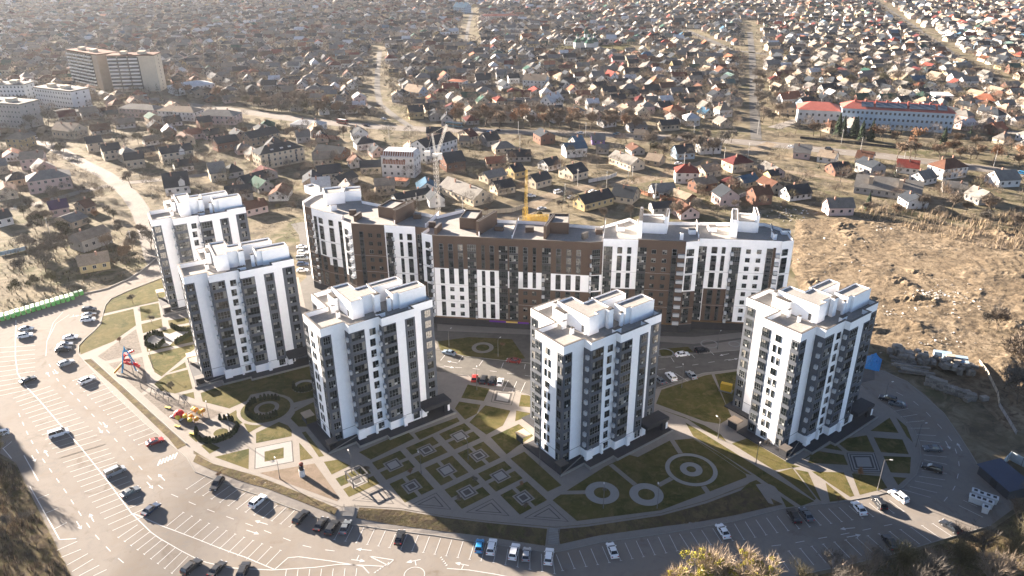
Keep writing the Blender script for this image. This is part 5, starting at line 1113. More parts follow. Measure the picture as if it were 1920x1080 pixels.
def conifer(seed, h, w, n=260):
    r = random.Random(seed); tr, cw = MB(), MB(); tr.tube((0, 0, 0), (0, 0, h*.9), .18, .04, 5)
    for i in range(n):
        t = r.random()**.8; z = h*(.08+.92*t); rad = w/2*(1-t)**.85*r.uniform(.65, 1.08)+.15; az = r.uniform(0, 6.283)
        p = Vector((math.cos(az)*rad, math.sin(az)*rad, z-rad*.25)); c = Vector((math.cos(az)*rad*.1, math.sin(az)*rad*.1, z+.35)); s_ = Vector((-math.sin(az), math.cos(az), 0))*(.25+.32*rad)
        cw.face([c, p-s_, p+Vector((0, 0, -.2)), p+s_])
    return tr, cw
def tree_proto(name, tr, cw, m_, bark=BARK):
    return (tr.mesh('trunk', [bark]), cw.mesh('crown', [m_]))
PR = {}
k_ = 0
for kind, (n, h, sp, up) in {'tan': (3, 10, .75, .3), 'grey': (3, 9, .8, .2), 'brown': (3, 9, .7, .4), 'olive': (2, 8, .8, .3)}.items():
    PR[kind] = []
    for i in range(n):
        tr, cw, tips = bare_tree(100+k_, h, sp, 4, 6, .12, up); r = random.Random(k_)
        for q, d in (tips*3 if kind == 'brown' else tips*2 if kind != 'grey' else tips):
            c = q+Vector((r.gauss(0, .55), r.gauss(0, .55), r.gauss(0, .45))); a = Vector((r.gauss(0, 1), r.gauss(0, 1), r.gauss(0, 1))).normalized()*.30; b_ = a.orthogonal().normalized()*.12; cw.face([c-a, c-b_, c+a, c+b_])
        PR[kind].append(tree_proto(kind, tr, cw, TWIG[kind])); k_ += 1
PR['rust'] = []
for i in range(2):
    tr, cw, tips = bare_tree(140+i, 10, .7, 4, 4, .09, .4); r = random.Random(i)
    for q, d in tips:
        for j in range(4): c = q+Vector((r.gauss(0, .5), r.gauss(0, .5), r.gauss(0, .45))); a = Vector((r.gauss(0, 1), r.gauss(0, 1), r.gauss(0, 1))).normalized()*.22; b_ = a.orthogonal().normalized()*.2; cw.face([c-a, c-b_, c+a, c+b_], 1)
    PR['rust'].append((tr.mesh('trunk', [BARK]), cw.mesh('crown', [TWIG['brown'], TWIG['rust']])))
PR['spruce'] = [tree_proto('spruce', *conifer(i, 13, 5.5, 420), EVER) for i in range(2)]
PR['thuja'] = [tree_proto('thuja', *conifer(30+i, 1.7, .75, 70), THUJA) for i in range(2)]
PR['bush'] = []
for i in range(4):
    r = random.Random(60+i); cw = MB(); tr = MB()
    for j in range(330):
        az = r.uniform(0, 6.283); el = r.uniform(.1, 1.5); L = r.uniform(1.1, 2.3); d = Vector((math.cos(az)*math.cos(el), math.sin(az)*math.cos(el), math.sin(el)*1.0)); p = Vector((math.cos(az), math.sin(az), 0))*r.uniform(0, .7)
        s_ = Vector((r.gauss(0, 1), r.gauss(0, 1), 0)).normalized()*.045; cw.face([p-s_, p+s_, p+d*L]); 
        e = p+d*L*.6; cw.face([e-s_*.7, e+s_*.7, e+(d+Vector((r.gauss(0, .6), r.gauss(0, .6), .3)))*L*.4])
    for j in range(5): az = j*1.25; tr.tube((0, 0, 0), (math.cos(az)*.6, math.sin(az)*.6, 1.2), .06, .02, 4)
    PR['bush'].append(tree_proto('bush', tr, cw, [TWIG['tan'], TWIG['grey'], TWIG['olive'], TWIG['brown']][i]))
def plant(kind, x, y, z, s, label, cat='tree', group=None, i=None, name='bare_tree', sz_=None):
    p = PR[kind][rnd.randrange(len(PR[kind])) if i is None else i]
    T = bpy.data.objects.new(name, None); COL.objects.link(T); T.location = (x, y, z); T.rotation_euler.z = rnd.uniform(0, 6.28); T.scale = (s, s, s*(sz_ or 1))
    T['label'] = label; T['category'] = cat
    if group: T['group'] = group
    for me, nm in zip(p, ('trunk', 'crown')):
        o = bpy.data.objects.new(nm, me); COL.objects.link(o); o.parent = T
    return T
KN = {'tan': 'light brown leafless tree', 'grey': 'grey leafless tree', 'brown': 'warm brown leafless tree', 'olive': 'olive-tinted leafless tree', 'rust': 'tree with rust-brown leaves', 'spruce': 'dark green spruce', 'bush': 'low leafless bush'}
KW = ['tan']*28+['grey']*34+['brown']*16+['olive']*16+['rust']*4+['spruce']*3
wish = []    # kind, px, py, size factor
def line_trees(pts, step, kinds, s, jit=2.):
    P_ = [G(*q).xy for q in pts]
    for a, b in zip(P_, P_[1:]):
        n = max(1, int((b-a).length/step))
        for i in range(n): c = a.lerp(b, i/n); wish.append((rnd.choice(kinds), c.x+rnd.uniform(-jit, jit), c.y+rnd.uniform(-jit, jit), s*rnd.uniform(.85, 1.15)))
line_trees([(850, 236), (960, 239), (1090, 243), (1215, 249)], 6.5, ['brown', 'rust', 'brown'], 1.5)
line_trees([(870, 224), (1000, 228), (1200, 238)], 8, ['brown', 'tan', 'rust'], 1.4, 4)
line_trees([(460, 201), (560, 213), (700, 225)], 6.5, ['brown', 'tan', 'grey', 'olive'], 1.5, 3); line_trees([(330, 184), (480, 194), (640, 208)], 12, ['brown', 'tan', 'rust'], 1.4, 4)
line_trees([(1500, 252), (1570, 260)], 6, ['brown', 'grey'], 1.2, 3); line_trees([(1572, 256), (1640, 266)], 3.6, ['spruce'], 1.05, 2); line_trees([(1640, 264), (1730, 274)], 6, ['brown', 'spruce', 'rust'], 1.2, 3)
line_trees([(1740, 270), (1800, 276), (1850, 276)], 7, ['spruce', 'brown', 'grey'], 1.0, 4)
line_trees([(1680, 300), (1760, 300), (1830, 305), (1940, 318)], 8, ['rust', 'brown', 'tan'], 1.25, 4); line_trees([(1720, 286), (1800, 292), (1940, 305)], 9, ['brown', 'rust'], 1.1, 4)
line_trees([(1225, 296), (1300, 290), (1370, 285)], 7, ['olive', 'grey', 'tan'], 1.25, 4); line_trees([(1230, 280), (1300, 276), (1390, 274)], 8, ['tan', 'grey'], 1.2, 4); line_trees([(1260, 266), (1400, 268)], 10, ['grey', 'olive'], 1.0, 3)
line_trees([(1420, 130), (1424, 190), (1426, 240)], 12, ['tan', 'grey'], 1.2, 4); line_trees([(1440, 180), (1460, 215), (1470, 240)], 10, ['tan', 'grey'], 1.1, 8); line_trees([(1540, 150), (1620, 165), (1700, 160)], 14, ['olive', 'tan'], 1.6, 8)
line_trees([(20, 408), (60, 396), (150, 372), (215, 356)], 11, ['grey'], 1.1, 1); line_trees([(250, 352), (330, 344), (420, 336)], 13, ['grey', 'tan'], 1.0, 2)
line_trees([(570, 262), (640, 258), (690, 262)], 9, ['tan', 'grey'], 1.0, 4); line_trees([(430, 262), (520, 252), (600, 262)], 8, ['tan', 'grey', 'brown'], 1.0, 6); line_trees([(250, 272), (300, 262), (340, 280)], 7, ['olive', 'grey'], 1.1, 5)
line_trees([(690, 375), (710, 395), (735, 400)], 4, ['tan', 'olive'], 1.0, 3); line_trees([(780, 402), (800, 398)], 4, ['tan'], .9, 2)
line_trees([(40, 250), (60, 262), (120, 300)], 9, ['grey', 'olive'], 1.1, 6); line_trees([(10, 232), (60, 240), (110, 236)], 7, ['grey'], 1.5, 4)
line_trees([(60, 470), (90, 490), (100, 520)], 6, ['grey'], 1.3, 4); line_trees([(20, 520), (60, 500), (130, 440)], 8, ['grey', 'olive', 'tan'], 1.0, 7); line_trees([(10, 560), (60, 545), (120, 525)], 6, ['grey', 'olive'], .9, 4)
line_trees([(215, 470), (240, 480), (250, 500)], 6, ['brown', 'tan'], .9, 3); line_trees([(220, 430), (250, 450), (262, 480)], 7, ['grey', 'tan'], .8, 3); line_trees([(130, 450), (120, 470), (150, 490)], 7, ['grey'], .9, 3)
line_trees([(60, 430), (110, 440), (130, 460)], 7, ['olive', 'grey'], .9, 3); line_trees([(287, 470), (284, 476)], 4, ['grey'], 1.2, 1)
line_trees([(1860, 600), (1900, 650), (1930, 700)], 6, ['tan', 'grey'], .9, 4); line_trees([(1880, 690), (1920, 760), (1960, 800)], 5, ['grey', 'tan'], 1.2, 4); line_trees([(1790, 395), (1850, 400), (1900, 410)], 9, ['tan', 'olive'], 1.2, 4); line_trees([(1915, 430), (1960, 470)], 6, ['tan'], 1.0, 4)
line_trees([(1290, 392), (1320, 398), (1350, 402)], 6, ['olive', 'grey'], .8, 4); line_trees([(1235, 375), (1270, 388)], 6, ['tan', 'brown'], .6, 3); line_trees([(1310, 370), (1345, 368), (1380, 376)], 6, ['tan', 'rust'], .7, 3)
fixed = len(wish)
# filling between the houses
tc_ = []
y = 300.
while y < 1950:
    x = -1250.
    while x < 1250:
        xx = x+rnd.uniform(-7, 7); yy = y+rnd.uniform(-7, 7); px, py = proj(Vector((xx, yy, 0)))
        if -40 < px < 1960 and -40 < py < 425 and rnd.random() < (.42 if py > 262 and px > 560 else .5 if py > 230 else .74) and free(xx, yy, -2.2 if py < 150 else .2): tc_.append((px, py, xx, yy))
        x += 6.6 if y < 800 else 8.5
    y += 6.6 if y < 800 else 8.5
tc_.sort(key=lambda q: -q[1])
wish.sort(key=lambda w_: w_[2]-w_[3]*12)
wrest = wish[240:]; alltrees = [(k_, x, y, s, False) for k_, x, y, s in wish[:240]]
NT = 290-len(alltrees)
for i, (px, py, x, y) in enumerate(tc_):
    if i < NT: alltrees.append((rnd.choice(KW), x, y, rnd.uniform(.45, .95), False))
indt = []
for k_, x, y, s, _ in alltrees:
    px, py = proj(Vector((x, y, 0))); indt.append((px, py, k_, x, y, s))
indt.sort(key=lambda q: -q[1])
for bi_ in range(0, len(indt), 20):
    bd = sorted(indt[bi_:bi_+20], key=lambda q: q[0])
    for j, (px, py, k_, x, y, s) in enumerate(bd):
        plant(k_, x, y, 0, s, '%s, %s from left in tree row %d counted up from the bins' % (KN[k_], ordn(j), bi_//20+1), 'tree', 'trees of the village', name='spruce_tree' if k_ == 'spruce' else 'bare_tree')
# the rest as one mass
def low_tree(r, kind, n=64, wa=.2, wb=.42):
    T = []
    R_ = r.uniform(2.4, 4.6); hh = r.uniform(4.5, 8.5)
    if kind == 2:
        for i in range(26):
            t = r.random(); az = r.uniform(0, 6.283); rad = 2.6*(1-t)+.2; z = .6+11*t
            T.append(((0, 0, z+1), (math.cos(az-.3)*rad, math.sin(az-.3)*rad, z), (math.cos(az+.3)*rad, math.sin(az+.3)*rad, z)))
        return T
    for i in range(n):
        az = r.uniform(0, 6.283); el = math.asin(r.uniform(-.3, 1)); q = r.uniform(.55, 1)
        c = np.array((math.cos(az)*math.cos(el)*R_*q, math.sin(az)*math.cos(el)*R_*q, hh*.58+math.sin(el)*hh*.42*q)); d = c-np.array((0, 0, hh*.3)); d /= np.linalg.norm(d)+1e-6
        s_ = np.array([r.gauss(0, 1) for _ in range(3)]); s_ /= np.linalg.norm(s_); L = r.uniform(.9, 2.1); w_ = r.uniform(wa, wb)
        T.append((tuple(c-s_*w_), tuple(c+s_*w_), tuple(c+d*L)))
    T.append(((-.15, 0, 0), (.15, 0, 0), (0, 0, hh*.6)))
    return T
lowp = [[low_tree(random.Random(900+i), 0) for i in range(12)], [low_tree(random.Random(950+i), 2) for i in range(3)]]; finep = [low_tree(random.Random(980+i), 0, 300, .035, .09) for i in range(10)]; midp = [low_tree(random.Random(1980+i), 0, 130, .08, .2) for i in range(10)]
va, fm_ = [], []
rr = random.Random(4)
for px, py, x, y, ws, wk in [(*q, 0, '') for q in tc_[NT:]]+[(*proj(Vector((x, y, 0))), x, y, s*1.15, k_) for k_, x, y, s in wrest]:
    kc = rr.random()+.04 if not ws else (0 if wk == 'spruce' else 1); kd = 1 if kc < .07 else 0; T = rr.choice(lowp[kd]) if kd else rr.choice(finep if py > 190 else (midp if py > 110 else lowp[0])); s_ = ws or rr.uniform(.5, 1.15); T = rr.choice(finep) if ws and not kd else T; a = np.array(T)*s_; t = rr.uniform(0, 6.283); c_, q_ = math.cos(t), math.sin(t)
    if py < 90: a = a[::2]; a = a*1.0
    b_ = a.copy(); b_[..., 0] = a[..., 0]*c_-a[..., 1]*q_+x; b_[..., 1] = a[..., 0]*q_+a[..., 1]*c_+y; va.append(b_.reshape(-1, 3)); fm_ += [4 if kd else {'brown': 3, 'rust': 5, 'tan': 0, 'grey': 1, 'olive': 2}.get(wk, rr.choice((0, 0, 1, 1, 2, 3)))]*len(a)
va = np.concatenate(va).astype(np.float32); nT = len(va)//3
me = bpy.data.meshes.new('distant_trees'); me.vertices.add(len(va)); me.vertices.foreach_set('co', va.ravel()); me.loops.add(len(va)); me.loops.foreach_set('vertex_index', np.arange(len(va), dtype=np.int32))
me.polygons.add(nT); me.polygons.foreach_set('loop_start', np.arange(0, nT*3, 3, dtype=np.int32))
for m_ in (TWIG['tan'], TWIG['grey'], TWIG['olive'], TWIG['brown'], EVER, TWIG['rust']): me.materials.append(m_)
me.polygons.foreach_set('material_index', np.array(fm_, dtype=np.int32)); me.update(calc_edges=True)
o = bpy.data.objects.new('distant_trees', me); COL.objects.link(o); o['kind'] = 'stuff'; o['label'] = 'leafless trees filling the gaps between distant houses'; o['category'] = 'trees'
# brush and reeds as masses
def scrub(name, polys, dens, hmin, hmax, w_, mats, label, seed, lean=.25, z0=0., fz=None):
    r = random.Random(seed); o = MB()
    for poly in polys:
        P_ = poly; x0, x1 = min(p[0] for p in P_), max(p[0] for p in P_); y0, y1 = min(p[1] for p in P_), max(p[1] for p in P_)
        for i in range(int((x1-x0)*(y1-y0)*dens)):
            x, y = r.uniform(x0, x1), r.uniform(y0, y1)
            if not inpoly(x, y, P_): continue
            cl = .5+.5*math.sin(x*.31+seed)*math.sin(y*.27+x*.11)
            if cl < r.random()*.75: continue
            h = r.uniform(hmin, hmax)*(.45+.75*cl); n = 5; z = fz(x, y) if fz else z0; mi = r.randrange(len(mats))
            for j in range(n):
                a = r.uniform(0, 6.283); q = r.uniform(.05, .5)*h*.5; s_ = Vector((math.cos(a+1.4), math.sin(a+1.4), 0))*w_; b_ = Vector((x+math.cos(a)*.2, y+math.sin(a)*.2, z)); e = b_+Vector((math.cos(a)*q+lean*h*.3, math.sin(a)*q, h*r.uniform(.6, 1)))
                o.face([b_-s_, b_+s_, e], mi)
    return o.build(name, mats, kind='stuff', label=label, category='brush')
REED = mat('dry_reed', (.32, .25, .165), .95, .3, .15)
scrub('reed_thicket', [W([(1585, 395), (1700, 385), (1800, 402), (1960, 400), (1980, 470), (1840, 468), (1760, 445), (1640, 418)])], .55, 1.8, 4.2, .10, [REED, TWIG['tan']], 'tall pale beige reed thicket beyond the bare earth', 1)
scrub('weed_patch', [W([(1700, 560), (1840, 480), (1980, 480), (2000, 700), (1860, 700), (1800, 640)])], .16, .5, 1.5, .07, [TWIG['tan'], TWIG['olive']], 'dry weeds scattered over the bare earth', 2)
scrub('undergrowth', [W([(-160, 880), (0, 862), (26, 878), (58, 940), (96, 1014), (130, 1085), (140, 1200), (-160, 1300)])], 1.7, 1.0, 2.8, .06, [TWIG['brown'], TWIG['grey'], TWIG['tan'], REED], 'dense brown undergrowth on the lower left bank', 3, fz=lambda x, y: H(x, y))
scrub('undergrowth', [W([(1100, 1125), (1480, 1100), (1560, 1082), (1670, 1056), (1800, 1020), (1866, 1002), (1915, 965), (2060, 900), (2100, 1200), (1100, 1260)])], .7, .8, 2.6, .07, [TWIG['brown'], TWIG['grey'], TWIG['olive']], 'dark undergrowth along the bank below the lower parking bays', 4, fz=lambda x, y: H(x, y))
scrub('undergrowth', [W([(-60, 600), (-60, 480), (60, 440), (200, 430), (262, 470), (270, 497), (230, 520), (150, 545), (60, 572)])], .35, .7, 2.4, .08, [TWIG['brown'], TWIG['grey'], TWIG['olive']], 'tangled undergrowth between the green bins and the old houses', 5)
scrub('undergrowth', [W([(470, 385), (560, 370), (575, 395), (560, 425), (550, 450), (490, 440)]), W([(660, 395), (700, 355), (790, 380), (760, 410), (690, 402)]), W([(1480, 395), (1380, 395), (1290, 400), (1290, 375), (1420, 360), (1540, 365), (1590, 385)]), W([(960, 285), (1280, 278), (1290, 300), (1200, 312), (960, 310)])], .5, .3, 1.0, .035, [TWIG['brown'], TWIG['tan'], TWIG['olive']], 'low rough scrub behind the apartment block', 6)
# big leafless trees of the lower right bank
big = []
for i in range(4): tr, cw, _ = bare_tree(300+i, 15, .7, 5, 3, .04, .45); PR.setdefault('big', []).append(tree_proto('big', tr, cw, [TWIG['olive'], TWIG['grey'], TWIG['tan'], TWIG['grey']][i]))
BT = [(1560, 1100, .8), (1620, 1088, .75), (1610, 1130, 1), (1680, 1100, .95), (1730, 1085, .8), (1745, 1130, 1.05), (1790, 1090, .85), (1800, 1050, .7), (1850, 1075, .95), (1840, 1120, 1.1), (1900, 1040, .8), (1890, 1090, 1.0), (1940, 1060, 1.0), (1945, 1010, .8), (1960, 960, .8), (1905, 985, .6), (1500, 1125, .7), (1985, 1000, 1.), (1990, 1090, 1.1), (1700, 1150, 1.0), (1920, 930, .6), (1960, 900, .9)]
for i, (px, py, s) in enumerate(sorted(BT)):
    c = GH(px, py); plant('big', c.x, c.y, c.z, s, 'large leafless tree, %s from left along the lower right bank' % ordn(i), 'tree', 'leafless trees on the lower right bank', i=i % 4)
for i, (px, py, s) in enumerate([(20, 930, .45), (45, 985, .4), (70, 1030, .45), (10, 1000, .5), (90, 1070, .4), (-30, 900, .7), (-50, 960, .8), (-20, 1060, .7)]):
    c = GH(px, py); plant('big', c.x, c.y, c.z, s*.8, 'leafless shrub tree, %s along the lower left bank' % ordn(i), 'tree', 'shrub trees on the lower left bank', i=i % 4, name='shrub_tree')
# tall trees standing just outside on the left throw the long soft streaks over the parking ground
for i, (x, y) in enumerate([(-128, 128), (-134, 136), (-124, 141), (-139, 150), (-131, 158), (-145, 166)]): plant('big', x, y, 0, .75, 'tall leafless tree, %s in the group outside the left edge' % ordn(i), 'tree', 'trees outside the left edge', i=i % 4)
# three golden trees hung with mistletoe at the lower edge
for i, (px, py, s, w_) in enumerate([(1278, 1034, 17, 1), (1345, 1005, 19.5, 1.1), (1425, 1022, 18, 1)]):
    c = G(px, py, s); tr, cw, tips = bare_tree(400+i, s*1.0, .62, 5, 4, .05, .6); r = random.Random(i); c.z = H(c.x, c.y)
    T = thing('mistletoe_tree', ['leftmost', 'middle, tallest', 'rightmost'][i]+' of three golden trees hung with yellow mistletoe clumps', 'tree', (c.x, c.y, c.z), 0, 'mistletoe trees at the lower edge')
    tr.build('trunk', [mat('pale_bark', (.40, .36, .30), .9, .15, .8)], T); cw.build('crown', [PALET], T)
    ml = MB(); sel = [t for t in tips if t[0].z > s*.45]; r.shuffle(sel)
    for q, d in sel[:85]:
        R_ = r.uniform(.35, .85)
        for j in range(70):
            v = Vector((r.gauss(0, 1), r.gauss(0, 1), r.gauss(0, 1))).normalized()*R_*r.uniform(.55, 1); a = Vector((r.gauss(0, 1), r.gauss(0, 1), r.gauss(0, 1))).normalized()*.13; b_ = a.orthogonal().normalized()*.10; ml.face([q+v-a, q+v-b_, q+v+a, q+v+b_])
    ml.build('mistletoe', [MISTLE], T)
# thuja rings
TH_ = []
def arc(c, r_, a0, a1, n, kx=1.):
    for i in range(n): a = R(a0+(a1-a0)*i/(n-1)); TH_.append((c.x+math.cos(a)*r_, c.y+math.sin(a)*r_))
def along(pts, n):
    P_ = [G(*q).xy for q in pts]; Ls = [0]
    for a, b in zip(P_, P_[1:]): Ls.append(Ls[-1]+(b-a).length)
    for i in range(n):
        t = Ls[-1]*i/(n-1)
        for j in range(len(P_)-1):
            if t <= Ls[j+1]+1e-6: c = P_[j].lerp(P_[j+1], (t-Ls[j])/(Ls[j+1]-Ls[j])); TH_.append(tuple(c)); break
arc(C1, 5.2, 140, 320, 20); arc(C1, 5.2, 60, 120, 6); arc(C2, 5.4, 185, 385, 24); arc(C2, 5.4, 60, 100, 4)
along([(273, 638), (280, 631), (290, 627), (305, 631)], 9); along([(274, 648), (285, 653), (298, 652), (308, 643)], 10); along([(322, 614), (335, 621), (358, 621)], 12); along([(330, 645), (345, 637), (362, 627)], 14)
arc(G(571, 724), 3.2, 180, 360, 12)
for i, (x, y) in enumerate(TH_): plant('thuja', x, y, .04, rnd.uniform(.85, 1.15), 'small dark columnar thuja in a curved garden hedge row', 'shrub', 'thujas of the curved hedge rows', name='thuja_shrub')
# saplings
for i, (px, py, kd, s, lab) in enumerate([(686, 886, 'tan', .25, 'leafless sapling beside the leftmost grey court slab'), (770, 893, 'rust', .25, 'thin pale-barked sapling with rusty leaves among the courts'), (889, 905, 'grey', .25, 'thin sapling among the middle courts'), (861, 941, 'tan', .25, 'pale sapling at the lower side of the courts'), (977, 914, 'rust', .22, 'sapling with brown leaves above the lowest court'), (984, 956, 'tan', .22, 'small leafless sapling below the lowest court'),
     (1612, 897, 'rust', .32, 'golden sapling on the sunlit strip beside the tall lamp'), (177, 598, 'rust', .25, 'orange sapling behind the two white cars at the lawn edge'), (411, 898, 'rust', .22, 'orange sapling behind the black car at the kerb'), (1571, 943, 'rust', .22, 'orange-red sapling on the kerb above the lower bays'), (941, 655, 'rust', .3, 'sunlit yellow sapling in the lawn before the shops'), (1133, 925, 'grey', .2, 'small leafless sapling inside the left paving ring'),
     (225, 645, 'rust', .3, 'orange-leaved sapling on the lawn above the first playground'), (250, 570, 'grey', .5, 'leafless tree on the upper lawn'), (284, 606, 'grey', .4, 'leafless tree on the small lawn between paths'), (322, 730, 'grey', .35, 'leafless tree on the lawn below the fourth tower'), (1440, 838, 'grey', .3, 'leafless sapling on the lawn left of the right tower')]):
    c = GH(px, py); plant(kd, c.x, c.y, c.z, s, lab, 'tree', None, 0, name='sapling')
# ------------------------------------------------------------------ cars
def carpaint(name, c, met=0): 
    M = mat('paint_'+name, c, .28, .03, .2, spec=.6, metal=met); return M
CP = {'white': carpaint('white', (.72, .73, .74)), 'black': carpaint('black', (.018, .02, .024)), 'silver': carpaint('silver', (.33, .35, .37), .3), 'navy': carpaint('navy', (.025, .04, .075)), 'red': carpaint('red', (.30, .03, .025)), 'darkred': carpaint('darkred', (.16, .02, .018)), 'blue': carpaint('blue', (.03, .25, .50)), 'grey': carpaint('grey', (.10, .115, .13)), 'bluegrey': carpaint('bluegrey', (.17, .22, .28)), 'teal': carpaint('teal', (.03, .13, .17))}
CGL = mat('car_glass', (.012, .015, .02), .08, .05, spec=.7); TYRE = mat('tyre', (.02, .02, .02), .9, .1); RIM = mat('rim', (.3, .3, .31), .4, .05, metal=.5); HL = mat('headlight', (.6, .62, .65), .2, .03, spec=.6); TL = mat('taillight', (.35, .02, .02), .3, .05)
CT = {}
SPEC = {'sedan': (4.6, 1.8, 1.42, [(-2.3, .45), (-2.28, .85), (-1.75, .98), (1.05, .92), (2.1, .72), (2.3, .45)], [(-1.75, .96), (-1.15, 1.40), (.25, 1.42), (1.05, .92)]),
 'suv': (4.7, 1.9, 1.72, [(-2.35, .5), (-2.33, 1.05), (-2.2, 1.12), (1.15, 1.05), (2.2, .92), (2.35, .5)], [(-2.22, 1.1), (-1.9, 1.66), (.35, 1.70), (1.15, 1.04)]),
 'hatch': (4.0, 1.75, 1.5, [(-2.0, .45), (-1.98, .95), (-1.85, 1.0), (1.0, .95), (1.85, .75), (2.0, .45)], [(-1.88, .98), (-1.45, 1.46), (.2, 1.50), (1.0, .94)]),
 'van': (4.9, 1.95, 2.0, [(-2.45, .5), (-2.45, 1.15), (-2.4, 1.2), (1.6, 1.15), (2.35, .95), (2.45, .5)], [(-2.42, 1.18), (-2.3, 1.95), (1.0, 1.98), (1.65, 1.14)])}
for k_, (L, W_, h, lo_, up_) in SPEC.items():
    wy = W_/2; b = MB()
    pts = [(-L/2, .28), (-L/2, .45)]+lo_[1:-1]+[(L/2, .45), (L/2, .28)]; pts = pts[::-1]
    # lower body, a little narrower at the sill and the nose
    def sect(pts, y0, y1, mbx, mi):
        n = len(pts); k0 = len(mbx.v)
        mbx.v += [(x, -y0 if z < .8 else -y1, z) for x, z in pts]+[(x, y0 if z < .8 else y1, z) for x, z in pts]
        for i in range(n):
            j = (i+1) % n; mbx.f.append((k0+i, k0+n+i, k0+n+j, k0+j)); mbx.m.append(mi)
        mbx.f.append(tuple(range(k0, k0+n))); mbx.m.append(mi); mbx.f.append(tuple(range(k0+2*n-1, k0+n-1, -1))); mbx.m.append(mi)
    sect(pts, wy*.99, wy*.94, b, 0)
    r0, r1 = up_[1], up_[2]; tw_ = wy*.74        # roof skin and pillars
    b.hexa([(r0[0]+.05, -tw_, r0[1]-.02), (r1[0]-.05, -tw_, r1[1]-.02), (r1[0]-.05, tw_, r1[1]-.02), (r0[0]+.05, tw_, r0[1]-.02)], [(r0[0]+.2, -tw_*.9, r0[1]+.05), (r1[0]-.2, -tw_*.9, r1[1]+.05), (r1[0]-.2, tw_*.9, r1[1]+.05), (r0[0]+.2, tw_*.9, r0[1]+.05)], 0)
    for sy in (-1, 1):
        for (xa, za), (xb, zb) in ((up_[0], r0), (up_[3], r1), (((up_[0][0]+up_[3][0])/2, up_[0][1]), ((r0[0]+r1[0])/2, r0[1]))): b.tube((xa, sy*wy*.93, za), (xb, sy*tw_, zb), .06, .05, 4)
        b.box(.62, .82, sy*(wy+.08)-.09, sy*(wy+.08)+.09, up_[0][1], up_[0][1]+.16, 0)
    g = MB(); n0 = [(x, z) for x, z in up_]
    g.hexa([(up_[0][0], -wy*.92, up_[0][1]), (up_[3][0], -wy*.92, up_[3][1]), (up_[3][0], wy*.92, up_[3][1]), (up_[0][0], wy*.92, up_[0][1])], [(r0[0]+.03, -tw_, r0[1]-.03), (r1[0]-.03, -tw_, r1[1]-.03), (r1[0]-.03, tw_, r1[1]-.03), (r0[0]+.03, tw_, r0[1]-.03)], 0)
    w_ = MB(); w_.tube((0, -.11, 0), (0, .11, 0), .33, .33, 12, 0, True); w_.tube((0, -.125, 0), (0, .125, 0), .19, .19, 8, 1, True)
    hl = MB(); hl.box(-.06, .05, -.2, .2, -.07, .07, 0)
    tl = MB(); tl.box(-.05, .05, -.16, .16, -.1, .12, 0)
    CT[k_] = (b.mesh('car_body', [CP['white']]), g.mesh('car_glass', [CGL]), w_.mesh('car_wheel', [TYRE, RIM]), hl.mesh('headlight', [HL]), tl.mesh('taillight', [TL]), L, W_)
def put_car(p, d, kind, colr, label, group='cars parked on the estate', fine=True, z=None):
    b, g, w_, hl, tl, L, W_ = CT[kind]; rz = math.atan2(d.y, d.x)
    T = thing('parked_car', label, 'car', (p.x, p.y, (p.z if z is None else z)+.01), rz, group)
    o = place(b, 'body', T, (0, 0, 0)); o.material_slots[0].link = 'OBJECT'; o.material_slots[0].material = CP[colr]
    place(g, 'windows', T, (0, 0, 0))
    if fine:
        for x in (-L*.31, L*.31):
            for s_ in (-1, 1): place(w_, 'wheel', T, (x, s_*(W_/2-.1), .33))
        for s_ in (-1, 1): place(hl, 'headlight', T, (L/2-.01, s_*W_*.34, .64)); place(tl, 'taillight', T, (-L/2+.0, s_*W_*.38, .8))
    return T
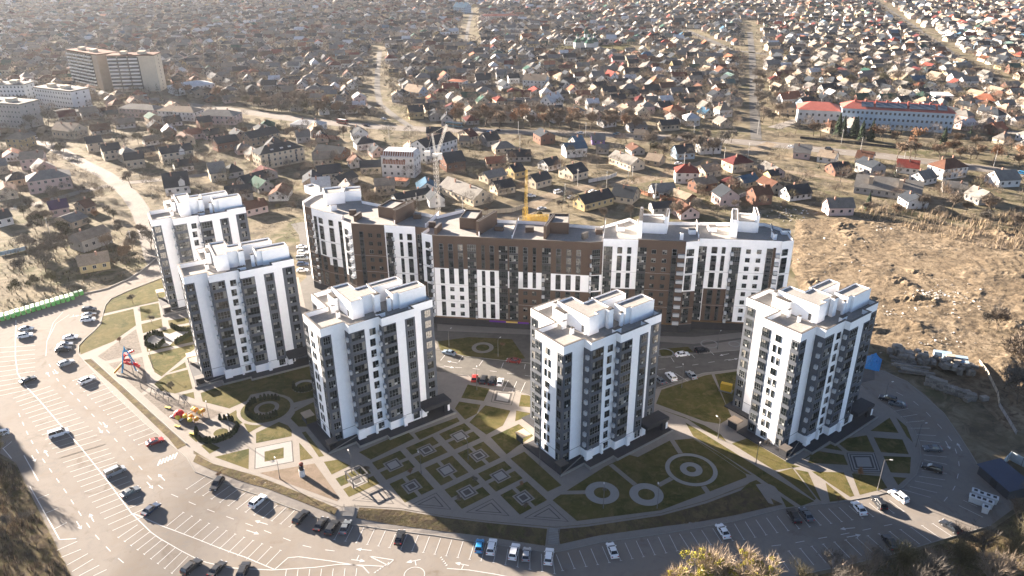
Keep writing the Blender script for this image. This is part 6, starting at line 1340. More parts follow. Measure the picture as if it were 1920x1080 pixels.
# px centre on the ground, a second point it faces, body, colour, label
CARS = [((153+15, 583), (185, 582), 'suv', 'black', 'black car topmost of the row beside the upper lawn, near the green bins'), ((167, 593), (184, 591), 'sedan', 'silver', 'silver car just below the black one beside the upper lawn'), ((166, 602), (183, 600), 'suv', 'white', 'white car lowest of three beside the upper lawn'),
 ((50, 619), (66, 618), 'sedan', 'bluegrey', 'blue-grey sedan below the green bins'), ((48, 632), (64, 629), 'suv', 'white', 'white car beside the blue-grey sedan below the green bins'), ((133, 635), (150, 633), 'sedan', 'white', 'lone white sedan left of the curved lawn tip'), ((123, 649), (139, 646), 'sedan', 'silver', 'silver estate car above a black one near the lawn tip'), ((120, 658), (136, 655), 'suv', 'black', 'black car below the silver estate near the lawn tip'),
 ((125, 684), (142, 678), 'suv', 'silver', 'silver-white car with big dark windows above the upper marked bays'), ((53, 715), (68, 709), 'sedan', 'black', 'dark sedan at the left end of the long white line'), ((164, 716), (180, 709), 'suv', 'white', 'white car first in the upper marked bays'), ((111, 816), (127, 811), 'van', 'white', 'white van standing on the long white line'), ((3, 816), (-12, 820), 'hatch', 'white', 'white car cut by the left picture edge'), ((291, 831), (308, 825), 'sedan', 'red', 'red car left of the zebra crossing'),
 ((217, 888), (233, 881), 'van', 'silver', 'silver-white minivan on the middle bays'), ((245, 926), (262, 917), 'sedan', 'grey', 'dark grey estate car between the minivan and the navy car'), ((284, 958), (301, 945), 'sedan', 'navy', 'navy blue car at the pointed end of the middle bays'),
 ((408, 911), (400, 922), 'suv', 'black', 'black car next to the orange sapling at the kerb'), ((484, 943), (497, 930), 'suv', 'white', 'white car alone in the kerb bays left of the stairs'), ((565, 973), (575, 960), 'suv', 'black', 'black boxy car leftmost of four near the stairs'), ((602, 986), (609, 973), 'sedan', 'black', 'small black car second of four near the stairs'), ((623, 993), (630, 979), 'suv', 'black', 'black car third of four near the stairs'), ((648, 992), (653, 978), 'sedan', 'grey', 'dark grey car rightmost of four near the stairs'),
 ((750, 1011), (754, 997), 'sedan', 'black', 'solitary black car in the kerb bays between stairs and blue car'), ((899, 1027), (901, 1013), 'hatch', 'blue', 'small bright blue car at the kerb'), ((922, 1029), (925, 1014), 'suv', 'white', 'white car immediately right of the bright blue one'), ((964, 1038), (968, 1023), 'suv', 'white', 'white car with dark sunroof left of the silver hatchback'), ((987, 1043), (989, 1028), 'hatch', 'silver', 'silver hatchback between white cars at the kerb'), ((1029, 1047), (1031, 1031), 'suv', 'white', 'white car at the foot of the narrow stairs'), ((1148, 1035), (1142, 1019), 'sedan', 'white', 'white sedan alone in the shaded kerb bays'),
 ((360, 1066), (376, 1053), 'suv', 'black', 'black car leftmost of three at the bottom edge'), ((408, 1070), (420, 1057), 'sedan', 'black', 'black car in the middle of three at the bottom edge'), ((457, 1073), (463, 1059), 'suv', 'black', 'black car rightmost of three at the bottom edge'), ((1355, 999), (1346, 985), 'sedan', 'white', 'white car directly above the golden mistletoe trees'), ((1488, 971), (1480, 957), 'suv', 'black', 'black car left of a dark estate in the shaded bays'), ((1511, 968), (1502, 955), 'sedan', 'grey', 'dark grey estate right beside the black car in the shaded bays'),
 ((1610, 956), (1600, 943), 'sedan', 'white', 'white car with dark roof glass right of the orange-red sapling'), ((1647, 946), (1637, 933), 'suv', 'black', 'black car next to the white car in the sunlit strip'), ((1684, 934), (1668, 922), 'suv', 'white', 'white car crossing the sunlit strip at the corner'), ((1668, 1021), (1656, 1003), 'suv', 'black', 'black car among the lower marked bays by the bank'), ((1781, 991), (1768, 982), 'sedan', 'black', 'black car at the right end of the lower bays'), ((1747, 881), (1731, 876), 'suv', 'black', 'black car lower of two in the curved bays'), ((1748, 844), (1731, 843), 'sedan', 'grey', 'dark grey car upper of two in the curved bays'), ((1682, 760), (1668, 757), 'sedan', 'grey', 'dark grey sedan at the upper end of the curved bays'), ((1664, 751), (1650, 747), 'suv', 'black', 'black car touching the lamp at the upper curved bays'),
 ((842, 664), (827, 660), 'sedan', 'bluegrey', 'blue-grey sedan on the inner road right of the shaded tower'), ((963, 679), (948, 677), 'sedan', 'darkred', 'orange-red car on the inner road left of the middle tower'), ((890, 712), (893, 700), 'hatch', 'red', 'bright red car at the lamp in the inner parking bays'), ((907, 715), (911, 703), 'suv', 'black', 'black car next to the bright red one'), ((923, 717), (927, 705), 'suv', 'black', 'black car between another black one and the white hatchback'), ((938, 719), (941, 708), 'hatch', 'white', 'white hatchback at the right end of the inner row'),
 ((1279, 667), (1294, 665), 'sedan', 'white', 'white sedan with black roof on the inner road'), ((1316, 660), (1330, 658), 'suv', 'black', 'black car ahead of the white sedan on the inner road'), ((1258, 709), (1249, 699), 'suv', 'white', 'white car with sunroof in the bays right of the middle tower'), ((1296, 706), (1286, 696), 'sedan', 'silver', 'silver-white sedan in the bays left of the yellow kiosk'), ((1237, 716), (1230, 710), 'sedan', 'grey', 'dark car half hidden behind the middle tower')]
for i, (c, f, kd, co, lab) in enumerate(CARS):
    p = GH(*c); q = GH(*f); d = (q-p).xy.normalized(); put_car(p, d, kd, co, lab)
for i, (c, co, kd) in enumerate([((566, 465), 'white', 'sedan'), ((568, 476), 'white', 'suv'), ((567, 487), 'silver', 'van'), ((568, 498), 'navy', 'suv'), ((567, 509), 'white', 'sedan')]):
    p = GH(*c); put_car(p, Vector((1, .12)), kd, co, '%s vehicle, %s from the top in the column left of the long block' % (co, ordn(i)), 'cars left of the long block')
for i, (c, f, co, kd, lab) in enumerate([((688, 237), (700, 238), 'black', 'sedan', 'black car on the wide avenue bend'), ((893, 243), (905, 244), 'silver', 'sedan', 'silver car behind the bus'), ((918, 248), (906, 247), 'blue', 'hatch', 'small blue car on the avenue right of the bus'), ((1088, 251), (1076, 250), 'white', 'sedan', 'white car on the avenue above the violet house'), ((1156, 253), (1144, 252), 'teal', 'suv', 'dark teal car on the avenue right of the violet house'), ((935, 246), (947, 247), 'black', 'sedan', 'black car on the avenue among trees'), ((1005, 250), (1017, 250), 'grey', 'sedan', 'grey car on the avenue middle'), ((1554, 281), (1566, 283), 'black', 'suv', 'dark van on the avenue below the school'), ((1484, 277), (1496, 279), 'white', 'sedan', 'white car on the avenue at the pinkish gable'), ((1912, 326), (1900, 324), 'blue', 'suv', 'blue car on the avenue at the right edge'),
     ((1046, 362), (1058, 359), 'white', 'van', 'white van on the dirt road'), ((1112, 361), (1122, 360), 'white', 'sedan', 'white car beside the black-roofed yellow house'), ((1070, 372), (1080, 368), 'silver', 'sedan', 'silver car near the curved wall'), ((996, 369), (1006, 369), 'white', 'sedan', 'white car beside the yellow crane'), ((1016, 393), (1028, 391), 'silver', 'sedan', 'silver car in the yard by the yellow crane'), ((862, 400), (874, 398), 'grey', 'van', 'grey van in the building yard'), ((1272, 308), (1282, 307), 'white', 'sedan', 'white car beside the blue-roofed cottage'), ((720, 224), (728, 225), 'white', 'sedan', 'white car at the top of the avenue bend'), ((66, 259), (56, 256), 'white', 'suv', 'white car at the upper end of the side street'), ((575, 237), (587, 238), 'grey', 'sedan', 'grey car on the avenue left')]):
    p = G(*c); q = G(*f); put_car(p, (q-p).xy.normalized(), kd, co, lab, 'cars on the streets beyond', True, .03)
# bus, lorry
def longbox(name, label, cat, c, f, L, W_, h, col_, extra=None):
    p, q = G(*c), G(*f); d = (q-p).xy.normalized(); T = thing(name, label, cat, (p.x, p.y, .02), math.atan2(d.y, d.x))
    o = MB(); o.hexa([(-L/2, -W_/2, .4), (L/2, -W_/2, .4), (L/2, W_/2, .4), (-L/2, W_/2, .4)], [(-L/2+.1, -W_/2+.06, h), (L/2-.15, -W_/2+.06, h), (L/2-.15, W_/2-.06, h), (-L/2+.1, W_/2-.06, h)]); o.build('body', [CP[col_]], T)
    o = MB()
    for s_ in (-1, 1): o.box(-L/2+.5, L/2-.5, s_*(W_/2-.02)-.02, s_*(W_/2-.02)+.02, 1.4, h-.6)
    o.box(L/2-.06, L/2+.0, -W_/2+.25, W_/2-.25, 1.2, h-.5); o.build('windows', [CGL], T)
    o = MB(); o.box(-L/2+1, L/2-1, -W_/2+.4, W_/2-.4, h+.002, h+.15); o.build('roof_unit', [WLM['white']], T)
    for x in (-L*.3, L*.33):
        for s_ in (-1, 1): ob = place(CT['van'][2], 'wheel', T, (x, s_*(W_/2-.13), .48)); ob.scale = (1.45, 1.1, 1.45)
    return T
longbox('bus', 'long teal bus on the avenue beneath the brown trees', 'bus', (852, 238), (872, 240), 13, 2.6, 3.3, 'teal')
longbox('truck', 'green and dark red truck at the left part of the avenue', 'truck', (642, 232), (655, 234), 9, 2.5, 3.1, 'darkred')
# ------------------------------------------------------------------ lamps and poles
POLE = mat('pole_metal', (.12, .115, .11), .6, .1); POLEC = mat('pole_concrete', (.45, .43, .40), .9, .08)
lmp = {}
def lamp(px, py, h, label, rz=0., arm=1.2):
    c = GH(px, py); T = thing('street_lamp', label, 'lamp', c[:], rz, 'lamps of the estate')
    if h not in lmp:
        a = MB(); a.tube((0, 0, 0), (0, 0, h), .09, .06, 6); a.tube((0, 0, 0), (0, 0, .9), .14, .14, 6, 0, True); b = MB(); b.tube((0, 0, h), (arm, 0, h+.25), .05, .04, 5); g = MB(); g.box(arm-.1, arm+.55, -.13, .13, h+.2, h+.32)
        lmp[h] = (a.mesh('pole', [POLE]), b.mesh('arm', [POLE]), g.mesh('lamp_head', [WLM['white']]))
    for me, nm in zip(lmp[h], ('pole', 'arm', 'lamp_head')): place(me, nm, T, (0, 0, 0))
for px, py, h, lab, rz in [(433, 817, 5.5, 'lamp inside the round hedge terrace', 2), (525, 898, 5.5, 'lamp at the sand patch corner below the white square court', 2.2), (660, 888, 6, 'lamp between the shaded tower corner and the wooden pergola', 2), (1645, 919, 9, 'tallest lamp standing in the sunlit strip beside the corner', -.2), (1131, 953, 6, 'lamp below the left paving ring', 1.5), (1232, 953, 6, 'lamp below the middle paving ring', 1.5), (894, 731, 7, 'lamp between the bright red car and the lawn', 1.5), (1278, 727, 7, 'lamp beside the white car right of the middle tower', 1.5), (1717, 838, 7, 'lamp at the inner edge of the curved bays', .3), (1658, 752, 6, 'lamp beside the two dark cars at the curve', .3), (878, 862, 5.5, 'lamp among the upper courts', 2.), (1012, 873, 5.5, 'lamp at the diagonal path below the middle tower', 2), (790, 888, 5.5, 'lamp in the middle of the shaded courts', 2), (287, 690, 5.5, 'lamp on the lawn right of the first playground', 2), (265, 728, 5, 'lamp at the second playground tip', 2), (393, 787, 5, 'lamp right of the orange climbing frames', 2), (252, 706, 5, 'lamp on the playground sand', 2), (1346, 822, 6, 'lamp on the sloping lawn left of the right tower', 2), (1345, 655, 6, 'lamp in the forecourt of the long block', 1), (934, 668, 6, 'lamp in the forecourt lawn beside the yellow sapling', 1), (1590, 740, 6, 'lamp behind the right tower at the ring road', 0), (842, 650, 6, 'lamp at the inner road left end', 1), (1417, 870, 5.5, 'lamp at the path crossing left of the sunlit strip', 1)]: lamp(px, py, h, lab, rz)
pm = MB(); pm.tube((0, 0, 0), (0, 0, 9.5), .16, .11, 6, 0, True); pm = pm.mesh('pole', [POLEC]); pa = MB(); pa.box(-.9, .9, -.05, .05, 8.7, 8.85); pa = pa.mesh('crossarm', [POLEC])
PL = [(1083, 349), (1137, 353), (1177, 344), (1185, 343), (1335, 291), (1357, 306), (1402, 297), (1258, 308), (1059, 378), (975, 281), (1282, 316), (1228, 378), (1052, 300), (1613, 285), (1577, 270), (1695, 300), (1863, 312), (730, 262), (330, 232), (782, 396), (95, 444), (250, 470), (1420, 252), (1425, 190), (1600, 180), (500, 300), (868, 402), (850, 250), (972, 254), (1098, 256), (1300, 262)]
for i, (px, py) in enumerate(sorted(PL)):
    c = G(px, py); T = thing('utility_pole', 'pale concrete utility pole, %s from left in the picture' % ordn(i), 'pole', c[:], rnd.uniform(0, 3), 'concrete utility poles'); place(pm, 'pole', T, (0, 0, 0)); place(pa, 'crossarm', T, (0, 0, 0))
# ------------------------------------------------------------------ cranes
CW = mat('crane_white', (.62, .58, .52), .6, .08); CY = mat('crane_yellow', (.50, .33, .045), .6, .12)
def lattice(o, p, q, w0, w1, n, r_, mi=0):
    p, q = Vector(p), Vector(q); d = (q-p).normalized(); a = d.orthogonal().normalized(); b_ = d.cross(a); cs = []
    for i in range(n+1):
        t = i/n; c = p.lerp(q, t); w_ = w0+(w1-w0)*t; cs.append([c+a*sx*w_/2+b_*sy*w_/2 for sx, sy in ((-1, -1), (1, -1), (1, 1), (-1, 1))])
    for i in range(n):
        for k_ in range(4):
            o.tube(cs[i][k_], cs[i+1][k_], r_, r_, 4, mi); o.tube(cs[i][k_], cs[i+1][(k_+1) % 4], r_*.6, r_*.6, 3, mi); o.tube(cs[i+1][k_], cs[i+1][(k_+1) % 4], r_*.6, r_*.6, 3, mi)
b0 = G(824, 442); 
def zat(b, tx, ty):
    lo, hi = 0, 110
    for _ in range(40):
        m_ = (lo+hi)/2
        if proj(Vector((b.x, b.y, m_)))[1] > ty: lo = m_
        else: hi = m_
    return lo
hM = zat(b0, 0, 292)
T = thing('tower_crane', 'white lattice tower crane behind the left half of the long block', 'crane', (b0.x, b0.y, 0))
o = MB(); lattice(o, (0, 0, 0), (0, 0, hM), 1.5, 1.5, 20, .055); o.build('mast', [CW], T)
o = MB(); o.prism(circ(Vector((0, 0)), 1.5, 10), hM, hM+.8, 0); o.box(1.2, 2.9, -.9, .9, hM-1.6, hM+1, 0); o.build('cab', [CW], T)
o = MB(); lattice(o, (.8, 0, hM+1), (5.2, 3.5, hM+12.5), 1.0, .7, 8, .06); o.build('jib', [CW], T)
o = MB(); lattice(o, (0, 0, hM+.8), (-.9, .3, hM+9.5), .9, .4, 6, .06); o.tube((-.9, .3, hM+9.5), (5.2, 3.5, hM+12.5), .04, .04, 3); o.tube((-.9, .3, hM+9.5), (-3.5, -.5, hM+1), .04, .04, 3); o.box(-4.5, -2.2, -1, 1, hM+.2, hM+2.0); o.build('cat_head', [CW], T)
b1 = G(985, 437); hY = zat(b1, 0, 320)
T = thing('crawler_crane', 'yellow lattice crane rig behind the middle of the long block', 'crane', (b1.x, b1.y, 0))
o = MB(); lattice(o, (0, 0, 2.5), (.6, 1, hY), 1.3, .6, 16, .07); o.build('boom', [CY], T)
o = MB(); lattice(o, (0, 0, 0), (0, 0, hY*.42), 2.1, 1.6, 6, .10); o.build('mast', [CY], T)
o = MB(); o.box(-2.4, 2.4, -2, 2, 1, 2.6); o.box(-2.8, 2.8, -2.2, -1.4, 0, 1); o.box(-2.8, 2.8, 1.4, 2.2, 0, 1); o.build('carriage', [CY, TYRE], T)
c = G(1012, 414); T = thing('crane_section_heap', 'heap of yellow lattice crane sections lying beside the yellow rig', 'crane parts', (c.x, c.y, 0))
for k_ in range(5): o = MB(); a = R(-25+k_*14); lattice(o, (-6, k_*1.0-2, .8+k_*.2), (5, k_*1.2-5, 1+.3*k_), 1.3, 1.3, 6, .1); o.build('lattice_section', [CY], T)
# ------------------------------------------------------------------ bins
GB = mat('bin_green', (.13, .42, .11), .5, .08, .5, rand=.15); GLD = mat('bin_lid', (.52, .62, .46), .5, .08)
b = MB(); b.hexa([(-.6, -.5, .1), (.6, -.5, .1), (.6, .5, .1), (-.6, .5, .1)], [(-.72, -.62, 1.35), (.72, -.62, 1.35), (.72, .62, 1.35), (-.72, .62, 1.35)]); bb = b.mesh('bin_body', [GB]); b2 = MB(); b2.hexa([(-.74, -.64, 1.36), (.74, -.64, 1.36), (.74, .64, 1.36), (-.74, .64, 1.36)], [(-.6, -.4, 1.6), (.6, -.4, 1.6), (.6, .5, 1.6), (-.6, .5, 1.6)]); bl = b2.mesh('bin_lid', [GLD])
a, b = G(-6, 603).xy, G(154, 555).xy; d = (b-a); L = d.length; d.normalize(); n_ = Vector((-d.y, d.x)); nb = 18
for row_ in range(2):
    for i in range(nb):
        if row_ == 0 and i > nb-3: continue
        c = a+d*L*(i+.3*row_)/(nb-1)*(.99)+n_*(row_*2.0-.9+.15*math.sin(i*2.1)); T = thing('waste_container', 'green container with pale lid, %s from left in the %s row' % (ordn(i), ('front', 'back')[row_]), 'container', (c.x, c.y, 0), math.atan2(d.y, d.x)+rnd.uniform(-.1, .1), 'green containers at the parking edge'); T.scale = (.92, 1.1, 1.25); place(bb, 'body', T, (0, 0, 0)); place(bl, 'lid', T, (0, 0, 0))
WB = mat('bin_white', (.5, .52, .53), .5, .08)
b = MB(); b.hexa([(-.5, -.5, .1), (.5, -.5, .1), (.5, .5, .1), (-.5, .5, .1)], [(-.6, -.6, 1.2), (.6, -.6, 1.2), (.6, .6, 1.2), (-.6, .6, 1.2)]); bb = b.mesh('bin_body', [WB]); b2 = MB(); b2.box(-.64, .64, -.64, .64, 1.21, 1.34, 0); b2.box(-.3, .3, -.3, .3, 1.342, 1.42, 1); bl = b2.mesh('bin_lid', [WB, TDARK])
for i, (x, y) in enumerate([(1210, 345), (1185, 395), (1265, 370), (1238, 415), (1325, 390), (1288, 430), (1385, 410), (1342, 452), (1305, 495)]):
    c = GH(1580+x/4.909, 860+y/4.909); T = thing('waste_bin', 'white bin %s counted from the left before the dark blue shed' % ordn(i), 'bin', c[:], R(-35), 'white bins by the shed'); T.scale = (1.25, 1.25, 1.35); place(bb, 'body', T, (0, 0, 0)); place(bl, 'lid', T, (0, 0, 0))
# shed and enclosure at the right edge
def wall_run(name, pts, h, m_, label, cat='fence', th=.12, post=0, parent=None):
    P_ = [G(*q).xy for q in pts]; T = thing(name, label, cat, (P_[0].x, P_[0].y, 0)); o = MB(); q_ = MB(); O = P_[0]
    for a, b in zip(P_, P_[1:]):
        d = (b-a); L = d.length; d.normalize(); n_ = Vector((-d.y, d.x)); o.obox(a-O, d, n_, 0, L, -th/2, th/2, .05, h)
        for i in range(int(L/3)+1): q_.obox(a-O, d, n_, i*3-.06, i*3+.06, -th/2-.06, th/2+.06, 0, h+.12)
    o.build('fence_panel', [m_], T); q_.build('fence_post', [POLE], T)['kind'] = 'stuff'; return T
A, B = G(1832, 888).xy, G(1888, 937).xy; d = (B-A); L = d.length; d.normalize(); n_ = Vector((-d.y, d.x))
T = thing('shed', 'dark shed with deep blue mono-pitch roof at the right edge', 'shed', (A.x, A.y, 0), math.atan2(d.y, d.x))
o = MB(); o.hexa([(0, 0, 0), (L, 0, 0), (L, 5.5, 0), (0, 5.5, 0)], [(0, 0, 2.6), (L, 0, 2.6), (L, 5.5, 3.4), (0, 5.5, 3.4)]); o.build('wall', [mat('dark_steel', (.045, .05, .06), .6, .1)], T)
o = MB(); o.hexa([(-.4, -.5, 2.62), (L+.4, -.5, 2.62), (L+.4, 6, 3.5), (-.4, 6, 3.5)], [(-.4, -.5, 2.78), (L+.4, -.5, 2.78), (L+.4, 6, 3.66), (-.4, 6, 3.66)]); o.build('roof', [mat('deep_blue_roof', (.03, .045, .08), .45, .1)], T)
o = MB(); o.box(L*.42, L*.62, -.05, -.003, 0, 2.3); o.build('doorway', [TDARK], T)
wall_run('fence', [(1868, 887), (1892, 862), (1935, 884), (1990, 915)], 2.6, mat('pale_fence', (.42, .46, .47), .7, .08), 'pale panel fence enclosure behind the dark blue shed')
wall_run('fence', [(1352, 386), (1400, 366), (1422, 356)], 2.2, mat('grey_fence', (.33, .35, .36), .8, .1), 'grey panel fence behind the right half of the long block')
wall_run('fence', [(1103, 343), (1140, 336), (1156, 330)], 2.0, MATS['wall_white'], 'white and grey fence along the dirt road')
wall_run('fence', [(1172, 352), (1215, 368), (1240, 372), (1278, 382)], 2.0, mat('orange_brick', (.36, .17, .10), .9, .12, 1), 'orange brick garden wall with pillars')
wall_run('fence', [(818, 418), (868, 404), (960, 398), (990, 388)], 2.2, MATS['wall_cream'], 'long pale site fence behind the long block')
wall_run('fence', [(1500, 260), (1600, 270), (1700, 281)], 1.6, TDARK, 'dark fence in front of the school trees')
wall_run('fence', [(0, 480), (38, 472), (52, 468)], 1.8, MATS['wall_blue'], 'bluish fence at the left edge')
wall_run('fence', [(1835, 680), (1850, 700), (1870, 740), (1873, 762)], 1.2, MATS['wall_cream'], 'curved pale concrete wall beside the bare earth')
wall_run('fence', [(1873, 762), (1890, 790), (1905, 815)], 1.2, MATS['wall_grey'], 'grey rail fence continuing the curved wall')
# kiosk, pergola
c = G(1361, 733); T = thing('kiosk', 'yellow kiosk on a pale base in the shaded lawn', 'kiosk', c[:], R(-28)); o = MB(); o.box(-1.6, 1.6, -.7, .7, .35, 2.5); o.build('body', [mat('kiosk_yellow', (.52, .33, .03), .6, .08)], T); o = MB(); o.box(-1.9, 1.9, -1, .9, 0, .34); o.build('base', [KERB], T)
c = A3; T = thing('pergola', 'black square-framed pergola over the sunlit court', 'pergola', (c.x, c.y, .05), math.atan2(e1.y, e1.x)); T.rotation_euler.z = math.atan2(-e1.y, -e1.x)
for s_ in ((-2, -2), (2, -2), (2, 2), (-2, 2)): o = MB(); o.box(s_[0]-.1, s_[0]+.1, s_[1]-.1, s_[1]+.1, 0, 2.5); o.build('post', [TDARK], T)
o = MB(); o.ring([(-2.2, -2.2), (2.2, -2.2), (2.2, 2.2), (-2.2, 2.2)], [(-1.85, -1.85), (1.85, -1.85), (1.85, 1.85), (-1.85, 1.85)], 2.51, 2.7); o.box(-.15, .15, -1.84, 1.84, 2.52, 2.68); o.build('top_frame', [TDARK], T)
# playgrounds
BLU = mat('play_blue', (.03, .22, .42), .5, .05); RED = mat('play_red', (.55, .03, .03), .5, .05); ORG = mat('play_orange', (.60, .26, .04), .5, .06); YEL = mat('play_yellow', (.6, .45, .06), .5, .06)
c = G(243, 693); T = thing('climbing_tower', 'blue and red climbing tower with slides on the first playground', 'play tower', c[:], R(20))
for sx in (-1, 1):
    for sy in (-1, 1): o = MB(); o.tube((sx*2.0, sy*1.4, 0), (sx*.5, sy*.3, 6.8), .24, .16, 6); o.build('leg', [BLU], T)
o = MB(); o.tube((0, 0, 6.5), (0, 0, 8.6), .45, .02, 8); o.build('spire', [BLU], T)
o = MB(); o.prism(circ(Vector((0, 0)), 1.3, 8), 3.2, 3.4, 0); o.prism(circ(Vector((0, 0)), .95, 8), 5.4, 5.6, 0); o.build('platform', [RED], T)
o = MB(); pr_ = None
for i in range(15): a = i*.5; q = Vector((math.cos(a)*1.7+.5, math.sin(a)*1.7+.8, 5.8-i*.36)); (o.tube(pr_, q, .38, .38, 7) if pr_ is not None else None); pr_ = q
o.build('spiral_slide', [RED], T)
o = MB(); o.tube((-.8, -.3, 3.3), (-4.2, -1.2, .4), .36, .36, 7); o.build('tube_slide', [ORG], T)
o = MB(); o.tube((1, -.5, 2.6), (3.2, -1.5, 1.2), .5, .5, 8, 0, True); o.build('barrel', [RED], T)
c = G(337, 784); T = thing('play_dome', 'red ball-shaped climbing frame with yellow and white panels on the third playground', 'play frame', c[:])
o = MB(); o.ball((0, 0, 1.3), 1.5, 0, .9, 10, 6); o.build('dome', [RED], T); o = MB(); o.ball((.1, -.9, 1.1), .9, 0, .9, 8, 5); o.build('dome_panel', [YEL], T); o = MB(); o.hexa([(-3, .2, .1), (-1.2, .2, .1), (-1.2, 1.2, .1), (-3, 1.2, .1)], [(-2.2, .4, .5), (-1.2, .3, 1.6), (-1.2, 1.0, 1.6), (-2.2, 1.0, .5)]); o.build('slide', [WLM['white']], T)
for (px, py, lab) in ((359, 790, 'orange climbing frame nearer the hedge ring'), (374, 778, 'yellow-orange climbing frame behind, beside the sloping lawn')):
    c = G(px, py); T = thing('play_structure', lab, 'play frame', c[:], R(-30)); r = random.Random(px)
    for i in range(3): o = MB(); o.tube((-1.6+1.5*i, 0, 0), (-1.6+1.5*i, 0, 2.4), .1, .1, 5); o.build('post', [ORG], T)
    for i in range(4): o = MB(); o.ball((-1.7+1.1*i, r.uniform(-.7, .7), r.uniform(1.0, 2.0)), r.uniform(.6, .85), 0, .8, 8, 5); o.build('panel', [ORG if i % 2 else YEL], T)
    o = MB(); o.tube((-1.5, -.4, 1.3), (-3, -1.4, .2), .25, .25, 6); o.build('slide', [WLM['white']], T)
for (px, py, lab) in ((292, 742, 'dark swing frame, leftmost on the third playground'), (316, 748, 'dark swing frame right of another one'), (345, 758, 'small seesaw frame between swings and orange frames')):
    c = G(px, py); T = thing('swing_frame', lab, 'swing', c[:], R(-40))
    o = MB()
    for sx in (-1.5, 1.5):
        for sy in (-.9, .9): o.tube((sx, sy, 0), (sx, 0, 2.3), .07, .07, 5)
    o.tube((-1.6, 0, 2.3), (1.6, 0, 2.3), .08, .08, 5); o.build('frame', [TDARK], T)
    o = MB(); o.box(-.5, .3, -.2, .2, .5, .58); o.tube((-.4, 0, .55), (-.4, 0, 2.3), .02, .02, 3); o.tube((.2, 0, .55), (.2, 0, 2.3), .02, .02, 3); o.build('seat', [TDARK], T)
for (px, py, lab) in ((361, 818-3, 'pale yellow bench at the third playground edge'), (333, 801, 'pale yellow spring bench beside the red dome'), (315, 766, 'short yellow bench left of the red dome')):
    c = G(px, py); T = thing('bench', lab, 'bench', c[:], R(-20)); o = MB(); o.box(-.9, .9, -.3, .3, .4, .5); o.build('seat', [YEL], T)
    for sx in (-.7, .7): o = MB(); o.box(sx-.06, sx+.06, -.25, .25, 0, .39); o.build('leg', [TDARK], T)
c = G(567, 892); T = thing('totem', 'black, red and white totem figure on the bare sand patch', 'totem', c[:]); o = MB(); o.prism(circ(Vector((0, 0)), .75, 8), 0, 1.9, 0); o.build('base', [WLM['white']], T); o = MB(); o.prism(circ(Vector((0, 0)), .6, 8), 1.91, 3.2, 0); o.build('body', [TDARK], T); o = MB(); o.ball((.1, 0, 3.6), .6, 0, .9, 8, 5); o.build('head', [mat('totem_red', (.15, .03, .02), .7, .2)], T)
# stairs from the garden down to the parking ground
def stairs(p0, p1, w_, n, label):
    a, b = G(*p0), GH(*p1); T = thing('stairs', label, 'stairs', a[:]); d = (b-a).xy; L = d.length; d.normalize(); nn = Vector((-d.y, d.x)); dz = a.z-b.z
    for i in range(n): o = MB(); z = -dz*(i+1)/n+.22; o.obox((0, 0), d, nn, L*i/n, L*(i+1)/n-.14, -w_/2, w_/2, z-.9, z); o.build('step', [PAVE2], T)
    for s_ in (-1, 1):
        o = MB(); k_ = len(o.v); q = []
        o.tube((nn.x*s_*w_/2, nn.y*s_*w_/2, 1.0), (d.x*L+nn.x*s_*w_/2, d.y*L+nn.y*s_*w_/2, -dz+1.0), .04, .04, 4); o.tube((nn.x*s_*w_/2, nn.y*s_*w_/2, 0), (nn.x*s_*w_/2, nn.y*s_*w_/2, 1.0), .04, .04, 4); o.tube((d.x*L+nn.x*s_*w_/2, d.y*L+nn.y*s_*w_/2, -dz), (d.x*L+nn.x*s_*w_/2, d.y*L+nn.y*s_*w_/2, -dz+1.0), .04, .04, 4); o.build('handrail', [POLE], T)
stairs((656, 951), (652, 969), 2.6, 9, 'stairs from the garden to the parking ground beside four dark cars'); stairs((1040, 991), (1037, 1022), 2.4, 10, 'narrow shaded stairs leading down to a white parked car')
# ------------------------------------------------------------------ building site things
SLAB = mat('concrete_slab', (.20, .18, .155), .9, .2, .5, rand=.3)
rs = random.Random(12); cnt = 0
def block(px, py, L, W_, h, z, rz, lab, m_=SLAB):
    c = G(px, py); T = thing('concrete_block', lab, 'concrete block', (c.x, c.y, z+site_z(c.x, c.y)*.4), rz, 'concrete elements of the pile'); o = MB(); o.prism([(-L/2, -W_/2), (L/2, -W_/2), (L/2, W_/2), (-L/2, W_/2)], 0, h, 0); o.build('block', [m_], T)
    T.rotation_euler.x = rs.uniform(-.12, .12); T.rotation_euler.y = rs.uniform(-.12, .12)
BLK = []
for i in range(100):
    t = rs.random(); px = 1668+t*150+rs.uniform(-6, 6); py = 662+t*35+rs.uniform(-6, 14); BLK.append((px, py, rs.uniform(1.2, 3), rs.uniform(.8, 1.7), rs.uniform(.6, 1.3), rs.uniform(0, 2.2), rs.uniform(0, 3)))
for i in range(40):
    j = i % 12; BLK.append((1742+j*7+rs.uniform(-1, 1), 722+j*2.6+(i//12)*-1, 2.6, 1.3, .6, (i//12)*.65, R(-20)+rs.uniform(-.1, .1)))
for i in range(8): BLK.append((1695+i*3.5, 690+i*2+rs.uniform(-2, 2), rs.uniform(7, 11), .8, .5, rs.uniform(.2, 1.2), R(-22)+rs.uniform(-.06, .06)))
for i in range(7): BLK.append((1808+rs.uniform(0, 40), 733+rs.uniform(0, 22), rs.uniform(1.5, 2.8), 1.5, rs.uniform(.8, 1.4), 0, rs.uniform(-.4, .4)))
BLK.sort(key=lambda q: q[0])
for i, q in enumerate(BLK): block(*q, 'grey concrete %s, %s from left in the pile beyond the curved road' % ('beam' if q[2] > 5 else 'block', ordn(i)))
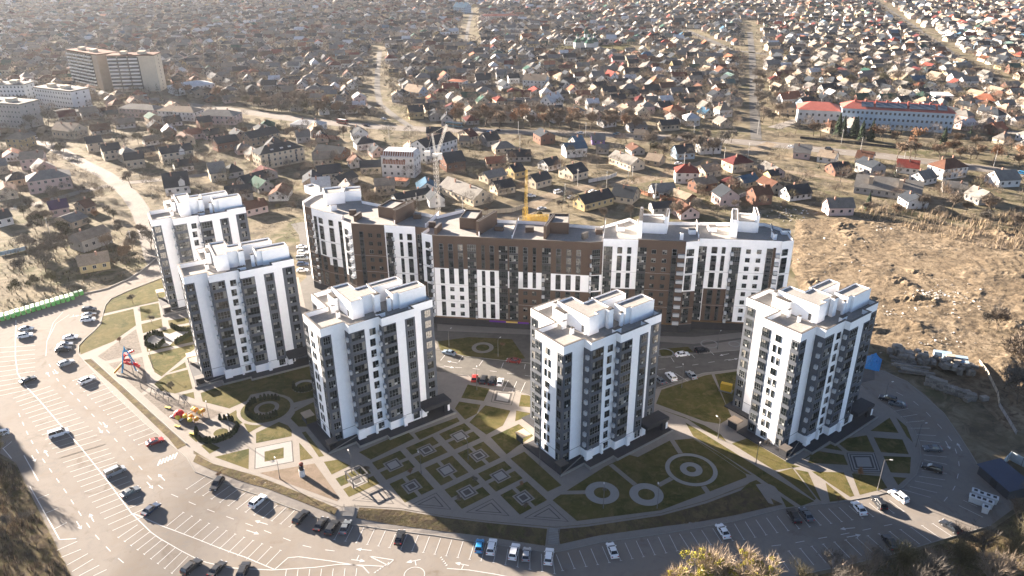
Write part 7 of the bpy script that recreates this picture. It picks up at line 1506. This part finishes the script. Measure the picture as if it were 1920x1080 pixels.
for i, (px, py, L) in enumerate([(1765, 672, 5), (1788, 680, 7), (1800, 690, 4)]): c = G(px, py); T = thing('pallet_stack', 'bluish-white wrapped stack, %s from left on the concrete pile' % ordn(i), 'stack', (c.x, c.y, 1.0), R(-18)); o = MB(); o.box(-L/2, L/2, -.8, .8, 0, 1.4); o.build('load', [WLM['blue']], T); o = MB(); o.box(-L/2, L/2, -.8, .8, -.3, -.01); o.build('pallet', [BRICK], T)
c = G(1637, 682); T = thing('tarpaulin', 'bright blue crumpled tarpaulin over a heap behind the right tower', 'tarpaulin', (c.x, c.y, 0), R(60)); from mathutils import noise as mn
bm = bmesh.new(); bmesh.ops.create_grid(bm, x_segments=34, y_segments=24, size=1)
for v in bm.verts:
    x, y = v.co.x, v.co.y; e = max(0, 1-abs(y)**1.4)*max(0, 1-abs(x)**3); v.co.x = x*4.4; v.co.y = y*2.2; v.co.z = .1+2.7*e+.9*mn.noise(Vector((x*6, y*5, 0)))*max(e, 0)**.5+.35*mn.noise(Vector((x*17, y*17, 5)))
me = bpy.data.meshes.new('sheet'); bm.to_mesh(me); bm.free(); me.materials.append(mat('blue_tarp', (.02, .20, .46), .6, .15, .8, spec=.5)); place(me, 'sheet', T, (0, 0, 0))
# rubble scattered on the earth
o = MB(); PALE = mat('rubble_pale', (.25, .225, .19), .9, .2, .5)
for cx, cy, n, sx, sy in ((1745, 553, 60, 26, 5), (1700, 590, 40, 60, 8), (1800, 560, 50, 30, 16), (1480, 403, 70, 26, 7), (1655, 432, 14, 8, 3), (1760, 640, 30, 40, 14), (1560, 470, 20, 30, 20)):
    for i in range(n):
        c = G(cx+rs.gauss(0, sx), cy+rs.gauss(0, sy)); s_ = rs.uniform(.12, .42); z = max(0, sz(c.x, c.y)) if c.y < 336 and c.x > 86 else 0; a = rs.uniform(0, 3)
        o.obox((c.x, c.y), (math.cos(a), math.sin(a)), (-math.sin(a), math.cos(a)), -s_, s_, -s_*.6, s_*.6, z-.1, z+s_*rs.uniform(.4, 1.1), rs.choice((0, 0, 1)))
o.build('rubble', [PALE, WLM['white']], kind='stuff', label='pale rubble scattered over the bare building ground', category='rubble')
# ------------------------------------------------------------------ air
o = MB(); o.box(-1650, 1650, -60, 2250, -4, 124.6, 0); hz = o.build('haze', [], kind='stuff', label='thin pale haze', category='haze')
M = bpy.data.materials.new('haze'); M.use_nodes = True; nt = M.node_tree; nt.nodes.clear(); out = nt.nodes.new('ShaderNodeOutputMaterial'); pv = nt.nodes.new('ShaderNodeVolumePrincipled')
pv.inputs['Color'].default_value = (.9, .94, 1, 1); pv.inputs['Density'].default_value = .000026; pv.inputs['Anisotropy'].default_value = .4
nt.links.new(pv.outputs[0], out.inputs['Volume']); hz.data.materials.append(M)
